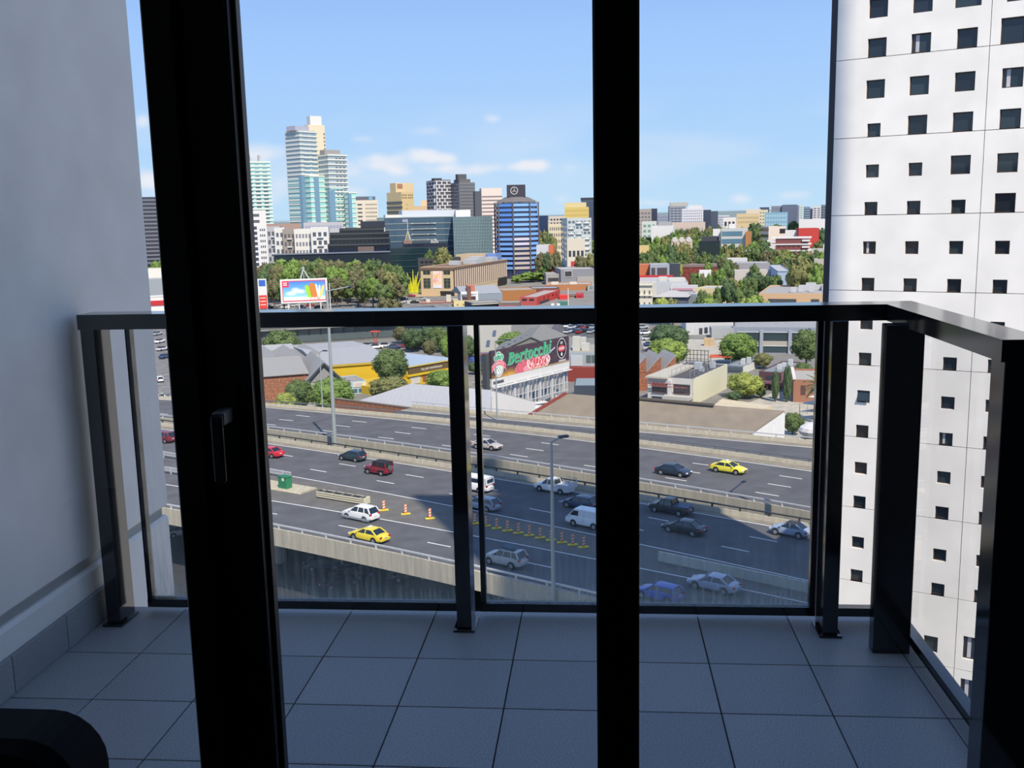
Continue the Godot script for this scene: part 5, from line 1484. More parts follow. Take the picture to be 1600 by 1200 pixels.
func near_left():
	var wr := mt(Color8(226, 228, 232), 0.75, 0, "ribs", 0.25)
	var wr2 := mt(Color8(204, 204, 202), 0.8, 0, "ribs", 0.25)
	var brick := mt(Color8(176, 120, 92), 0.9, 0, "coarse", 0.3)
	var yel := pl(232, 196, 44)
	var B: Dictionary
	var m: MB
	# dark long building just under the handrail
	B = bld("long_dark_building", "long dark grey building under the handrail, behind the white shed roofs", 360, 700, 503, 345, 3, 22)
	shell(B, pl(100, 104, 106), pl(130, 128, 124))
	wins(B, "F", 2, B.w - 2, 0.5, B.h * 0.55, 18, 1, 0.86, 0.95, gl(84, 98, 102), true, "window", 0.1)
	blk(B, "canopy", Vector3(0, B.h * 0.58, 0), Vector3(B.w, B.h * 0.62, 2.0), pl(150, 150, 146))
	# white roofed warehouse with a yellow wall
	B = bld("white_warehouse", "large warehouse under a white ribbed roof with a yellow front wall", 497, 612, 572, 250, 10, 46)
	shell(B, yel, wr, 0.05)
	B.h += 0.0
	gable_roof(B.n, 0, B.w, -B.d, 0.3, B.h, B.h + 1.2, wr, true, "ribbed_roof")
	gable_roof(B.n, -16, 0, -B.d, -37, B.h, B.h + 1.0, wr, true, "ribbed_roof")
	blk(B, "fascia", Vector3(0, B.h - 0.5, 0.1), Vector3(B.w, B.h, 0.4), pl(206, 176, 60))
	blk(B, "rear_wing", Vector3(-16, 0, -B.d), Vector3(0, B.h, -37), pl(206, 208, 208))
	# saw-tooth roofs at left
	B = bld("sawtooth_factory", "pale grey factory with three saw-tooth roofs at the left end of the sheds", 400, 500, 575, 262, 8, 22)
	shell(B, pl(190, 186, 180), wr2, 0.05)
	for k in 3:
		m = MB.new()
		var x0: float = B.w * k / 3.0
		var x1: float = B.w * (k + 1) / 3.0
		m.hexa([Vector3(x0, B.h, 0), Vector3(x1, B.h, 0), Vector3(x1, B.h, -B.d), Vector3(x0, B.h, -B.d), Vector3(x0, B.h + 0.1, 0), Vector3(x1, B.h + 3.0, 0), Vector3(x1, B.h + 3.0, -B.d), Vector3(x0, B.h + 0.1, -B.d)])
		part(B.n, "sawtooth", m, rf(wr2))
	# front grey roof with a brick wall
	B = bld("grey_factory", "factory with a wide pale grey roof and a brick wall behind the freeway bushes", 395, 480, 590, 228, 6, 24)
	shell(B, brick, wr2, 0.05)
	gable_roof(B.n, -1, B.w + 0.4, -B.d, 0.5, B.h, B.h + 2.6, wr2, true, "wide_roof")
	B = bld("grey_factory", "grey gabled shed adjoining the wide roof, with a dark verge facing right", 478, 536, 598, 226, 6, 24)
	shell(B, pl(196, 200, 198), wr2, 0.05)
	gable_roof(B.n, 0, B.w, -B.d, 0.5, B.h, B.h + 4.0, wr2, false, "gabled_roof")
	for s in [0, 1]:
		m = MB.new()
		m.bar(Vector3(B.w * s, B.h, 0.6), Vector3(B.w / 2, B.h + 4.2, 0.6), 0.4)
		part(B.n, "verge", m, pl(76, 78, 82))
	# small shop with a white sign
	B = bld("small_shop", "small shop with a pale blue front and white upper sign beside the mounded bush", 534, 572, 598, 238, 14, 10)
	shell(B, pl(190, 214, 222), wr2, 0.2)
	blk(B, "white_sign", Vector3(B.w * 0.45, B.h * 0.55, 0), Vector3(B.w * 0.98, B.h * 0.92, 0.15), pl(236, 236, 232))
	for k in 3: blk(B, "sign_text_line", Vector3(B.w * 0.52, B.h * (0.62 + 0.09 * k), 0.15), Vector3(B.w * (0.8 + 0.05 * k), B.h * (0.65 + 0.09 * k), 0.17), pl(206, 170, 156))
	wins(B, "F", 0.3, B.w * 0.95, 0.3, B.h * 0.42, 3, 1, 0.8, 0.9, gl(70, 100, 120), true, "shop_window", 0.12)
	# yellow pet shop
	B = bld("pet_shop", "yellow shop with a brown lettered fascia under a blue grey roof", 635, 706, 574, 246, 42, 20)
	shell(B, yel, mt(Color8(170, 184, 200), 0.7, 0, "ribs", 0.3), 0.05)
	blk(B, "sloping_roof", Vector3(-1, B.h, -B.d), Vector3(B.w + 1, B.h + 0.3, 0.5), mt(Color8(176, 190, 206), 0.6, 0, "ribs", 0.3))
	blk(B, "gutter", Vector3(-1, B.h - 0.1, 0.45), Vector3(B.w + 1, B.h + 0.15, 0.65), pl(230, 206, 90))
	var fa := blk(B, "fascia", Vector3(0.4, B.h * 0.62, 0), Vector3(B.w, B.h - 0.12, 0.4), pl(112, 92, 60))
	text(fa, "my pet warehouse", B.h * 0.17, Transform3D(Basis(), Vector3(B.w * 0.52, B.h * 0.79, 0.43)), pl(226, 222, 210), "Droid Sans", true)
	blk(B, "yellow_band", Vector3(0, B.h * 0.5, 0.1), Vector3(B.w, B.h * 0.61, 0.5), pl(240, 206, 40))
	blk(B, "poster_white", Vector3(B.w * 0.06, B.h * 0.08, 0), Vector3(B.w * 0.28, B.h * 0.46, 0.12), pl(226, 226, 216))
	blk(B, "shop_window", Vector3(B.w * 0.34, B.h * 0.12, 0), Vector3(B.w * 0.6, B.h * 0.46, 0.12), gl(150, 86, 70))
	blk(B, "side_wing", Vector3(-13, 0, -9), Vector3(0, B.h * 0.4, 1.5), pl(226, 190, 50))
	# white roof right against the freeway, with a brick boundary wall
	var a := gp(515, 668, 0)
	var pts := [gp(560, 646, 5.0), gp(775, 650, 5.0), gp(770, 608, 7.5), gp(640, 600, 7.5)]
	var t := thing("white_roof_shed", "wide shed under a bright white low pitched roof right behind the far parapet", "building", flat(pts[0]))
	m = MB.new()
	var o := flat(pts[0])
	var e0: Vector3 = gp(556, 629, 5.2) - o
	var e1: Vector3 = gp(766, 651, 5.2) - o
	var r0: Vector3 = gp(641, 601, 8.0) - o
	var r1: Vector3 = gp(768, 611, 8.0) - o
	var bk := (r0 - e0) * Vector3(1, 0, 1)
	m.hexa([e0, e1, r1, r0, e0 + Vector3.UP * 0.2, e1 + Vector3.UP * 0.2, r1 + Vector3.UP * 0.2, r0 + Vector3.UP * 0.2])
	part(t, "roof_slope", m, rf(mt(Color8(236, 238, 242), 0.7, 0, "ribs", 0.25)))
	m = MB.new()
	var b0 := r0 + bk * 0.8 + Vector3.DOWN * 3.0
	var b1 := r1 + bk * 0.8 + Vector3.DOWN * 3.0
	m.hexa([r0, r1, b1, b0, r0 + Vector3.UP * 0.2, r1 + Vector3.UP * 0.2, b1 + Vector3.UP * 0.2, b0 + Vector3.UP * 0.2])
	part(t, "rear_slope", m, rf(mt(Color8(214, 216, 220), 0.7, 0, "ribs", 0.25)))
	m = MB.new()
	for q in [[e0, e1], [e1, r1], [r0, e0], [r1, b1], [b0, r0]]: m.quad(q[0] * Vector3(1, 0, 1), q[0], q[1], q[1] * Vector3(1, 0, 1))
	part(t, "walls", m, pl(226, 228, 230))
	t = thing("brick_wall", "long brick boundary wall between the far parapet and the white roof", "wall")
	m = MB.new()
	var w0 := gp(523, 622, 6.0)
	var w1 := gp(690, 643, 6.0)
	m.bar(w0 * Vector3(1, 0.5, 1), w1 * Vector3(1, 0.5, 1), 0.35, 6.0)
	part(t, "brickwork", m, brick)
	m = MB.new()
	m.bar(w0, w1, 0.5, 0.2)
	part(t, "coping", m, pl(150, 140, 128))
	# blue building with a skylit white roof
	B = bld("blue_shop", "bright blue walled shop under a white roof with dark skylights", 726, 772, 552, 278, 6, 30)
	shell(B, pl(74, 104, 190), pl(220, 218, 206), 0.05)
	blk(B, "red_trim", Vector3(B.w * 0.2, B.h * 0.8, 0), Vector3(B.w * 0.9, B.h * 0.95, 0.3), pl(206, 110, 110))
	wins(B, "F", 1, B.w - 1, 0.3, B.h * 0.6, 4, 1, 0.5, 0.9, gl(50, 76, 150), true, "shop_window", 0.1)
	m = MB.new()
	m.hexa([Vector3(0, B.h, -2), Vector3(B.w + 5, B.h, -2), Vector3(B.w + 12, B.h + 3.5, -44), Vector3(3, B.h + 3.5, -44), Vector3(0, B.h + 0.3, -2), Vector3(B.w + 5, B.h + 0.3, -2), Vector3(B.w + 12, B.h + 3.8, -44), Vector3(3, B.h + 3.8, -44)])
	var rfp := part(B.n, "skylit_roof", m, rf(pl(226, 222, 206)))
	for s in [[0.12, 0.12], [0.42, 0.1], [0.75, 0.12], [0.66, 0.45]]:
		m = MB.new()
		var x: float = s[0] * (B.w + 8)
		var z: float = -2 - s[1] * 42
		var y: float = B.h + 0.3 + 3.5 * s[1]
		m.hexa([Vector3(x, y, z), Vector3(x + 1.0, y, z), Vector3(x + 2.4, y + 0.9, z - 8), Vector3(x + 1.4, y + 0.9, z - 8), Vector3(x, y + 0.15, z), Vector3(x + 1, y + 0.15, z), Vector3(x + 2.4, y + 1.05, z - 8), Vector3(x + 1.4, y + 1.05, z - 8)])
		part(rfp, "skylight", m, gl(70, 70, 70))
	# grey gable behind the billboard, and what stands to its right
	B = bld("grey_gable_building", "grey gable roof with small vents behind the delicatessen billboard", 770, 892, 556, 262, -8, 30)
	shell(B, pl(160, 164, 170), pl(180, 180, 182), 0.05)
	gable_roof(B.n, -1, B.w + 1, -B.d, 0.5, B.h, B.h + 5.0, mt(Color8(178, 178, 172), 0.8, 0, "ribs", 0.25), false, "gable_roof")
	for k in 5: blk(B, "roof_vent", Vector3(B.w * (0.1 + 0.07 * k), B.h + 0.6 + 0.55 * k, -4 - k * 2), Vector3(B.w * (0.1 + 0.07 * k) + 0.8, B.h + 2.0 + 0.55 * k, -3 - k * 2), pl(90, 94, 104))
	B = bld("grey_blue_office", "grey blue office with a long window band above a dark red wall", 888, 960, 551, 250, -4, 16)
	shell(B, pl(176, 188, 200), pl(214, 210, 196), 0.3)
	wins(B, "F", 4.5, B.w - 0.5, B.h * 0.62, B.h * 0.92, 5, 1, 0.88, 0.9, gl(96, 112, 112), true, "window", 0.1)
	blk(B, "red_wall", Vector3(-0.5, 0, 0), Vector3(B.w, B.h * 0.5, 2.5), pl(150, 62, 54))
	blk(B, "door_panel", Vector3(0.6, B.h * 0.52, 0), Vector3(3.6, B.h * 0.9, 0.3), pl(206, 216, 220))
	plant(B, [[0.15, 0.4, 2, 3.4, 2], [0.35, 0.4, 3, 1.6, 2], [0.25, 0.8, 2, 2.4, 2]], pl(214, 214, 206))
	B = bld("brick_annexe", "low dark red brick annexe with a pale blue roof beside the tan roof", 897, 960, 602, 214, -2, 10)
	shell(B, pl(70, 80, 96), pl(176, 196, 206), 0.1)
	blk(B, "brick_base", Vector3(-3, 0, 0.2), Vector3(B.w, B.h * 0.3, 1.0), pl(150, 72, 64))
	t = thing("red_canopy", "small red umbrella like canopy under the dark long building", "canopy", flat(gp(587, 538)))
	m = MB.new()
	for s in [-1, 1]: m.bar(Vector3(0, 0, 0), Vector3(s * 1.1, 4.2, 0), 0.25)
	part(t, "legs", m, pl(214, 84, 70))
	part(t, "top", bx(Vector3(-1.6, 4.2, -1.6), Vector3(1.6, 4.5, 1.6), 0.1), pl(214, 84, 70))
	# left slice between wall and door frame
	B = bld("signed_shop", "white shop with a red fascia and large dark lettering in the slice beside the wall", 226, 268, 466, 430, 3, 14)
	shell(B, pl(240, 240, 238), pl(226, 222, 214))
	blk(B, "red_fascia", Vector3(0, B.h - 3.2, 0), Vector3(B.w, B.h - 1.2, 0.3), pl(206, 46, 58))
	text(B.n, "House", 4.0, Transform3D(Basis(), Vector3(B.w * 0.62, B.h - 8.4, 0.2)), pl(90, 96, 110), "Droid Serif", true)
	simple("white_house", "white flat building with a grey garage below the trees, in the slice beside the wall", 222, 262, 421, 600, 0, 14, pl(240, 238, 230), pl(230, 220, 196), 2, 1, 0.0, 0.25, gl(110, 116, 124), 0.7, 0.8)
	simple("grey_house", "grey house above the signed shop, in the slice beside the wall", 222, 262, 437, 520, 0, 12, pl(160, 168, 176), pl(230, 228, 224), 3, 1, 0.2, 0.5)

func near_right():
	var brick := mt(Color8(172, 112, 86), 0.9, 0, "coarse", 0.3)
	var wr := mt(Color8(222, 222, 220), 0.75, 0, "ribs", 0.25)
	var B: Dictionary
	var C: Dictionary
	var m: MB
	# big tan roof beside the freeway
	var r0 := gp(884, 617, 8.5)
	var r1 := gp(1225, 644, 8.5)
	var e0 := gp(826, 652, 5.2)
	var e1 := gp(1160, 689, 5.2)
	var t := thing("tan_roof_hall", "long hall under a flat tan roof along the far parapet, with a white end wall", "building", flat(e0))
	var o := flat(e0)
	var up := Vector3.UP * 0.25
	var q := [e0 - o, e1 - o, r1 - o, r0 - o]
	m = MB.new()
	m.hexa([q[0], q[1], q[2], q[3], q[0] + up, q[1] + up, q[2] + up, q[3] + up])
	part(t, "roof_slope", m, mt(Color8(146, 135, 120), 0.95, 0, "mild", 0.05))
	var bk: Vector3 = (q[3] - q[0]) * Vector3(1, 0, 1)
	var b0: Vector3 = q[3] + bk * 0.03 + Vector3.DOWN * 0.3
	var b1: Vector3 = q[2] + bk * 0.03 + Vector3.DOWN * 0.3
	m = MB.new()
	m.hexa([q[3], q[2], b1, b0, q[3] + up, q[2] + up, b1 + up, b0 + up])
	part(t, "rear_slope", m, mt(Color8(160, 148, 132), 0.95, 0, "coarse", 0.05))
	m = MB.new()
	m.quad(q[1] * Vector3(1, 0, 1), q[1], q[2], q[2] * Vector3(1, 0, 1))
	m.quad(q[2] * Vector3(1, 0, 1), q[2], b1, b1 * Vector3(1, 0, 1))
	part(t, "end_wall", m, mt(Color8(236, 238, 240), 0.8, 0, "ribs", 0.3))
	m = MB.new()
	m.quad(q[0] * Vector3(1, 0, 1), q[0], q[1], q[1] * Vector3(1, 0, 1))
	m.quad(q[3] * Vector3(1, 0, 1), q[3], q[0], q[0] * Vector3(1, 0, 1))
	part(t, "walls", m, pl(186, 176, 160))
	m = MB.new()
	m.bar(q[3] + Vector3.UP * 0.35, q[0] + Vector3.UP * 0.35, 0.8, 0.3)
	part(t, "red_edging", m, pl(150, 70, 58))
	m = MB.new()
	m.bar(q[3].lerp(q[2], 0.36) + Vector3.UP * 0.5 - bk * 0.04, q[3].lerp(q[2], 0.72) + Vector3.UP * 0.5 - bk * 0.1, 0.5, 0.35)
	part(t, "ridge_capping", m, pl(120, 110, 98))
	# white and cream building
	B = bld("cream_building", "two storey building with a pale front, two dark windows and a blank cream side", 1012, 1083, 588, 219, -22, 1136)
	shell(B, pl(232, 230, 226), pl(120, 118, 116), 0.25)
	m = MB.new()
	on_face(B, m, "R", 0, B.d, 0, B.h, 0.05)
	part(B.n, "cream_side", m, pl(240, 236, 206))
	var h: float = B.h
	var w: float = B.w
	for s in [[0.1, 0.42], [0.58, 0.94]]:
		var wd := blk(B, "window", Vector3(w * s[0], h * 0.42, 0), Vector3(w * s[1], h * 0.78, 0.12), gl(66, 62, 70))
		var mm := MB.new()
		mm.box(Vector3(w * s[0], h * 0.41, 0.12), Vector3(w * s[1], h * 0.43, 0.3))
		mm.box(Vector3(w * (s[0] + s[1]) / 2 - 0.05, h * 0.42, 0.12), Vector3(w * (s[0] + s[1]) / 2 + 0.05, h * 0.78, 0.2))
		part(wd, "frame", mm, pl(120, 96, 92))
	m = MB.new()
	for k in 4:
		m.bar(Vector3(w * (0.08 + 0.09 * k), h * 0.68, 0.8), Vector3(w * (0.125 + 0.09 * k), h * 0.78, 0.8), 0.12)
		m.bar(Vector3(w * (0.125 + 0.09 * k), h * 0.78, 0.8), Vector3(w * (0.17 + 0.09 * k), h * 0.68, 0.8), 0.12)
	m.bar(Vector3(w * 0.05, h * 0.68, 0.8), Vector3(w * 0.9, h * 0.68, 0.8), 0.12)
	m.bar(Vector3(w * 0.05, h * 0.79, 0.8), Vector3(w * 0.6, h * 0.79, 0.8), 0.12)
	part(B.n, "red_truss", m, pl(196, 110, 100))
	blk(B, "pillar_wall", Vector3(w * 0.47, 0, 0), Vector3(w * 0.54, h * 0.92, 0.8), pl(226, 226, 224))
	blk(B, "balcony_slab", Vector3(w * 0.42, h * 0.26, 0), Vector3(w * 1.0, h * 0.38, 2.6), pl(206, 204, 196))
	blk(B, "low_window", Vector3(w * 0.1, h * 0.12, 0), Vector3(w * 0.4, h * 0.26, 0.15), gl(50, 60, 84))
	blk(B, "beige_roof", Vector3(-0.3, h - 0.24, -B.d * 0.8), Vector3(w * 0.45, h + 0.12, 0.8), pl(206, 200, 184))
	blk(B, "dark_deck", Vector3(w * 0.47, h - 0.2, -B.d * 0.98), Vector3(w * 0.98, h - 0.1, -0.4), pl(92, 90, 92))
	m = MB.new()
	for k in 6:
		for j in 2: m.bar(Vector3(w * (0.5 + 0.4 * j), h, -1 - k * B.d * 0.12), Vector3(w * (0.5 + 0.4 * j), h + 1.6, -1 - k * B.d * 0.12), 0.08)
	for j in 2: m.bar(Vector3(w * (0.5 + 0.4 * j), h + 1.6, -1), Vector3(w * (0.5 + 0.4 * j), h + 1.6, -1 - B.d * 0.6), 0.08)
	part(B.n, "roof_railing", m, pl(170, 172, 176))
	m = MB.new()
	for k in 7: m.bar(Vector3(w * 0.15 + k * 0.9, h, -B.d * 0.86), Vector3(w * 0.15 + k * 0.9, h + 3.6, -B.d * 0.86), 0.12)
	for k in 4: m.bar(Vector3(w * 0.15, h + 0.4 + k, -B.d * 0.86), Vector3(w * 0.15 + 5.4, h + 0.4 + k, -B.d * 0.86), 0.12)
	part(B.n, "roof_lattice", m, pl(84, 88, 92))
	plant(B, [[0.62, 0.62, 1.5, 1.5, 1.4], [0.85, 0.75, 1.1, 1.3, 1.1], [0.8, 0.5, 0.9, 0.8, 1.0]], pl(196, 206, 214))
	# brick saw-tooth
	B = bld("sawtooth_building", "orange brick saw-tooth building with white roofs right of the middle post", 985, 1056, 583, 233, 14, 11)
	shell(B, brick, wr, 0.05)
	for k in 3:
		var x0: float = B.w * (0.02 + k * 0.33)
		var x1: float = B.w * (0.34 + k * 0.33)
		m = MB.new()
		m.tri(Vector3(x0, B.h, 0.05), Vector3(x1, B.h + 3.8, 0.05), Vector3(x1, B.h, 0.05))
		m.quad(Vector3(x1, B.h, 0.05), Vector3(x1, B.h + 3.8, 0.05), Vector3(x1, B.h + 3.8, -B.d), Vector3(x1, B.h, -B.d))
		m.tri(Vector3(x0, B.h, -B.d), Vector3(x1, B.h, -B.d), Vector3(x1, B.h + 3.8, -B.d))
		part(B.n, "brick_gable", m, brick)
		m = MB.new()
		m.hexa([Vector3(x0, B.h, 0.2), Vector3(x1, B.h + 3.8, 0.2), Vector3(x1, B.h + 3.8, -B.d), Vector3(x0, B.h, -B.d), Vector3(x0, B.h + 0.2, 0.2), Vector3(x1, B.h + 4.0, 0.2), Vector3(x1, B.h + 4.0, -B.d), Vector3(x0, B.h + 0.2, -B.d)])
		part(B.n, "sawtooth_roof", m, rf(wr))
	# grey and white boxes
	B = bld("grey_box_building", "grey fronted building with a white side and air conditioners on its roof", 1131, 1161, 571, 262, -20, 1193)
	shell(B, pl(110, 122, 136), pl(178, 190, 200), 0.3)
	m = MB.new()
	on_face(B, m, "R", 0, B.d, 0, B.h, 0.05)
	part(B.n, "white_side", m, pl(238, 238, 230))
	blk(B, "window", Vector3(B.w * 0.1, B.h * 0.3, 0), Vector3(B.w * 0.9, B.h * 0.72, 0.1), gl(80, 94, 100))
	plant(B, [[0.6, 0.35, 1.0, 1.1, 0.9], [0.75, 0.5, 1.0, 1.3, 0.9], [0.5, 0.5, 0.8, 0.9, 0.8]], pl(226, 228, 230))
	B = bld("purple_building", "purple brown flat roofed building behind the two cypress trees", 1186, 1221, 580, 240, -18, 1255)
	shell(B, pl(104, 74, 82), pl(176, 184, 190), 0.3)  # front wall toned darker, its shade put into the colour
	m = MB.new()
	on_face(B, m, "R", 0, B.d, 0, B.h, 0.05)
	part(B.n, "sunlit_purple_side", m, pl(150, 112, 120))  # lighter copy of the wall colour stands in for sunlight on this side
	blk(B, "window", Vector3(B.w * 0.35, B.h * 0.5, 0), Vector3(B.w * 0.95, B.h * 0.78, 0.1), gl(56, 66, 80))
	blk(B, "verandah_roof", Vector3(B.w * 0.3, B.h * 0.4, 0), Vector3(B.w, B.h * 0.48, 3.2), pl(120, 84, 92))
	for k in 4: blk(B, "verandah_post", Vector3(B.w * (0.32 + 0.21 * k), 0, 2.8), Vector3(B.w * (0.32 + 0.21 * k) + 0.2, B.h * 0.4, 3.0), pl(96, 70, 66))
	plant(B, [[0.55, 0.35, 0.9, 1.0, 0.8], [0.65, 0.75, 1.0, 1.2, 0.9], [0.5, 0.6, 0.8, 0.8, 0.8]], pl(226, 228, 230))
	B = bld("brick_house", "orange brick house with one dark window and white roof edging at right", 1240, 1320, 593, 222, 2, 16)
	shell(B, pl(178, 126, 102), pl(226, 222, 214), 0.5)
	blk(B, "window", Vector3(B.w * 0.15, B.h * 0.35, 0), Vector3(B.w * 0.24, B.h * 0.75, 0.1), gl(90, 66, 66))
	blk(B, "white_coping", Vector3(-0.2, B.h, -B.d), Vector3(0.5, B.h + 0.4, 0.2), pl(240, 236, 230))
	# grey two storey office
	B = bld("grey_office", "grey framed two storey office with wide dark windows between round trees", 1147, 1320, 511, 300, -2, 30)
	shell(B, pl(160, 170, 186), pl(206, 208, 210), 0.6)
	for s in [[0.03, 0.235], [0.27, 0.5], [0.53, 0.76]]:
		blk(B, "window", Vector3(B.w * s[0], B.h * 0.48, 0), Vector3(B.w * s[1], B.h * 0.8, 0.1), gl(58, 72, 78))
		blk(B, "blind_panel", Vector3(B.w * s[0], B.h * 0.3, 0), Vector3(B.w * s[1], B.h * 0.48, 0.12), pl(196, 190, 178))
		blk(B, "lower_window", Vector3(B.w * s[0], B.h * 0.05, 0), Vector3(B.w * s[1], B.h * 0.26, 0.1), gl(50, 72, 80))
		for y in [0.8, 0.28]: blk(B, "sill", Vector3(B.w * s[0], B.h * y, 0), Vector3(B.w * s[1], B.h * (y + 0.02), 0.3), pl(226, 230, 234))
	for x in [0.255, 0.515]: blk(B, "pier", Vector3(B.w * x - 0.5, 0, 0), Vector3(B.w * x + 0.5, B.h * 0.9, 0.6), pl(176, 184, 198))
	B = bld("white_ribbed_building", "white ribbed building with small dark windows left of the grey office", 1072, 1146, 498, 345, 4, 24)
	shell(B, mt(Color8(214, 216, 218), 0.85, 0, "ribs", 0.2), pl(214, 214, 212))
	for k in 3: blk(B, "window", Vector3(B.w * (0.28 + 0.11 * k), B.h * (0.05 + 0.06 * k), 0), Vector3(B.w * (0.35 + 0.11 * k), B.h * (0.42 + 0.04 * k), 0.15), gl(60, 66, 78))
	C = bld("", "", 1112, 1148, 513, 335, 4, 8.0, "", "", B)
	shell(C, pl(190, 194, 198), pl(206, 210, 212))
	simple("dark_garage", "dark doorway block between the white ribbed building and grey office", 1127, 1148, 497, 352, 0, 8, pl(90, 92, 100), pl(130, 130, 136))
	t = thing("freight_box", "beige box container standing in the yard by the white ribbed building", "container", flat(gp(1108, 540)), -0.1)
	part(t, "body", bx(Vector3(-1.6, 0, -1.2), Vector3(1.6, 2.4, 1.2), 0.04), pl(216, 190, 150))
	part(t, "door_seam", bx(Vector3(-0.04, 0.1, 1.2), Vector3(0.04, 2.3, 1.23)), pl(170, 150, 120))
	t = thing("orange_awning", "flat orange red awning behind the grey box building", "awning", flat(gp(1126, 572)), -0.2)
	part(t, "canopy", bx(Vector3(-3, 2.6, -2), Vector3(3, 2.9, 2), 0.08), pl(230, 96, 60))
	for s in [[-2.8, -1.8], [2.8, -1.8], [-2.8, 1.8], [2.8, 1.8]]: part(t, "post", bx(Vector3(s[0] - 0.06, 0, s[1] - 0.06), Vector3(s[0] + 0.06, 2.6, s[1] + 0.06)), pl(140, 140, 140))
	# yard with shade sails
	t = thing("low_pale_building", "low pale flat roof with white stripes in front of the round yellow green tree", "building", flat(gp(1150, 645)))
	var lo := flat(gp(1150, 645))
	m = MB.new()
	var ring := []
	for pq in [gp(1110, 644), gp(1128, 629), gp(1206, 640), gp(1180, 651)]: ring.append(Vector2(pq.x - lo.x, pq.z - lo.z))
	m.prism(ring, 0, 0.9)
	part(t, "roof", m, pl(222, 208, 176))
	for k in 2:
		m = MB.new()
		m.bar(Vector3(ring[0].x, 0.95, ring[0].y).lerp(Vector3(ring[1].x, 0.95, ring[1].y), 0.3 + 0.4 * k), Vector3(ring[3].x, 0.95, ring[3].y).lerp(Vector3(ring[2].x, 0.95, ring[2].y), 0.3 + 0.4 * k), 0.3, 0.12)
		part(t, "white_strip", m, pl(244, 240, 226))
	for k in 2:
		var c: Vector3 = [flat(gp(1281, 646)), flat(gp(1277, 657))][k]
		t = thing("shade_sail", ["pale triangular shade sail beside the palm, the farther of two", "pale triangular shade sail beside the palm, the nearer of two"][k], "shade sail", c)
		m = MB.new()
		var p := [Vector3(-2.6 - k, 3.6, 0.4), Vector3(2.8, 4.4, -2.2), Vector3(2.4, 3.2, 2.2)]
		m.tri(p[0], p[1], p[2])
		m.tri(p[0] + Vector3.DOWN * 0.03, p[2] + Vector3.DOWN * 0.03, p[1] + Vector3.DOWN * 0.03)
		part(t, "cloth", m, pl(232, 230, 224))
		for e in p:
			m = MB.new()
			m.cyl(Vector3(e.x, 0, e.z), e, 0.06, 0.06, 8)
			part(t, "post", m, pl(150, 150, 150))
	t = thing("white_car_cover", "white rounded roof at the foot of the right hand bush beyond the parapet", "canopy", flat(gp(1284, 700)))
	m = MB.new()
	m.ball(Vector3(0, 3.2, 0), Vector3(4.2, 1.6, 3.0), 16, 8)
	part(t, "cover", m, pl(240, 240, 240))
	for s in [-3, 3]: part(t, "post", bx(Vector3(s - 0.06, 0, -0.06), Vector3(s + 0.06, 3.0, 0.06)), pl(180, 180, 180))

# ---------------------------------------------------------------- billboards
func ell(x: float, y: float, cx: float, cy: float, rx: float, ry: float) -> float:
	return Vector2((x - cx) / rx, (y - cy) / ry).length()

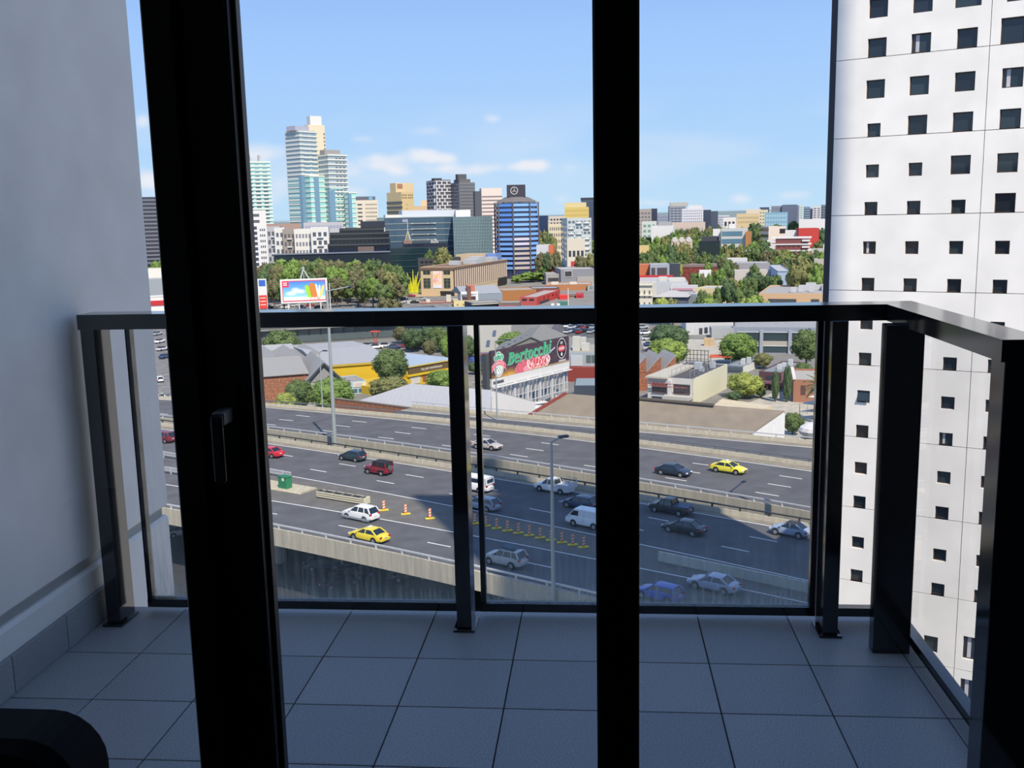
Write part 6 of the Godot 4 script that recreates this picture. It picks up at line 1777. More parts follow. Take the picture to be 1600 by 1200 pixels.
func print_delicatessen() -> ImageTexture:
	var W := 840
	var H := 180
	var im := Image.create(W, H, false, Image.FORMAT_RGB8)
	var nz := FastNoiseLite.new()
	nz.seed = 2
	nz.frequency = 0.03
	for y in H:
		for x in W:
			var u := float(x) / H
			var v := float(y) / H
			var n := nz.get_noise_2d(x, y)
			var c := Color8(66, 52, 60).lerp(Color8(96, 66, 84), clampf(n + 0.3, 0, 1))
			# orange glow at lower left, rising ham
			var g := clampf(1.0 - (0.98 - v) * 3.0 - absf(u - 1.0) * 0.55, 0, 1)
			c = c.lerp(Color8(238, 178, 70), g)
			var hm := ell(u, v, 2.05, 0.92, 0.75, 0.42)
			if hm < 1: c = Color8(226, 120, 136).lerp(Color8(206, 84, 96), clampf(n + 0.4, 0, 1)) if hm > 0.35 else Color8(236, 158, 170)
			var sl := ell(u, v, 2.72, 0.72, 0.66, 0.30)
			if sl < 1.08 and v > 0.46: c = Color8(244, 226, 220)
			if sl < 0.96 and v > 0.48:
				var st := sin(u * 34 + v * 14 + n * 5)
				c = Color8(214, 78, 88) if st < 0.15 else (Color8(240, 178, 184) if st < 0.75 else Color8(250, 232, 230))
			# fork
			var f := (u - 3.05) * 0.42 + (v - 0.62)
			if absf(f) < 0.03 and u > 2.98 and u < 3.75: c = Color8(208, 200, 220)
			if absf(v - 0.965) < 0.02 and u > 2.2: c = Color8(196, 168, 120)
			# crest: leaf top, ribbon, shield
			for q in [[0.40, 0.20, 0.13], [0.27, 0.28, 0.11], [0.55, 0.28, 0.11], [0.40, 0.32, 0.15]]:
				var e := ell(u, v, q[0], q[1], q[2] + 0.025, q[2] + 0.02)
				if e < 1: c = Color8(226, 240, 230)
				if ell(u, v, q[0], q[1], q[2], q[2] * 0.95) < 1: c = Color8(88, 178, 140)
			var sh := ell(u, v, 0.41, 0.66, 0.26, 0.31)
			if sh < 1: c = Color8(238, 240, 236)
			if sh < 0.86 and sh > 0.78: c = Color8(90, 90, 96)
			if sh < 0.6 and sin(u * 46) * sin(v * 40) > 0.35: c = Color8(120, 178, 150)
			var rb := v - (0.46 + (u - 0.41) * (u - 0.41) * 1.4)
			if absf(rb) < 0.105 and absf(u - 0.41) < 0.40: c = Color8(228, 104, 118) if absf(rb) < 0.085 else Color8(244, 226, 226)
			if absf(rb) < 0.04 and absf(u - 0.41) < 0.3 and sin(u * 70) > 0.1: c = Color8(246, 226, 226)
			# oval badge
			var ov := ell(u, v, 4.18, 0.42, 0.30, 0.40)
			if ov < 1: c = Color8(238, 238, 238)
			if ov < 0.93: c = Color8(40, 36, 44)
			if ell(u, v, 4.18, 0.42, 0.22, 0.13) < 1: c = Color8(206, 70, 84)
			if absf(v - 0.42) < 0.055 and absf(u - 4.18) < 0.19 and sin(u * 88) > -0.2: c = Color8(240, 226, 226)
			if ell(u, v, 4.18, 0.2, 0.09, 0.06) < 1 and sin(u * 90) > -0.3: c = Color8(226, 226, 226)
			if ell(u, v, 4.18, 0.65, 0.05, 0.07) < 1: c = Color8(240, 240, 240)
			if absf(v - 0.9) < 0.035 and absf(u - 4.2) < 0.24 and sin(u * 74) > -0.4: c = Color8(226, 226, 230)
			im.set_pixel(x, y, c)
	return ImageTexture.create_from_image(im)

func print_ice() -> ImageTexture:
	var W := 384
	var H := 176
	var im := Image.create(W, H, false, Image.FORMAT_RGB8)
	for y in H:
		for x in W:
			var u := float(x) / W
			var v := float(y) / H
			var c := Color8(70, 130, 226).lerp(Color8(150, 214, 244), clampf(v * 1.3, 0, 1))
			if v > 0.78: c = Color8(240, 226, 224)
			for q in [[0.3, 0.45, 0.11, 0.14], [0.2, 0.6, 0.14, 0.12], [0.42, 0.52, 0.12, 0.12]]:
				var e := ell(u, v, q[0], q[1], q[2], q[3])
				if e < 1: c = c.lerp(Color8(236, 240, 250), 1 - e * 0.7)
			# lollies, leaning: centre x at the foot, lean, half width, top, colour
			for q in [[0.63, -0.13, 0.055, 0.2, Color8(150, 214, 60)], [0.92, 0.16, 0.035, 0.22, Color8(232, 212, 120)], [0.83, 0.06, 0.02, 0.2, Color8(240, 236, 236)], [0.80, -0.04, 0.03, 0.16, Color8(236, 236, 244)], [0.73, -0.08, 0.075, 0.1, Color8(206, 128, 60)]]:
				var cx: float = q[0] + q[1] * (0.8 - v) if q[0] < 0.9 else 0.85 + q[1] * (0.9 - v)
				if v > q[3] and v < 0.82 and absf(u - cx) < q[2] * clampf((v - q[3]) * 9, 0, 1): c = q[4]
				if v >= 0.82 and v < 0.94 and absf(u - cx) < 0.008: c = Color8(190, 150, 110)
			if u < 0.15 and v < 0.3:
				c = Color8(222, 40, 66)
				if v > 0.06 and v < 0.15 and absf(u - 0.07) < 0.045 and sin(u * 260) > -0.5: c = Color8(250, 220, 224)
				if v > 0.18 and v < 0.22 and absf(u - 0.07) < 0.045: c = Color8(250, 220, 224)
			if v < 0.035 or v > 0.95 or u < 0.015 or u > 0.985: c = Color8(206, 44, 80)
			im.set_pixel(x, y, c)
	return ImageTexture.create_from_image(im)

func printed(t: ImageTexture) -> StandardMaterial3D:
	var m := StandardMaterial3D.new()
	m.albedo_texture = t
	m.roughness = 0.6
	return m

func billboards():
	var white := pl(238, 238, 236)
	var steel := pl(226, 228, 230)
	var B := bld("delicatessen_billboard", "long dark billboard with green white lettering over sliced ham, on white legs", 767, 889, 549, 206, 52, 2.0, "", "billboard")
	var t: Node3D = B.n
	var w: float = B.w
	var top: float = B.h
	var s: float = 206.0 / F
	var ph := 44.0 * s * 1.01
	var m := MB.new()
	m.quv(Vector3(0, top, 0.02), Vector3(w, top, 0.02), Vector3(w, top - ph, 0.02), Vector3(0, top - ph, 0.02))
	var face := part(t, "printed_face", m, printed(print_delicatessen()))
	part(t, "panel_body", bx(Vector3(0, top - ph, -0.5), Vector3(w, top, 0.0)), pl(70, 60, 64))
	var it := text(face, "Bertocchi", ph * 0.62, Transform3D(Basis(Vector3(0, 0, 1), 0.03), Vector3(w * 0.47, top - ph * 0.34, 0.08)), pl(70, 190, 140), "Droid Serif", true, true)
	var fit: float = w * 0.55 / it.mesh.get_aabb().size.x
	it.basis = Basis(Vector3(fit, 0.05 * fit, 0), Vector3(0.26, 1, 0), Vector3(0, 0, 1))
	var bk := text(face, "Bertocchi", ph * 0.62, Transform3D(Basis(Vector3(0, 0, 1), 0.03), Vector3(w * 0.47 + 0.12, top - ph * 0.34 - 0.12, 0.04)), pl(232, 240, 236), "Droid Serif", true, true, "lettering_outline")
	bk.basis = it.basis
	var sy := top - ph - 13.0 * s
	var strip_ := part(t, "white_strip", bx(Vector3(0, sy, -0.4), Vector3(w, top - ph - 0.05, 0.05)), white)
	part(strip_, "small_plate", bx(Vector3(0.5, sy + 0.5, 0.05), Vector3(4.2, sy + 1.1, 0.09)), pl(90, 92, 100))
	for k in 19:
		var x := w * (k + 0.1) / 18.5
		var big := k in [1, 5, 8, 11, 14, 17]
		var r := 0.34 if big else 0.13
		part(t, "leg", bx(Vector3(x - r, 0, -0.25 - r), Vector3(x + r, sy, -0.25 + r)), steel)
	for k in 3:
		part(t, "cross_rail", bx(Vector3(0, sy * (0.16 + 0.3 * k), -0.35), Vector3(w, sy * (0.16 + 0.3 * k) + 0.14, -0.2)), steel)
	for k in 9:
		m = MB.new()
		m.bar(Vector3(w * (k + 0.1) / 9, 0.2, -2.4), Vector3(w * (k + 0.1) / 9, sy, -0.5), 0.22)
		part(t, "back_strut", m, steel)
	part(t, "side_frame", bx(Vector3(-1.3, sy - 0.5, -1.4), Vector3(-0.3, top - 0.5, -0.3)), pl(80, 84, 88))
	part(t, "walkway", bx(Vector3(0, sy - 0.25, 0.05), Vector3(w, sy - 0.1, 0.9)), steel)
	# the heap of frames and white steel at its foot
	for k in 12:
		var p := t.transform * Vector3(w * (0.02 + 0.08 * k), 0, 3.0 + (k % 3) * 2.2)
		var q := thing("stacked_frames", "white steel frames and panels stacked on the ground under the delicatessen billboard", "steel frame", p, t.rotation.y + 0.3 * (k % 4) - 0.4, "steel frames under the delicatessen billboard")
		m = MB.new()
		for j in 4: m.bar(Vector3(-2.2, 0.5 + j * 0.35, j * 0.3), Vector3(2.2, 0.5 + j * 0.35, j * 0.3), 0.2)
		for j in 3: m.bar(Vector3(-2 + j * 2, 0.0, 0), Vector3(-2 + j * 2, 1.7, 1.0), 0.16)
		part(q, "bars", m, steel)
		part(q, "panel", bx(Vector3(-1.9, 1.6, -0.5), Vector3(1.6, 1.75, 1.2)), white if k % 3 else pl(150, 156, 164))
	# ice cream billboard
	B = bld("ice_cream_billboard", "white framed billboard picturing coloured ice lollies against blue sky, by the park trees", 437, 511, 437, 470, 5, 1.5, "", "billboard")
	t = B.n
	w = B.w
	top = B.h
	s = 470.0 / F
	ph = 37.0 * s
	part(t, "frame", bx(Vector3(0, top - ph, -0.8), Vector3(w, top, 0), 0.1), white)
	m = MB.new()
	m.quv(Vector3(0.9, top - 0.8, 0.03), Vector3(w - 0.9, top - 0.8, 0.03), Vector3(w - 0.9, top - ph + 0.9, 0.03), Vector3(0.9, top - ph + 0.9, 0.03))
	part(t, "printed_face", m, printed(print_ice()))
	for k in 4: part(t, "leg", bx(Vector3(w * (0.15 + 0.23 * k) - 0.25, 0, -0.7), Vector3(w * (0.15 + 0.23 * k) + 0.25, top - ph, -0.2)), steel)
	m = MB.new()
	var apex := Vector3(w * 0.52, top + 4.2, -3)
	for q in [Vector3(w * 0.44, top, -0.5), Vector3(w * 0.62, top, -0.5), Vector3(w * 0.53, top - 2, -5)]: m.cyl(q, apex, 0.3, 0.3, 8)
	m.cyl(apex, apex + Vector3.UP * 1.2, 0.6, 0.6, 8)
	part(t, "tripod", m, pl(190, 196, 200))
	# slim sign pylon left of it
	B = bld("sign_pylon", "white sign pylon with a blue and a red panel beside the wide door frame", 402, 416, 436, 450, 0, 2.0, "", "sign")
	t = B.n
	w = B.w
	part(t, "board", bx(Vector3(0, 4.5, -0.8), Vector3(w, B.h, 0), 0.05), white)
	part(t, "blue_panel", bx(Vector3(0.5, B.h - 3.2, 0), Vector3(w - 0.5, B.h - 0.5, 0.08)), pl(60, 110, 206))
	part(t, "red_panel", bx(Vector3(0.3, B.h - 13.2, 0), Vector3(w - 0.2, B.h - 7.2, 0.08)), pl(226, 70, 62))
	for k in 3: part(t, "pale_line", bx(Vector3(0.7, B.h - 8.6 - k * 1.5, 0.08), Vector3(w - 0.7, B.h - 8.2 - k * 1.5, 0.1)), pl(246, 220, 214))
	for x in [0.1, w - 0.4]: part(t, "leg", bx(Vector3(x, 0, -0.6), Vector3(x + 0.3, 4.5, -0.2)), white)

func street_things():
	var m: MB
	# yellow sculpture
	var p := flat(dp(642, 345, 570))
	var t := thing("yellow_sculpture", "bright yellow sculpture of curved upright blades in the park", "sculpture", p)
	for k in 7:
		m = MB.new()
		var lean := (k - 3) * 0.9
		var h: float = [9.5, 11.5, 9.0, 13.0, 10.0, 12.0, 9.0][k]
		var prev := Vector3((k - 3) * 0.7, 0, (k % 3) * 0.5)
		for j in 6:
			var f := (j + 1) / 6.0
			var nx := Vector3((k - 3) * 0.7 + lean * f * f * 1.1, h * f, (k % 3) * 0.5)
			m.cyl(prev, nx, 0.75 * (1.05 - f * 0.85) + 0.13, 0.75 * (0.9 - f * 0.85) + 0.08, 8)
			prev = nx
		part(t, "blade", m, pl(232, 226, 40))
	# pyramid with a flagpole on the glass office
	p = dp(638, 384, 712)
	t = thing("flagpole", "pale latticed spire with a flag standing before the glass office", "flagpole", flat(p))
	var yt := dp(638, 342, 712).y
	var yb := dp(638, 380, 712).y
	part(t, "base", bx(Vector3(-3.2, 0, -3.2), Vector3(3.2, yb, 3.2)), pl(100, 104, 108))
	m = MB.new()
	for k in 4:
		var a := PI / 4 + PI / 2 * k
		m.bar(Vector3(cos(a) * 3, yb, sin(a) * 3), Vector3(0, yb + (yt - yb) * 0.5, 0), 0.5)
	part(t, "spire_frame", m, pl(206, 200, 170))
	m = MB.new()
	m.cyl(Vector3(0, yb, 0), Vector3(0, yt, 0), 0.35, 0.2, 8)
	part(t, "pole", m, pl(214, 214, 206))
	part(t, "flag", bx(Vector3(-3.6, yt - 2.2, -0.04), Vector3(-0.1, yt - 0.2, 0.04)), pl(170, 176, 200))
	# slim poles standing in the town
	for s in [[517, 442, 492, "slim pale pole right of the ice cream billboard"], [864, 413, 432, "white pole beside the grey showroom"], [1034, 452, 485, "slim pole in front of the hipped roof"], [888, 450, 484, "white pole by the red shops"], [1271, 422, 440, "thin pole near the right railing post above the tan office"], [623, 452, 478, "thin pole in the park by the parked vehicles"], [545, 453, 470, "short white pole on the park edge"]]:
		var g := flat(gp(s[0], s[2]))
		var D := Vector2(g.x, g.z).length()
		t = thing("street_pole", s[3], "pole", g)
		m = MB.new()
		m.cyl(Vector3.ZERO, Vector3.UP * dp(s[0], s[1], D).y, 0.28, 0.2, 8)
		part(t, "shaft", m, pl(222, 222, 214))
		m = MB.new()
		m.cyl(Vector3.ZERO, Vector3.UP * 0.5, 0.5, 0.5, 8)
		part(t, "base", m, pl(150, 150, 150))
	# fence and sand heaps at the foot of our building
	t = thing("site_fence", "white post and rail site fence at the bottom edge behind the balcony glass", "fence")
	var f0 := gp(437, 950, 0.0)
	var c := [gp(428, 951, 1.2), gp(453, 937, 1.2), gp(501, 949, 1.2), gp(496, 958, 1.2)]
	for k in 3:
		for y in [0.0, -0.55]:
			m = MB.new()
			m.bar(c[k] + Vector3.UP * y, c[k + 1] + Vector3.UP * y, 0.09)
			part(t, "rail", m, pl(226, 226, 226))
	for k in 3:
		for j in 3:
			var q: Vector3 = c[k].lerp(c[k + 1], j / 2.0)
			m = MB.new()
			m.bar(q * Vector3(1, 0, 1), q, 0.09)
			part(t, "post", m, pl(226, 226, 226))
	for s in [[455, 955, 2.2, "brown heap of soil on a pale slab inside the site fence", pl(176, 128, 106)], [703, 957, 2.4, "pale sand heap at the foot of the middle balustrade post", pl(214, 186, 140)]]:
		p = flat(gp(s[0], s[1]))
		m = MB.new()
		var rings := []
		for j in 6:
			var r := []
			for k in 16: r.append(Vector3(cos(TAU * k / 16), 0, sin(TAU * k / 16)) * (s[2] * (1 - j / 5.0) * (1 + 0.14 * sin(k * 2.3 + j)) + 0.03) + Vector3.UP * (j * 0.28))
			rings.append(r)
		m.loft(rings)
		t = thing("soil_heap", s[3], "heap", p)
		part(t, "soil", m, s[4])
	var sl := flat(gp(452, 955))
	t = thing("concrete_slab", "pale concrete slab inside the site fence at the bottom edge", "slab", sl)
	part(t, "slab", bx(Vector3(-3, 0.0, -2), Vector3(3, 0.12, 2), 0.03), pl(200, 200, 196))

# ---------------------------------------------------------------- trees
func crown_mesh(kind: int) -> ArrayMesh:
	if crowns.has(kind): return crowns[kind]
	var r := RandomNumberGenerator.new()
	r.seed = 100 + kind
	var m := MB.new()
	var lobes := []   # inside a unit sphere
	var nl = [16, 13, 20, 12, 10, 9][kind]
	for k in nl:
		var th := acos(1 - 2 * (k + 0.5) / nl)
		var ph = k * 2.39996 + r.randf() * 0.6
		var d := Vector3(sin(th) * cos(ph), cos(th), sin(th) * sin(ph))
		var rad: float = r.randf_range(0.34, 0.5) if kind < 3 else r.randf_range(0.26, 0.46)
		var dist := 1.0 - rad + r.randf_range(-0.08, 0.04)
		if kind == 1 and d.y < 0: dist *= 0.8
		lobes.append([d * dist, rad])
	lobes.append([Vector3.ZERO, 0.7])
	var leaves = [210, 190, 150, 60, 40, 34][kind]
	var size = [0.062, 0.066, 0.07, 0.11, 0.13, 0.15][kind]
	for l in lobes:
		m.ball(l[0], Vector3.ONE * l[1] * 0.86, 8, 6)
		for k in leaves:
			var d := Vector3(r.randfn(), r.randfn(), r.randfn()).normalized()
			var p: Vector3 = l[0] + d * l[1] * r.randf_range(0.82, 1.06)
			if p.length() < 0.55: continue
			var t := (d + Vector3(r.randfn(), r.randfn(), r.randfn()) * 0.55).normalized()
			var a := t.cross(Vector3(r.randfn(), r.randfn(), r.randfn())).normalized()
			var b := t.cross(a)
			var s: float = size * r.randf_range(0.6, 1.3)
			m.quad(p - a * s, p + b * s * 0.6, p + a * s, p - b * s * 0.6)
	crowns[kind] = m.mesh()
	return crowns[kind]

func leaf_mat(c: Color) -> StandardMaterial3D:
	var key := "leaf" + c.to_html()
	if mats.has(key): return mats[key]
	var m := StandardMaterial3D.new()
	m.albedo_color = c
	m.roughness = 0.7
	m.metallic_specular = 0.25
	m.backlight_enabled = true
	m.backlight = Color(c.r * 0.5, c.g * 0.55, c.b * 0.3)
	mats[key] = m
	return m

const TONES := ["fresh green", "yellow green", "dark green", "olive", "lime green", "blue green", "brownish"]

func place_of(x: float, y: float) -> String:
	if x < 700: return "behind the ice cream billboard" if x < 515 else ("right of the ice cream billboard" if x < 580 else "near the yellow sculpture")
	if x < 940: return "left of the distant avenue" if x < 872 else "right of the distant avenue"
	var row := "high under the skyline" if y < 372 else ("in the upper belt" if y < 398 else ("in the middle belt" if y < 430 else "in the lowest belt"))
	return row + (" beside the middle door post" if x < 1085 else (" around the warehouses" if x < 1200 else " towards the white concrete tower"))

const GREENS := [Color8(112, 136, 72), Color8(132, 152, 80), Color8(94, 112, 70), Color8(120, 122, 80), Color8(148, 158, 84), Color8(84, 104, 72), Color8(104, 104, 76)]

func tree(nm: String, label: String, x: float, ytop: float, ybase: float, hw: float, kind: int, col: int, grp := "", D := 0.0, stretch := 1.0) -> Node3D:
	var g := flat(gp(x, ybase)) if D == 0.0 else flat(dp(x, 345, D))
	D = Vector2(g.x, g.z).length()
	var h := dp(x, ytop, D).y
	var r := hw / F * D
	var t := thing(nm, label, "tree", g, rng.randf() * TAU, grp)
	var cr := part(t, "crown", crown_mesh(kind), leaf_mat(GREENS[col]))
	var vr := minf(r * 1.0 * stretch, h * 0.48)
	if h > r * 3.2: vr = h * 0.36
	cr.position.y = h - vr
	cr.scale = Vector3(r, vr, r)
	var m := MB.new()
	m.cyl(Vector3.ZERO, Vector3.UP * (h - vr), maxf(0.16, h * 0.025), maxf(0.1, h * 0.015), 8)
	for k in 3:
		var a := TAU * k / 3 + 0.4
		m.cyl(Vector3.UP * maxf(0.3, h - vr * 1.6), Vector3(cos(a) * r * 0.5, h - vr * 0.8, sin(a) * r * 0.5), h * 0.012, h * 0.006, 6)
	part(t, "trunk", m, pl(104, 92, 78))
	return t

func trees():
	# beside and beyond the far parapet, left
	for s in [["bushy dark olive tree at the left edge under the handrail", 428, 514, 562, 32, 2, 2, 300.0], ["low sunlit yellow green shrub against the parapet, leftmost of the freeway bushes", 428, 612, 655, 20, 0, 4, 208.0], ["olive shrub between the sunlit shrub and the round green bush by the parapet", 452, 591, 650, 26, 1, 2, 218.0], ["big round bright green bush behind the thin pale lamp post", 503, 588, 640, 38, 0, 0, 216.0], ["tall dense dark eucalypt in front of the yellow wall", 601, 541, 622, 32, 1, 2, 238.0], ["mounded olive green bush at the foot of the dark eucalypt", 598, 586, 622, 36, 0, 3, 226.0], ["fresh green round tree in front of the pet shop window", 684, 577, 622, 30, 0, 0, 236.0], ["tall grey green gum tree left of the middle balustrade post", 660, 510, 552, 30, 1, 5, 318.0], ["slender green tree leaning beside the middle balustrade post", 693, 523, 592, 16, 1, 0, 270.0], ["feathery tree just right of the middle balustrade post", 728, 510, 560, 18, 1, 5, 330.0], ["dark green shrub right of the middle balustrade post", 738, 563, 606, 14, 0, 5, 262.0], ["broad leafy tree in front of the car park, left of its pair", 800, 516, 560, 32, 0, 0, 290.0], ["broad leafy tree in front of the car park, right of its pair", 843, 511, 556, 30, 1, 0, 300.0], ["dark tree squeezed behind the left end of the delicatessen billboard", 768, 546, 606, 18, 1, 2, 244.0], ["tall gum in the dense clump left of the middle post, before the dark building", 636, 512, 560, 20, 1, 5, 312.0], ["leafy gum in the dense clump, nearest the middle post", 680, 508, 560, 20, 1, 2, 308.0], ["pale feathery gum rising behind the fresh green tree by the pet shop", 664, 530, 575, 14, 1, 6, 296.0], ["dense tree beside the blue walled shop", 727, 522, 590, 15, 1, 5, 272.0], ["dark bush at the left edge of the billboard frame", 757, 566, 606, 10, 0, 2, 240.0], ["bare grey green tree behind the dark long building roof", 620, 508, 545, 16, 1, 6, 335.0]]:
		tree("tree", s[0], s[1], s[2], s[3], s[4], s[5], s[6], "", s[7])
	# right, under the handrail
	for s in [["dark round tree behind the bright one, left of the white ribbed building", 1046, 504, 556, 35, 0, 5, 300.0], ["bright yellow green round tree in front of the darker one", 1045, 526, 580, 33, 0, 1, 272.0], ["round green tree in front of the grey two storey office, left of its wide window", 1156, 517, 580, 33, 0, 0, 276.0], ["dense tree at the right end of the grey two storey office", 1266, 511, 590, 28, 1, 2, 268.0], ["low olive shrub under the grey two storey office", 1197, 550, 585, 17, 1, 3, 270.0], ["yellow green round tree with a lumpy crown beside the cream side wall", 1169, 580, 640, 30, 0, 4, 226.0], ["shrub in the yard beyond the parapet, beside the white end wall", 1247, 643, 700, 20, 1, 2, 188.0], ["small bush behind the purple building by the right post", 1262, 565, 600, 18, 0, 2, 250.0], ["low leafy bush at the parapet beside the right post", 1277, 668, 702, 14, 1, 2, 186.0], ["dark hedge at the foot of the lumpy yellow green tree", 1150, 612, 650, 12, 2, 5, 222.0], ["green shrub below the verandah of the purple building", 1194, 602, 650, 9, 2, 2, 226.0]]:
		tree("tree", s[0], s[1], s[2], s[3], s[4], s[5], s[6], "", s[7])
	for s in [[1218, 578, 642, 6.5, "narrow dark cypress, left of the pair before the purple building"], [1237, 569, 634, 7.5, "narrow dark cypress, right of the pair before the purple building"]]:
		var t := tree("cypress", s[4], s[0], s[1], s[2], s[3], 2, 5, "", 222.0)
		t.get_child(0).scale.y = t.get_child(0).position.y * 0.95
		t.get_child(0).position.y *= 1.0
		var h: float = dp(s[0], s[1], 222.0).y
		t.get_child(0).position.y = h * 0.5
		t.get_child(0).scale.y = h * 0.5
	palm()
	# park trees left, above the handrail
	var park := [[424, 406, 455, 20, 2], [447, 402, 452, 20, 0], [474, 403, 455, 22, 3], [500, 401, 452, 20, 2], [527, 405, 470, 24, 6], [553, 404, 456, 20, 0], [575, 414, 462, 18, 2], [607, 412, 450, 14, 1], [524, 436, 474, 15, 5], [545, 441, 470, 14, 2], [592, 440, 474, 14, 6], [412, 424, 462, 14, 0], [465, 424, 462, 20, 5], [497, 426, 468, 20, 2], [567, 452, 474, 14, 5], [618, 426, 448, 8, 0], [540, 402, 430, 14, 4], [440, 418, 460, 16, 6], [590, 410, 440, 14, 3], [510, 415, 460, 16, 3]]
	for s in park: tree("park_tree", TONES[s[4]] + " park tree in the grove " + place_of(s[0], 0), s[0], s[1], s[2], s[3], 3 + int(s[0]) % 2, s[4], TONES[s[4]] + " park trees " + place_of(s[0], 0))
	for belt in [[11, 408, 622, 404, 545.0, 15], [12, 405, 622, 416, 515.0, 16], [13, 520, 622, 434, 478.0, 14], [13, 404, 436, 432, 480.0, 14], [9, 842, 875, 392, 640.0, 10], [8, 905, 928, 396, 640.0, 9], [7, 842, 868, 360, 760.0, 9]]:
		var x: float = belt[1]
		while x < belt[2]:
			var col: int = [2, 6, 0, 3, 5, 2, 6][int(x * 3) % 7]
			if belt[4] > 600: tree("avenue_tree", TONES[col] + " street tree " + place_of(x, 0), x, belt[3] + rng.randf_range(-3, 8), 0, belt[5] * rng.randf_range(0.8, 1.2), 4, col, TONES[col] + " street trees " + place_of(x, 0), belt[4])
			else: tree("park_tree", TONES[col] + " park tree in the grove " + place_of(x, 0), x, belt[3] + rng.randf_range(-4, 9), 0, belt[5] * rng.randf_range(0.8, 1.25), 3 + int(x) % 2, col, TONES[col] + " park trees " + place_of(x, 0), belt[4] * rng.randf_range(0.97, 1.03))
			x += belt[0] * rng.randf_range(0.8, 1.3)
	for s in [["sparse olive tree before the dark teal glass building", 690, 383, 412, 16, 3, 3, 600.0], ["second sparse tree right beside the olive one before the glass office", 668, 388, 410, 9, 4, 2, 605.0], ["low green shrubbery around the foot of the blue banded tower", 828, 424, 445, 24, 3, 0, 640.0], ["small round bush right of the blue banded tower's foot", 806, 430, 446, 12, 3, 0, 630.0], ["tree in the park beside the yellow sculpture", 622, 440, 455, 10, 3, 0, 560.0], ["brown leaved wattle above the handrail right of the park pole", 595, 463, 486, 14, 4, 6, 440.0], ["second brown leaved bush beside the wattle above the handrail", 613, 466, 487, 12, 4, 6, 442.0], ["green trees above the white flat building in the slice beside the wall", 240, 405, 424, 14, 3, 0, 640.0]]:
		tree("tree", s[0], s[1], s[2], s[3], s[4], s[5], s[6], "", s[7])
	# between blue tower and the middle post
	for s in [[848, 362, 384, 12, 6], [862, 366, 384, 12, 2], [876, 360, 378, 12, 2], [892, 362, 380, 8, 6], [853, 396, 434, 14, 2], [868, 402, 428, 12, 0], [846, 412, 440, 12, 2], [910, 388, 410, 14, 5], [922, 374, 400, 14, 2], [900, 398, 412, 8, 0], [850, 386, 402, 8, 2], [915, 352, 378, 9, 6]]:
		tree("avenue_tree", TONES[s[4]] + " street tree " + place_of(s[0], 0), s[0], s[1], s[2], s[3], 4, s[4], TONES[s[4]] + " street trees " + place_of(s[0], 0))
	# right field, above the handrail
	var right := [[1006, 372, 398, 14, 2], [1026, 368, 392, 16, 6], [1046, 360, 384, 12, 6], [1062, 352, 378, 14, 5], [1076, 356, 380, 14, 6], [1040, 384, 404, 14, 6], [1010, 396, 414, 12, 2], [1088, 378, 398, 12, 2], [1060, 392, 408, 12, 2], [1082, 396, 412, 10, 0], [1148, 374, 396, 16, 5], [1170, 378, 398, 14, 2], [1196, 378, 400, 14, 5], [1136, 384, 402, 10, 0], [1180, 346, 364, 14, 5], [1214, 348, 366, 10, 2], [1240, 344, 360, 10, 5], [1276, 372, 390, 12, 2], [1262, 386, 400, 8, 0], [1138, 403, 428, 11, 2], [1090, 424, 440, 11, 0], [1126, 417, 440, 12, 0], [1138, 432, 472, 13, 5], [1158, 446, 476, 12, 2], [1184, 423, 455, 18, 5], [1214, 426, 458, 14, 2], [1250, 393, 446, 20, 3], [1276, 406, 446, 15, 0], [1254, 424, 448, 14, 0], [1098, 450, 482, 10, 2], [1034, 463, 484, 15, 4], [1052, 464, 484, 12, 3], [1108, 464, 484, 14, 1], [1182, 458, 486, 16, 1], [1166, 464, 486, 10, 4], [1200, 468, 488, 11, 4], [1124, 446, 472, 9, 2], [1105, 400, 414, 10, 2], [1108, 408, 422, 8, 0], [1062, 408, 420, 6, 4], [1215, 398, 412, 10, 0], [1228, 400, 416, 9, 2], [1016, 352, 366, 8, 2], [1120, 350, 366, 10, 5], [1240, 378, 396, 8, 2], [1180, 410, 428, 9, 2], [1146, 440, 460, 8, 5], [1110, 436, 452, 7, 2]]
	for s in right:
		var near := gp(s[0], s[2])
		tree("town_tree", TONES[s[4]] + " tree " + place_of(s[0], s[1]), s[0], s[1], s[2], s[3], 3 + int(s[0] + s[1]) % 3, s[4], TONES[s[4]] + " trees " + place_of(s[0], s[1]), Vector2(near.x, near.z).length() * (0.76 if s[1] < 420 else 0.86))
	# belts of trees between the rows of buildings: step, first and last pixel, top, distance, half width
	for belt in [[7, 1002, 1292, 352, 1000.0, 9], [8, 1000, 1112, 362, 800.0, 10], [8, 1168, 1200, 368, 790.0, 10], [9, 998, 1090, 376, 685.0, 11], [8, 1126, 1200, 378, 690.0, 11], [8, 1196, 1292, 388, 640.0, 10], [9, 1000, 1080, 390, 610.0, 11], [8, 1086, 1130, 391, 620.0, 9], [9, 1206, 1292, 402, 570.0, 11], [10, 1130, 1160, 402, 560.0, 9], [9, 1132, 1210, 428, 470.0, 10], [8, 1236, 1290, 408, 500.0, 13], [7, 1084, 1132, 426, 505.0, 7], [8, 1160, 1206, 452, 425.0, 10], [8, 1092, 1124, 458, 410.0, 9]]:
		var x: float = belt[1]
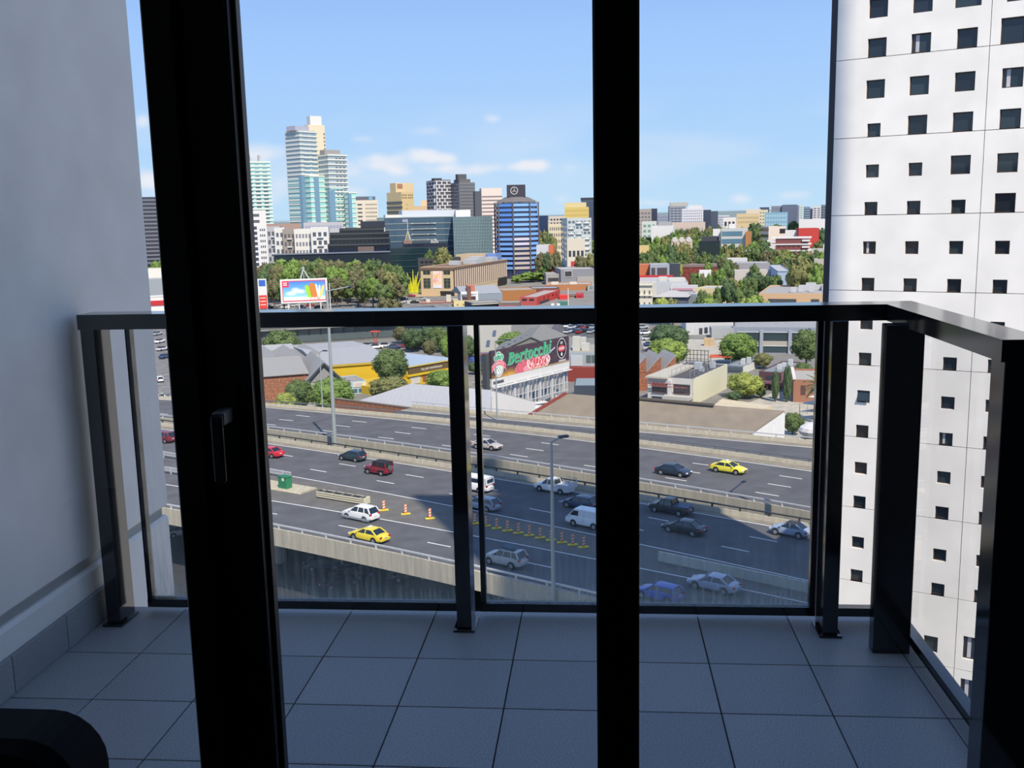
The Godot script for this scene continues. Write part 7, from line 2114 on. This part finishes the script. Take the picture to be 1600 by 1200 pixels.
		while x < belt[2]:
			var skip: bool = belt[4] > 900 and (x > 1196 and x < 1292 and rng.randf() < 0.35)
			var col: int = [2, 5, 6, 0, 2, 3][int(x * 7) % 6]
			if not skip: tree("town_tree", TONES[col] + " tree " + place_of(x, belt[3]), x + rng.randf_range(-2, 2), belt[3] + rng.randf_range(-2, 8), 0, belt[5] * rng.randf_range(0.75, 1.2), 4 + int(x) % 2 if belt[4] > 550 else 3, col, TONES[col] + " trees " + place_of(x, belt[3]), belt[4] * rng.randf_range(0.96, 1.03))
			x += belt[0] * rng.randf_range(0.8, 1.25)
	# the suburb beyond, all small
	for k in 190:
		var x := rng.randf_range(995, 1295) if k % 5 else rng.randf_range(838, 930)
		var D := rng.randf_range(750, 3600)
		var g := dp(x, 345, D)
		var h := rng.randf_range(8, 17)
		var r := rng.randf_range(5, 11)
		var col: int = [2, 5, 6, 0, 5][k % 5]
		var side := "right of the middle door post" if x > 950 else "left of the middle door post"
		var t := thing("suburban_tree", "far %s tree in the suburb %s" % [TONES[col], side], "tree", flat(g), rng.randf() * TAU, "far %s trees of the suburb %s" % [TONES[col], side])
		var cr := part(t, "crown", crown_mesh(5), leaf_mat(GREENS[col]))
		cr.position.y = h * 0.6
		cr.scale = Vector3(r, h * 0.45, r)
		var m := MB.new()
		m.cyl(Vector3.ZERO, Vector3.UP * h * 0.6, 0.3, 0.2, 5)
		part(t, "trunk", m, pl(104, 92, 78))
	for k in 60:   # left of the blue tower, behind the park
		var x := rng.randf_range(405, 780)
		var D := rng.randf_range(900, 3000)
		var col: int = [2, 5, 6][k % 3]
		var t := thing("suburban_tree", "small far %s tree beyond the park and the office blocks" % TONES[col], "tree", flat(dp(x, 345, D)), rng.randf() * TAU, "far %s trees beyond the offices" % TONES[col])
		var cr := part(t, "crown", crown_mesh(5), leaf_mat(GREENS[col]))
		cr.position.y = 8
		cr.scale = Vector3(8, 6, 8)
		var m := MB.new()
		m.cyl(Vector3.ZERO, Vector3.UP * 8, 0.3, 0.2, 5)
		part(t, "trunk", m, pl(104, 92, 78))

func palm():
	var g := flat(gp(1279, 662))
	var D := Vector2(g.x, g.z).length()
	var t := thing("palm_tree", "date palm with arching grey green fronds beside the right balustrade post", "tree", g)
	var h := dp(1279, 604, D).y
	var m := MB.new()
	m.cyl(Vector3.ZERO, Vector3.UP * h, 0.45, 0.35, 12)
	part(t, "trunk", m, pl(120, 104, 84))
	for k in 34:
		var a := k * 2.39996
		var el := lerpf(1.35, -0.35, (k + 0.5) / 34.0)
		var L := 3.6
		m = MB.new()
		var prev := Vector3(0, h, 0)
		var d := Vector3(cos(a) * cos(el), sin(el), sin(a) * cos(el))
		for j in 8:
			var nx := prev + d * L / 8
			d = (d + Vector3.DOWN * 0.16).normalized()
			var side := d.cross(Vector3.UP).normalized()
			var w := 0.55 * sin(PI * (j + 1.2) / 9.5)
			m.bar(prev, nx, 0.05)
			for s in [-1, 1]:
				m.tri(prev, prev.lerp(nx, 0.5), prev + side * w * s + d * 0.35 + Vector3.DOWN * 0.12)
				m.tri(prev.lerp(nx, 0.5), nx, nx.lerp(prev, 0.5) + side * w * s + d * 0.35 + Vector3.DOWN * 0.12)
			prev = nx
		part(t, "frond", m, leaf_mat(Color8(104, 120, 84)))

# ---------------------------------------------------------------- vehicles
const KINDS := {
	"sedan": {"L": 4.75, "W": 1.82, "H": 1.46, "top": [[-2.37, 0.62], [-2.3, 0.92], [-1.5, 0.98], [-0.2, 0.95], [0.95, 0.94], [1.7, 0.84], [2.25, 0.68], [2.37, 0.5]], "gh": [-1.75, -1.0, 0.25, 1.15], "wb": [-1.38, 1.42]},
	"coupe": {"L": 4.1, "W": 1.75, "H": 1.48, "top": [[-2.05, 0.55], [-1.95, 0.85], [-1.4, 0.98], [-0.2, 0.95], [0.8, 0.96], [1.5, 0.86], [1.95, 0.66], [2.05, 0.5]], "gh": [-1.7, -0.85, 0.2, 0.95], "wb": [-1.25, 1.27]},
	"hatch": {"L": 4.15, "W": 1.76, "H": 1.5, "top": [[-2.07, 0.6], [-2.02, 0.95], [-1.5, 1.0], [-0.2, 0.97], [0.9, 0.95], [1.6, 0.85], [2.0, 0.66], [2.07, 0.5]], "gh": [-2.0, -1.6, 0.15, 1.05], "wb": [-1.28, 1.3]},
	"suv": {"L": 4.45, "W": 1.84, "H": 1.7, "top": [[-2.22, 0.7], [-2.18, 1.08], [-1.5, 1.12], [-0.2, 1.08], [0.9, 1.06], [1.75, 0.98], [2.15, 0.8], [2.22, 0.55]], "gh": [-2.14, -1.75, 0.2, 1.05], "wb": [-1.32, 1.36]},
	"wagon": {"L": 4.8, "W": 1.8, "H": 1.52, "top": [[-2.4, 0.62], [-2.35, 0.95], [-1.5, 1.0], [-0.2, 0.97], [1.0, 0.95], [1.8, 0.86], [2.3, 0.68], [2.4, 0.5]], "gh": [-2.3, -1.8, 0.3, 1.2], "wb": [-1.4, 1.44]},
	"van": {"L": 4.9, "W": 1.8, "H": 2.0, "top": [[-2.45, 0.7], [-2.43, 1.1], [-1.5, 1.12], [0.2, 1.12], [1.6, 1.1], [2.1, 1.0], [2.38, 0.85], [2.45, 0.6]], "gh": [-2.42, -2.3, 1.2, 2.1], "wb": [-1.3, 1.3], "panel": true},
	"ute": {"L": 5.1, "W": 1.85, "H": 1.72, "top": [[-2.55, 0.72], [-2.52, 0.98], [-1.5, 1.0], [0.0, 1.04], [1.2, 1.04], [2.0, 0.96], [2.45, 0.8], [2.55, 0.6]], "gh": [-0.55, -0.4, 0.7, 1.4], "wb": [-1.45, 1.6]},
	"jeep": {"L": 3.95, "W": 1.8, "H": 1.85, "top": [[-1.9, 0.72], [-1.88, 1.12], [-1.2, 1.14], [0.0, 1.14], [0.5, 1.14], [1.5, 1.08], [1.85, 1.0], [1.9, 0.65]], "gh": [-1.86, -1.82, 0.35, 0.55], "wb": [-1.15, 1.2]},
}

func car(kind: String, nm: String, label: String, col: Color, px: float, py: float, dirn: float, extra := "", h := DECK, cat := "car", grp := "") -> Node3D:
	var p := gp(px, py, h)
	var u := p.dot(U)
	var slope := c2_far(u + 1) - c2_far(u)
	var T := (U + V * slope).normalized() * dirn
	return car_at(kind, nm, label, col, p + Vector3.UP * 0.02, atan2(-T.z, T.x), extra, cat, grp)

func car_at(kind: String, nm: String, label: String, col: Color, p: Vector3, yaw: float, extra := "", cat := "car", grp := "") -> Node3D:
	var K: Dictionary = KINDS[kind]
	var t := thing(nm, label, cat, p, yaw, grp)
	var pm := StandardMaterial3D.new()
	pm.albedo_color = col
	pm.roughness = 0.35
	pm.clearcoat_enabled = true
	pm.clearcoat = 0.6
	pm.clearcoat_roughness = 0.08
	var gm := gl(22, 28, 36)
	var L: float = K.L
	var W: float = K.W / 2
	var H: float = K.H
	var top: Array = K.top
	# body: cross sections along the length
	var rings := []
	var belt := func(x: float) -> float:
		for i in top.size() - 1:
			if x <= top[i + 1][0]: return lerpf(top[i][1], top[i + 1][1], clampf((x - top[i][0]) / (top[i + 1][0] - top[i][0]), 0, 1))
		return top[-1][1]
	for k in 21:
		var x := -L / 2 + L * k / 20.0
		var e := absf(x) / (L / 2)
		var w := W * (1 - 0.14 * pow(e, 5) - 0.04 * pow(e, 2))
		var yt: float = belt.call(x)
		var yb := 0.24 + 0.12 * pow(e, 6)
		var ym := lerpf(yb, yt, 0.55)
		rings.append([Vector3(x, yb, -w * 0.9), Vector3(x, yb + 0.14, -w), Vector3(x, ym, -w), Vector3(x, yt - 0.05, -w * 0.95), Vector3(x, yt, -w * 0.86), Vector3(x, yt + 0.03, 0), Vector3(x, yt, w * 0.86), Vector3(x, yt - 0.05, w * 0.95), Vector3(x, ym, w), Vector3(x, yb + 0.14, w), Vector3(x, yb, w * 0.9)])
	var m := MB.new()
	m.loft(rings)
	part(t, "body", m, pm)
	# cabin
	var g: Array = K.gh
	var bw := W * 0.88
	var rw := W * (0.7 if kind != "van" and kind != "jeep" else 0.84)
	var by := func(x: float) -> float: return belt.call(x) - 0.02
	var lo := [Vector3(g[0], by.call(g[0]), bw), Vector3(g[3], by.call(g[3]), bw), Vector3(g[3], by.call(g[3]), -bw), Vector3(g[0], by.call(g[0]), -bw)]
	var ry := H - 0.07
	var hi := [Vector3(g[1], ry, rw), Vector3(g[2], ry, rw), Vector3(g[2], ry, -rw), Vector3(g[1], ry, -rw)]
	m = MB.new()
	m.hexa(lo + hi)
	var panel: bool = K.has("panel")
	part(t, "cabin" if panel else "glazing", m, pm if panel else gm)
	m = MB.new()
	var rr := []
	for k in 9:
		var f := k / 8.0
		var x := lerpf(g[1] - 0.06, g[2] + 0.06, f)
		var lift := 0.055 * (1 - pow(absf(f * 2 - 1), 3.0))
		rr.append([Vector3(x, ry - 0.02, -rw - 0.02), Vector3(x, ry + 0.02 + lift * 0.5, -rw * 0.9), Vector3(x, ry + 0.03 + lift, 0), Vector3(x, ry + 0.02 + lift * 0.5, rw * 0.9), Vector3(x, ry - 0.02, rw + 0.02)])
	m.loft(rr)
	var rc := pm
	if extra == "soft_top": rc = mt(Color8(52, 54, 60), 0.9)
	if kind == "jeep": rc = mt(Color8(30, 34, 44), 0.8)
	part(t, "roof", m, rc)
	m = MB.new()
	for s in [0, 1]:
		var q := 1.0 if s == 0 else -1.0
		m.bar(lo[0] * Vector3(1, 1, q), hi[0] * Vector3(1, 1, q), 0.14, 0.1)
		m.bar(lo[1] * Vector3(1, 1, q), hi[1] * Vector3(1, 1, q), 0.08)
		var xs := [lerpf(g[0], g[3], 0.55)] if kind != "suv" and kind != "wagon" else [lerpf(g[0], g[3], 0.6), lerpf(g[0], g[3], 0.27)]
		for x in xs: m.bar(Vector3(x, by.call(x), bw * q), Vector3(lerpf(x, (g[1] + g[2]) / 2, 0.25), ry, rw * q), 0.09)
	part(t, "pillars", m, pm)
	if panel:   # windscreen, cab windows, rear window as glass set on the steel body
		m = MB.new()
		var nf := 0.02
		m.hexa([lerp(lo[1], hi[1], 0.15) + Vector3(nf, 0, -0.1), lerp(lo[2], hi[2], 0.15) + Vector3(nf, 0, 0.1), lerp(lo[2], hi[2], 0.15) + Vector3(-0.1, 0, 0.1), lerp(lo[1], hi[1], 0.15) + Vector3(-0.1, 0, -0.1), lerp(lo[1], hi[1], 0.88) + Vector3(nf, 0, -0.08), lerp(lo[2], hi[2], 0.88) + Vector3(nf, 0, 0.08), lerp(lo[2], hi[2], 0.88) + Vector3(-0.1, 0, 0.08), lerp(lo[1], hi[1], 0.88) + Vector3(-0.1, 0, -0.08)])
		part(t, "windscreen", m, gm)
		for q in [1.0, -1.0]:
			m = MB.new()
			var a := Vector3(0.75, 1.25, 0)
			m.hexa([Vector3(0.7, 1.22, q * (bw - 0.0)), Vector3(1.75, 1.22, q * (bw - 0.0)), Vector3(1.75, 1.22, q * (bw - 0.1)), Vector3(0.7, 1.22, q * (bw - 0.1)), Vector3(0.7, 1.76, q * (rw + 0.02)), Vector3(1.35, 1.76, q * (rw + 0.02)), Vector3(1.35, 1.76, q * (rw - 0.1)), Vector3(0.7, 1.76, q * (rw - 0.1))])
			part(t, "cab_window", m, gm)
			if extra == "sign":
				m = MB.new()
				m.hexa([Vector3(-2.0, 1.25, q * (bw + 0.005)), Vector3(0.3, 1.25, q * (bw + 0.005)), Vector3(0.3, 1.25, q * (bw - 0.1)), Vector3(-2.0, 1.25, q * (bw - 0.1)), Vector3(-2.0, 1.75, q * (rw + 0.03)), Vector3(0.3, 1.75, q * (rw + 0.03)), Vector3(0.3, 1.75, q * (rw - 0.1)), Vector3(-2.0, 1.75, q * (rw - 0.1))])
				part(t, "dark_side_panel", m, gl(40, 52, 66))
				m = MB.new()
				for k in 7: m.box(Vector3(-1.8 + k * 0.28, 1.42, q * (bw - 0.03) - 0.015), Vector3(-1.62 + k * 0.28, 1.6, q * (bw - 0.03) + 0.015))
				part(t, "pale_lettering", m, pl(220, 226, 230))
		part(t, "rear_window", bx(Vector3(-2.45, 1.3, -0.6), Vector3(-2.38, 1.75, 0.6), 0.01), gl(50, 70, 90))
	# wheels
	for x in K.wb:
		for q in [1.0, -1.0]:
			m = MB.new()
			var z = q * (W - 0.1)
			m.cyl(Vector3(x, 0.33, z - q * 0.12), Vector3(x, 0.33, z + q * 0.115), 0.33, 0.33, 18)
			var wl := part(t, "wheel", m, mt(Color8(28, 28, 30), 0.9))
			m = MB.new()
			m.cyl(Vector3(x, 0.33, z + q * 0.11), Vector3(x, 0.33, z + q * 0.125), 0.22, 0.2, 14)
			part(wl, "hub", m, mt(Color8(170, 172, 176), 0.4, 0.5))
	m = MB.new()
	for x in K.wb:
		for q in [1.0, -1.0]: m.cyl(Vector3(x, 0.36, q * (W - 0.08)), Vector3(x, 0.36, q * (W + 0.006)), 0.41, 0.41, 18)
	part(t, "wheel_arches", m, mt(Color8(24, 24, 26), 0.9) if kind != "suv" or extra != "clad" else mt(Color8(96, 100, 106), 0.8))
	# lights, bumpers, plates
	var hy: float = top[-2][1] - 0.06
	var ty: float = top[1][1] - 0.12
	for q in [1.0, -1.0]:
		part(t, "head_lamp", bx(Vector3(L / 2 - 0.22, hy - 0.1, q * W * 0.66 - 0.18), Vector3(L / 2 - 0.03, hy + 0.05, q * W * 0.66 + 0.18), 0.03), gl(226, 230, 236))
		part(t, "tail_lamp", bx(Vector3(-L / 2 - 0.01, ty - 0.12, q * W * 0.72 - 0.14), Vector3(-L / 2 + 0.14, ty + 0.08, q * W * 0.72 + 0.14), 0.02), gl(190, 30, 30))
		part(t, "mirror", bx(Vector3(g[3] - 0.3, by.call(g[3]) + 0.06, q * (W + 0.02) - 0.1), Vector3(g[3] - 0.12, by.call(g[3]) + 0.2, q * (W + 0.02) + 0.1), 0.03), pm)
	part(t, "grille", bx(Vector3(L / 2 - 0.05, 0.38, -W * 0.55), Vector3(L / 2 + 0.01, 0.56, W * 0.55), 0.02), mt(Color8(30, 30, 32), 0.6))
	part(t, "rear_plate", bx(Vector3(-L / 2 - 0.02, 0.62, -0.2), Vector3(-L / 2 + 0.03, 0.74, 0.2)), pl(226, 226, 220))
	if extra == "clad":
		m = MB.new()
		for q in [1.0, -1.0]: m.box(Vector3(-L / 2 + 0.1, 0.22, q * W - 0.04), Vector3(L / 2 - 0.1, 0.46, q * W + 0.008))
		part(t, "lower_cladding", m, mt(Color8(150, 156, 162), 0.7))
	if extra == "taxi": part(t, "roof_sign", bx(Vector3(-0.3, H - 0.01, -0.28), Vector3(-0.1, H + 0.16, 0.28), 0.03), pl(240, 240, 236))
	if extra == "load":
		part(t, "roof_load", bx(Vector3(-1.2, H + 0.04, -0.5), Vector3(0.1, H + 0.3, 0.45), 0.08), mt(Color8(70, 96, 116), 0.8))
		m = MB.new()
		for x in [-1.3, 0.1]: m.bar(Vector3(x, H + 0.02, -0.65), Vector3(x, H + 0.02, 0.65), 0.05)
		part(t, "roof_rack", m, mt(Color8(40, 40, 44), 0.6))
	if kind == "jeep":
		m = MB.new()
		m.cyl(Vector3(-1.92, 1.0, 0), Vector3(-2.12, 1.0, 0), 0.36, 0.36, 18)
		part(t, "spare_wheel", m, mt(Color8(90, 92, 96), 0.7))
		m = MB.new()
		for x in K.wb:
			for q in [1.0, -1.0]: m.box(Vector3(x - 0.5, 0.74, q * W - 0.12), Vector3(x + 0.5, 0.82, q * W + 0.1))
		part(t, "mudguards", m, mt(Color8(60, 60, 66), 0.8))
	if kind == "ute":
		if extra == "tray":
			m = MB.new()
			m.box(Vector3(-2.75, 0.78, -0.98), Vector3(-0.62, 0.88, 0.98))
			for q in [1.0, -1.0]: m.box(Vector3(-2.75, 0.88, q * 0.97 - 0.02), Vector3(-0.62, 1.28, q * 0.97 + 0.02))
			m.box(Vector3(-2.77, 0.88, -0.98), Vector3(-2.73, 1.55, 0.98))
			part(t, "tray", m, mt(Color8(214, 216, 220), 0.5, 0.3))
			m = MB.new()
			for q in [-0.9, 0.9]:
				for x in [-0.66, -2.7]: m.bar(Vector3(x, 0.88, q), Vector3(x, 1.85, q), 0.05)
				m.bar(Vector3(-0.66, 1.85, q), Vector3(-2.7, 1.85, q), 0.05)
			for x in [-0.66, -2.7]: m.bar(Vector3(x, 1.85, -0.9), Vector3(x, 1.85, 0.9), 0.05)
			part(t, "ladder_rack", m, mt(Color8(150, 160, 156), 0.5, 0.4))
		else:
			part(t, "tray_cover", bx(Vector3(-2.45, 1.0, -0.78), Vector3(-0.62, 1.06, 0.78), 0.03), mt(Color8(44, 70, 104), 0.5))
	return t

func traffic():
	var c := func(r, g, b): return Color8(r, g, b)
	# far lanes, heading right
	car("sedan", "car", "champagne silver sedan alone in the far lanes, right of the middle balustrade post", Color8(186, 178, 170), 761, 701, 1)
	car("sedan", "car", "dark navy sedan following the yellow taxi in the far lanes", Color8(34, 46, 62), 1052, 742, 1)
	car("sedan", "car", "yellow taxi heading right in the far lanes", Color8(232, 222, 60), 1138, 738, 1, "taxi")
	# middle lanes, heading left
	car("suv", "car", "dark red car showing in the gap left of the wide door frame", Color8(120, 30, 40), 256, 690, -1)
	car("sedan", "car", "bright red sedan just emerging right of the wide door frame", Color8(200, 34, 48), 421, 713, -1)
	car("hatch", "car", "dark green blue hatchback ahead of the red jeep", Color8(44, 58, 66), 551, 719, -1)
	car("jeep", "car", "dark red jeep with a black soft top and rear spare wheel", Color8(130, 24, 38), 592, 740, -1)
	car("van", "van", "white van with a dark lettered side panel, half hidden by the middle balustrade post", Color8(232, 232, 232), 742, 766, -1, "sign", DECK, "van")
	car("wagon", "car", "pale grey station wagon beside the lettered van, in the shade", Color8(150, 162, 176), 752, 795, -1)
	car("ute", "utility_truck", "white utility with a tray and ladder rack, in the shade", Color8(236, 236, 236), 866, 768, -1, "tray", DECK, "truck")
	car("hatch", "car", "dark blue hatchback behind the grey lamp post, left of the middle door post", Color8(40, 62, 96), 906, 793, -1)
	car("van", "van", "plain white van disappearing behind the middle door post", Color8(240, 240, 240), 918, 822, -1, "", DECK, "van")
	car("ute", "utility_truck", "black utility with a covered tray, in the shade right of the middle door post", Color8(26, 28, 36), 1048, 801, -1, "", DECK, "truck")
	car("sedan", "car", "black sedan in the shade below the black utility", Color8(24, 30, 42), 1069, 832, -1)
	car("coupe", "car", "silver blue rounded coupe with a dark soft top, in the sun at right", Color8(150, 166, 190), 1234, 836, -1, "soft_top")
	# nearest lanes, heading left
	car("suv", "car", "white compact off-roader with grey lower trim, beside the yellow taxi", Color8(240, 240, 240), 564, 811, -1, "clad")
	car("sedan", "car", "yellow taxi heading left in the nearest lane", Color8(240, 216, 40), 577, 844, -1, "taxi")
	car("suv", "car", "silver off-roader with a load on its roof rack, in the shade", Color8(186, 186, 180), 790, 882, -1, "load")
	car("hatch", "car", "bright blue hatchback at the bottom beside the middle door post", Color8(28, 84, 190), 1030, 936, -1)
	car("sedan", "car", "pale silver sedan in front of the concrete divider, in the shade", Color8(176, 180, 200), 1115, 921, -1)
	# beyond the far parapet
	car("suv", "utility_truck", "small white vehicle beyond the far parapet below the billboard", Color8(240, 240, 240), 851, 667, 1, "", 6.2, "truck")
	car("suv", "car", "tan off-roader beyond the far parapet beside the thin lamp post", Color8(170, 146, 96), 810, 668, 1, "", 5.0)
	# side street at left and parked vehicles
	for s in [["white car on the side street, farther of two in the slice beside the wall", 249, 596, 240], ["white car on the side street, nearer of two in the slice beside the wall", 250, 624, 240]]:
		car_at("hatch", "car", s[0], Color8(s[3], s[3], s[3]), gp(s[1], s[2], 0.1), 2.2)
	var pk := [Color8(236, 236, 236), Color8(170, 176, 184), Color8(40, 44, 54), Color8(150, 40, 44), Color8(60, 80, 120), Color8(200, 200, 204)]
	var lab := ["silver hatchback parked under the freeway behind the wide door frame", "grey car parked under the freeway just left of the wide door frame"]
	for k in 2: car_at("hatch", "car", lab[k], pk[1], gp(272 + k * 14, 832 + k * 4, 0.06), 0.5)
	# cars under the near deck, body colours darkened to look deep in shade
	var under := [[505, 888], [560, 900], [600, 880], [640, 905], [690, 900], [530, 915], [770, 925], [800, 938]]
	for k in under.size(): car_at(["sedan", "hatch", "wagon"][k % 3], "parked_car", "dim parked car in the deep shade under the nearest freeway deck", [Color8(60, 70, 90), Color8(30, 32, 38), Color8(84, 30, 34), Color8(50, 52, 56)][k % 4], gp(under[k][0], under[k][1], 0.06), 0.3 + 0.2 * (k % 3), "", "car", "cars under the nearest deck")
	# far car parks and streets: small, so one body and one glass part
	var row := func(label: String, grp: String, pts: Array, yaw: float):
		var i := 0
		for p in pts:
			var hue: String = ["white", "silver grey", "black", "red", "blue", "pale grey"][(i * 5 + 2) % 6]
			var t := thing("parked_car", hue + " " + label, "car", flat(p) + Vector3.UP * 0.12, yaw + 0.1 * (i % 3), hue + " " + grp)
			var m := MB.new()
			m.cbox(Vector3(-2.2, 0.25, -0.88), Vector3(2.2, 0.95, 0.88), 0.12)
			part(t, "body", m, mt(pk[(i * 5 + 2) % 6], 0.4))
			m = MB.new()
			m.hexa([Vector3(-1.7, 0.95, 0.8), Vector3(1.0, 0.95, 0.8), Vector3(1.0, 0.95, -0.8), Vector3(-1.7, 0.95, -0.8), Vector3(-1.2, 1.45, 0.6), Vector3(0.4, 1.45, 0.6), Vector3(0.4, 1.45, -0.6), Vector3(-1.2, 1.45, -0.6)])
			part(t, "glazing", m, gl(30, 36, 46))
			m = MB.new()
			for x in [-1.4, 1.4]: m.cyl(Vector3(x, 0.32, -0.9), Vector3(x, 0.32, 0.9), 0.32, 0.32, 10)
			part(t, "wheels", m, mt(Color8(28, 28, 30), 0.9))
			i += 1
	var pts := []
	for r in 4:
		for k in 7: pts.append(gp(878 + k * 8.5 + r * 3 + (k * 5 + r) % 3, 498 + r * 7.0 + (k * 3 + r) % 2 * 2))
	row.call("car in the rows of the car park above the delicatessen billboard", "cars in the car park above the billboard", pts, 1.15)
	pts = []
	for k in 8: pts.append(gp(600 + k * 8 + (k % 2) * 3, 474 - (k % 3) * 5))
	row.call("vehicle parked along the park edge below the yellow sculpture", "vehicles along the park edge", pts, 0.1)
	pts = []
	for k in 24: pts.append(gp(872 + (k % 4) * 7 - int(k / 4) * 1.0, 380 + int(k / 4) * 7.5 + (k % 2) * 2))
	row.call("car in the stream of traffic on the distant avenue", "traffic on the distant avenue", pts, 1.5)
	pts = []
	for k in 7: pts.append(gp(420 + k * 13, 482 - (k % 2) * 3))
	row.call("car parked in the yard under the ice cream billboard", "cars under the ice cream billboard", pts, 0.1)
	pts = []
	for k in 6: pts.append(gp(1000 + k * 4, 505 + k * 9))
	row.call("car parked beside the round trees right of the middle door post", "cars by the round trees", pts, 0.2)
	pts = []
	for k in 6: pts.append(gp(1140 + k * 8, 484 + (k % 2) * 3))
	row.call("car on the street just above the handrail at right", "cars on the street above the handrail", pts, 0.2)
	pts = []
	for k in 9: pts.append(gp(560 + k * 14, 545 - (k % 2) * 2))
	row.call("car parked along the foot of the dark long building", "cars along the dark long building", pts, 0.15)
	pts = []
	for k in 5: pts.append(gp(242 + k * 4, 512 + k * 12))
	row.call("car in the yard seen between wall and door frame", "cars in the slice beside the wall", pts, 1.2)
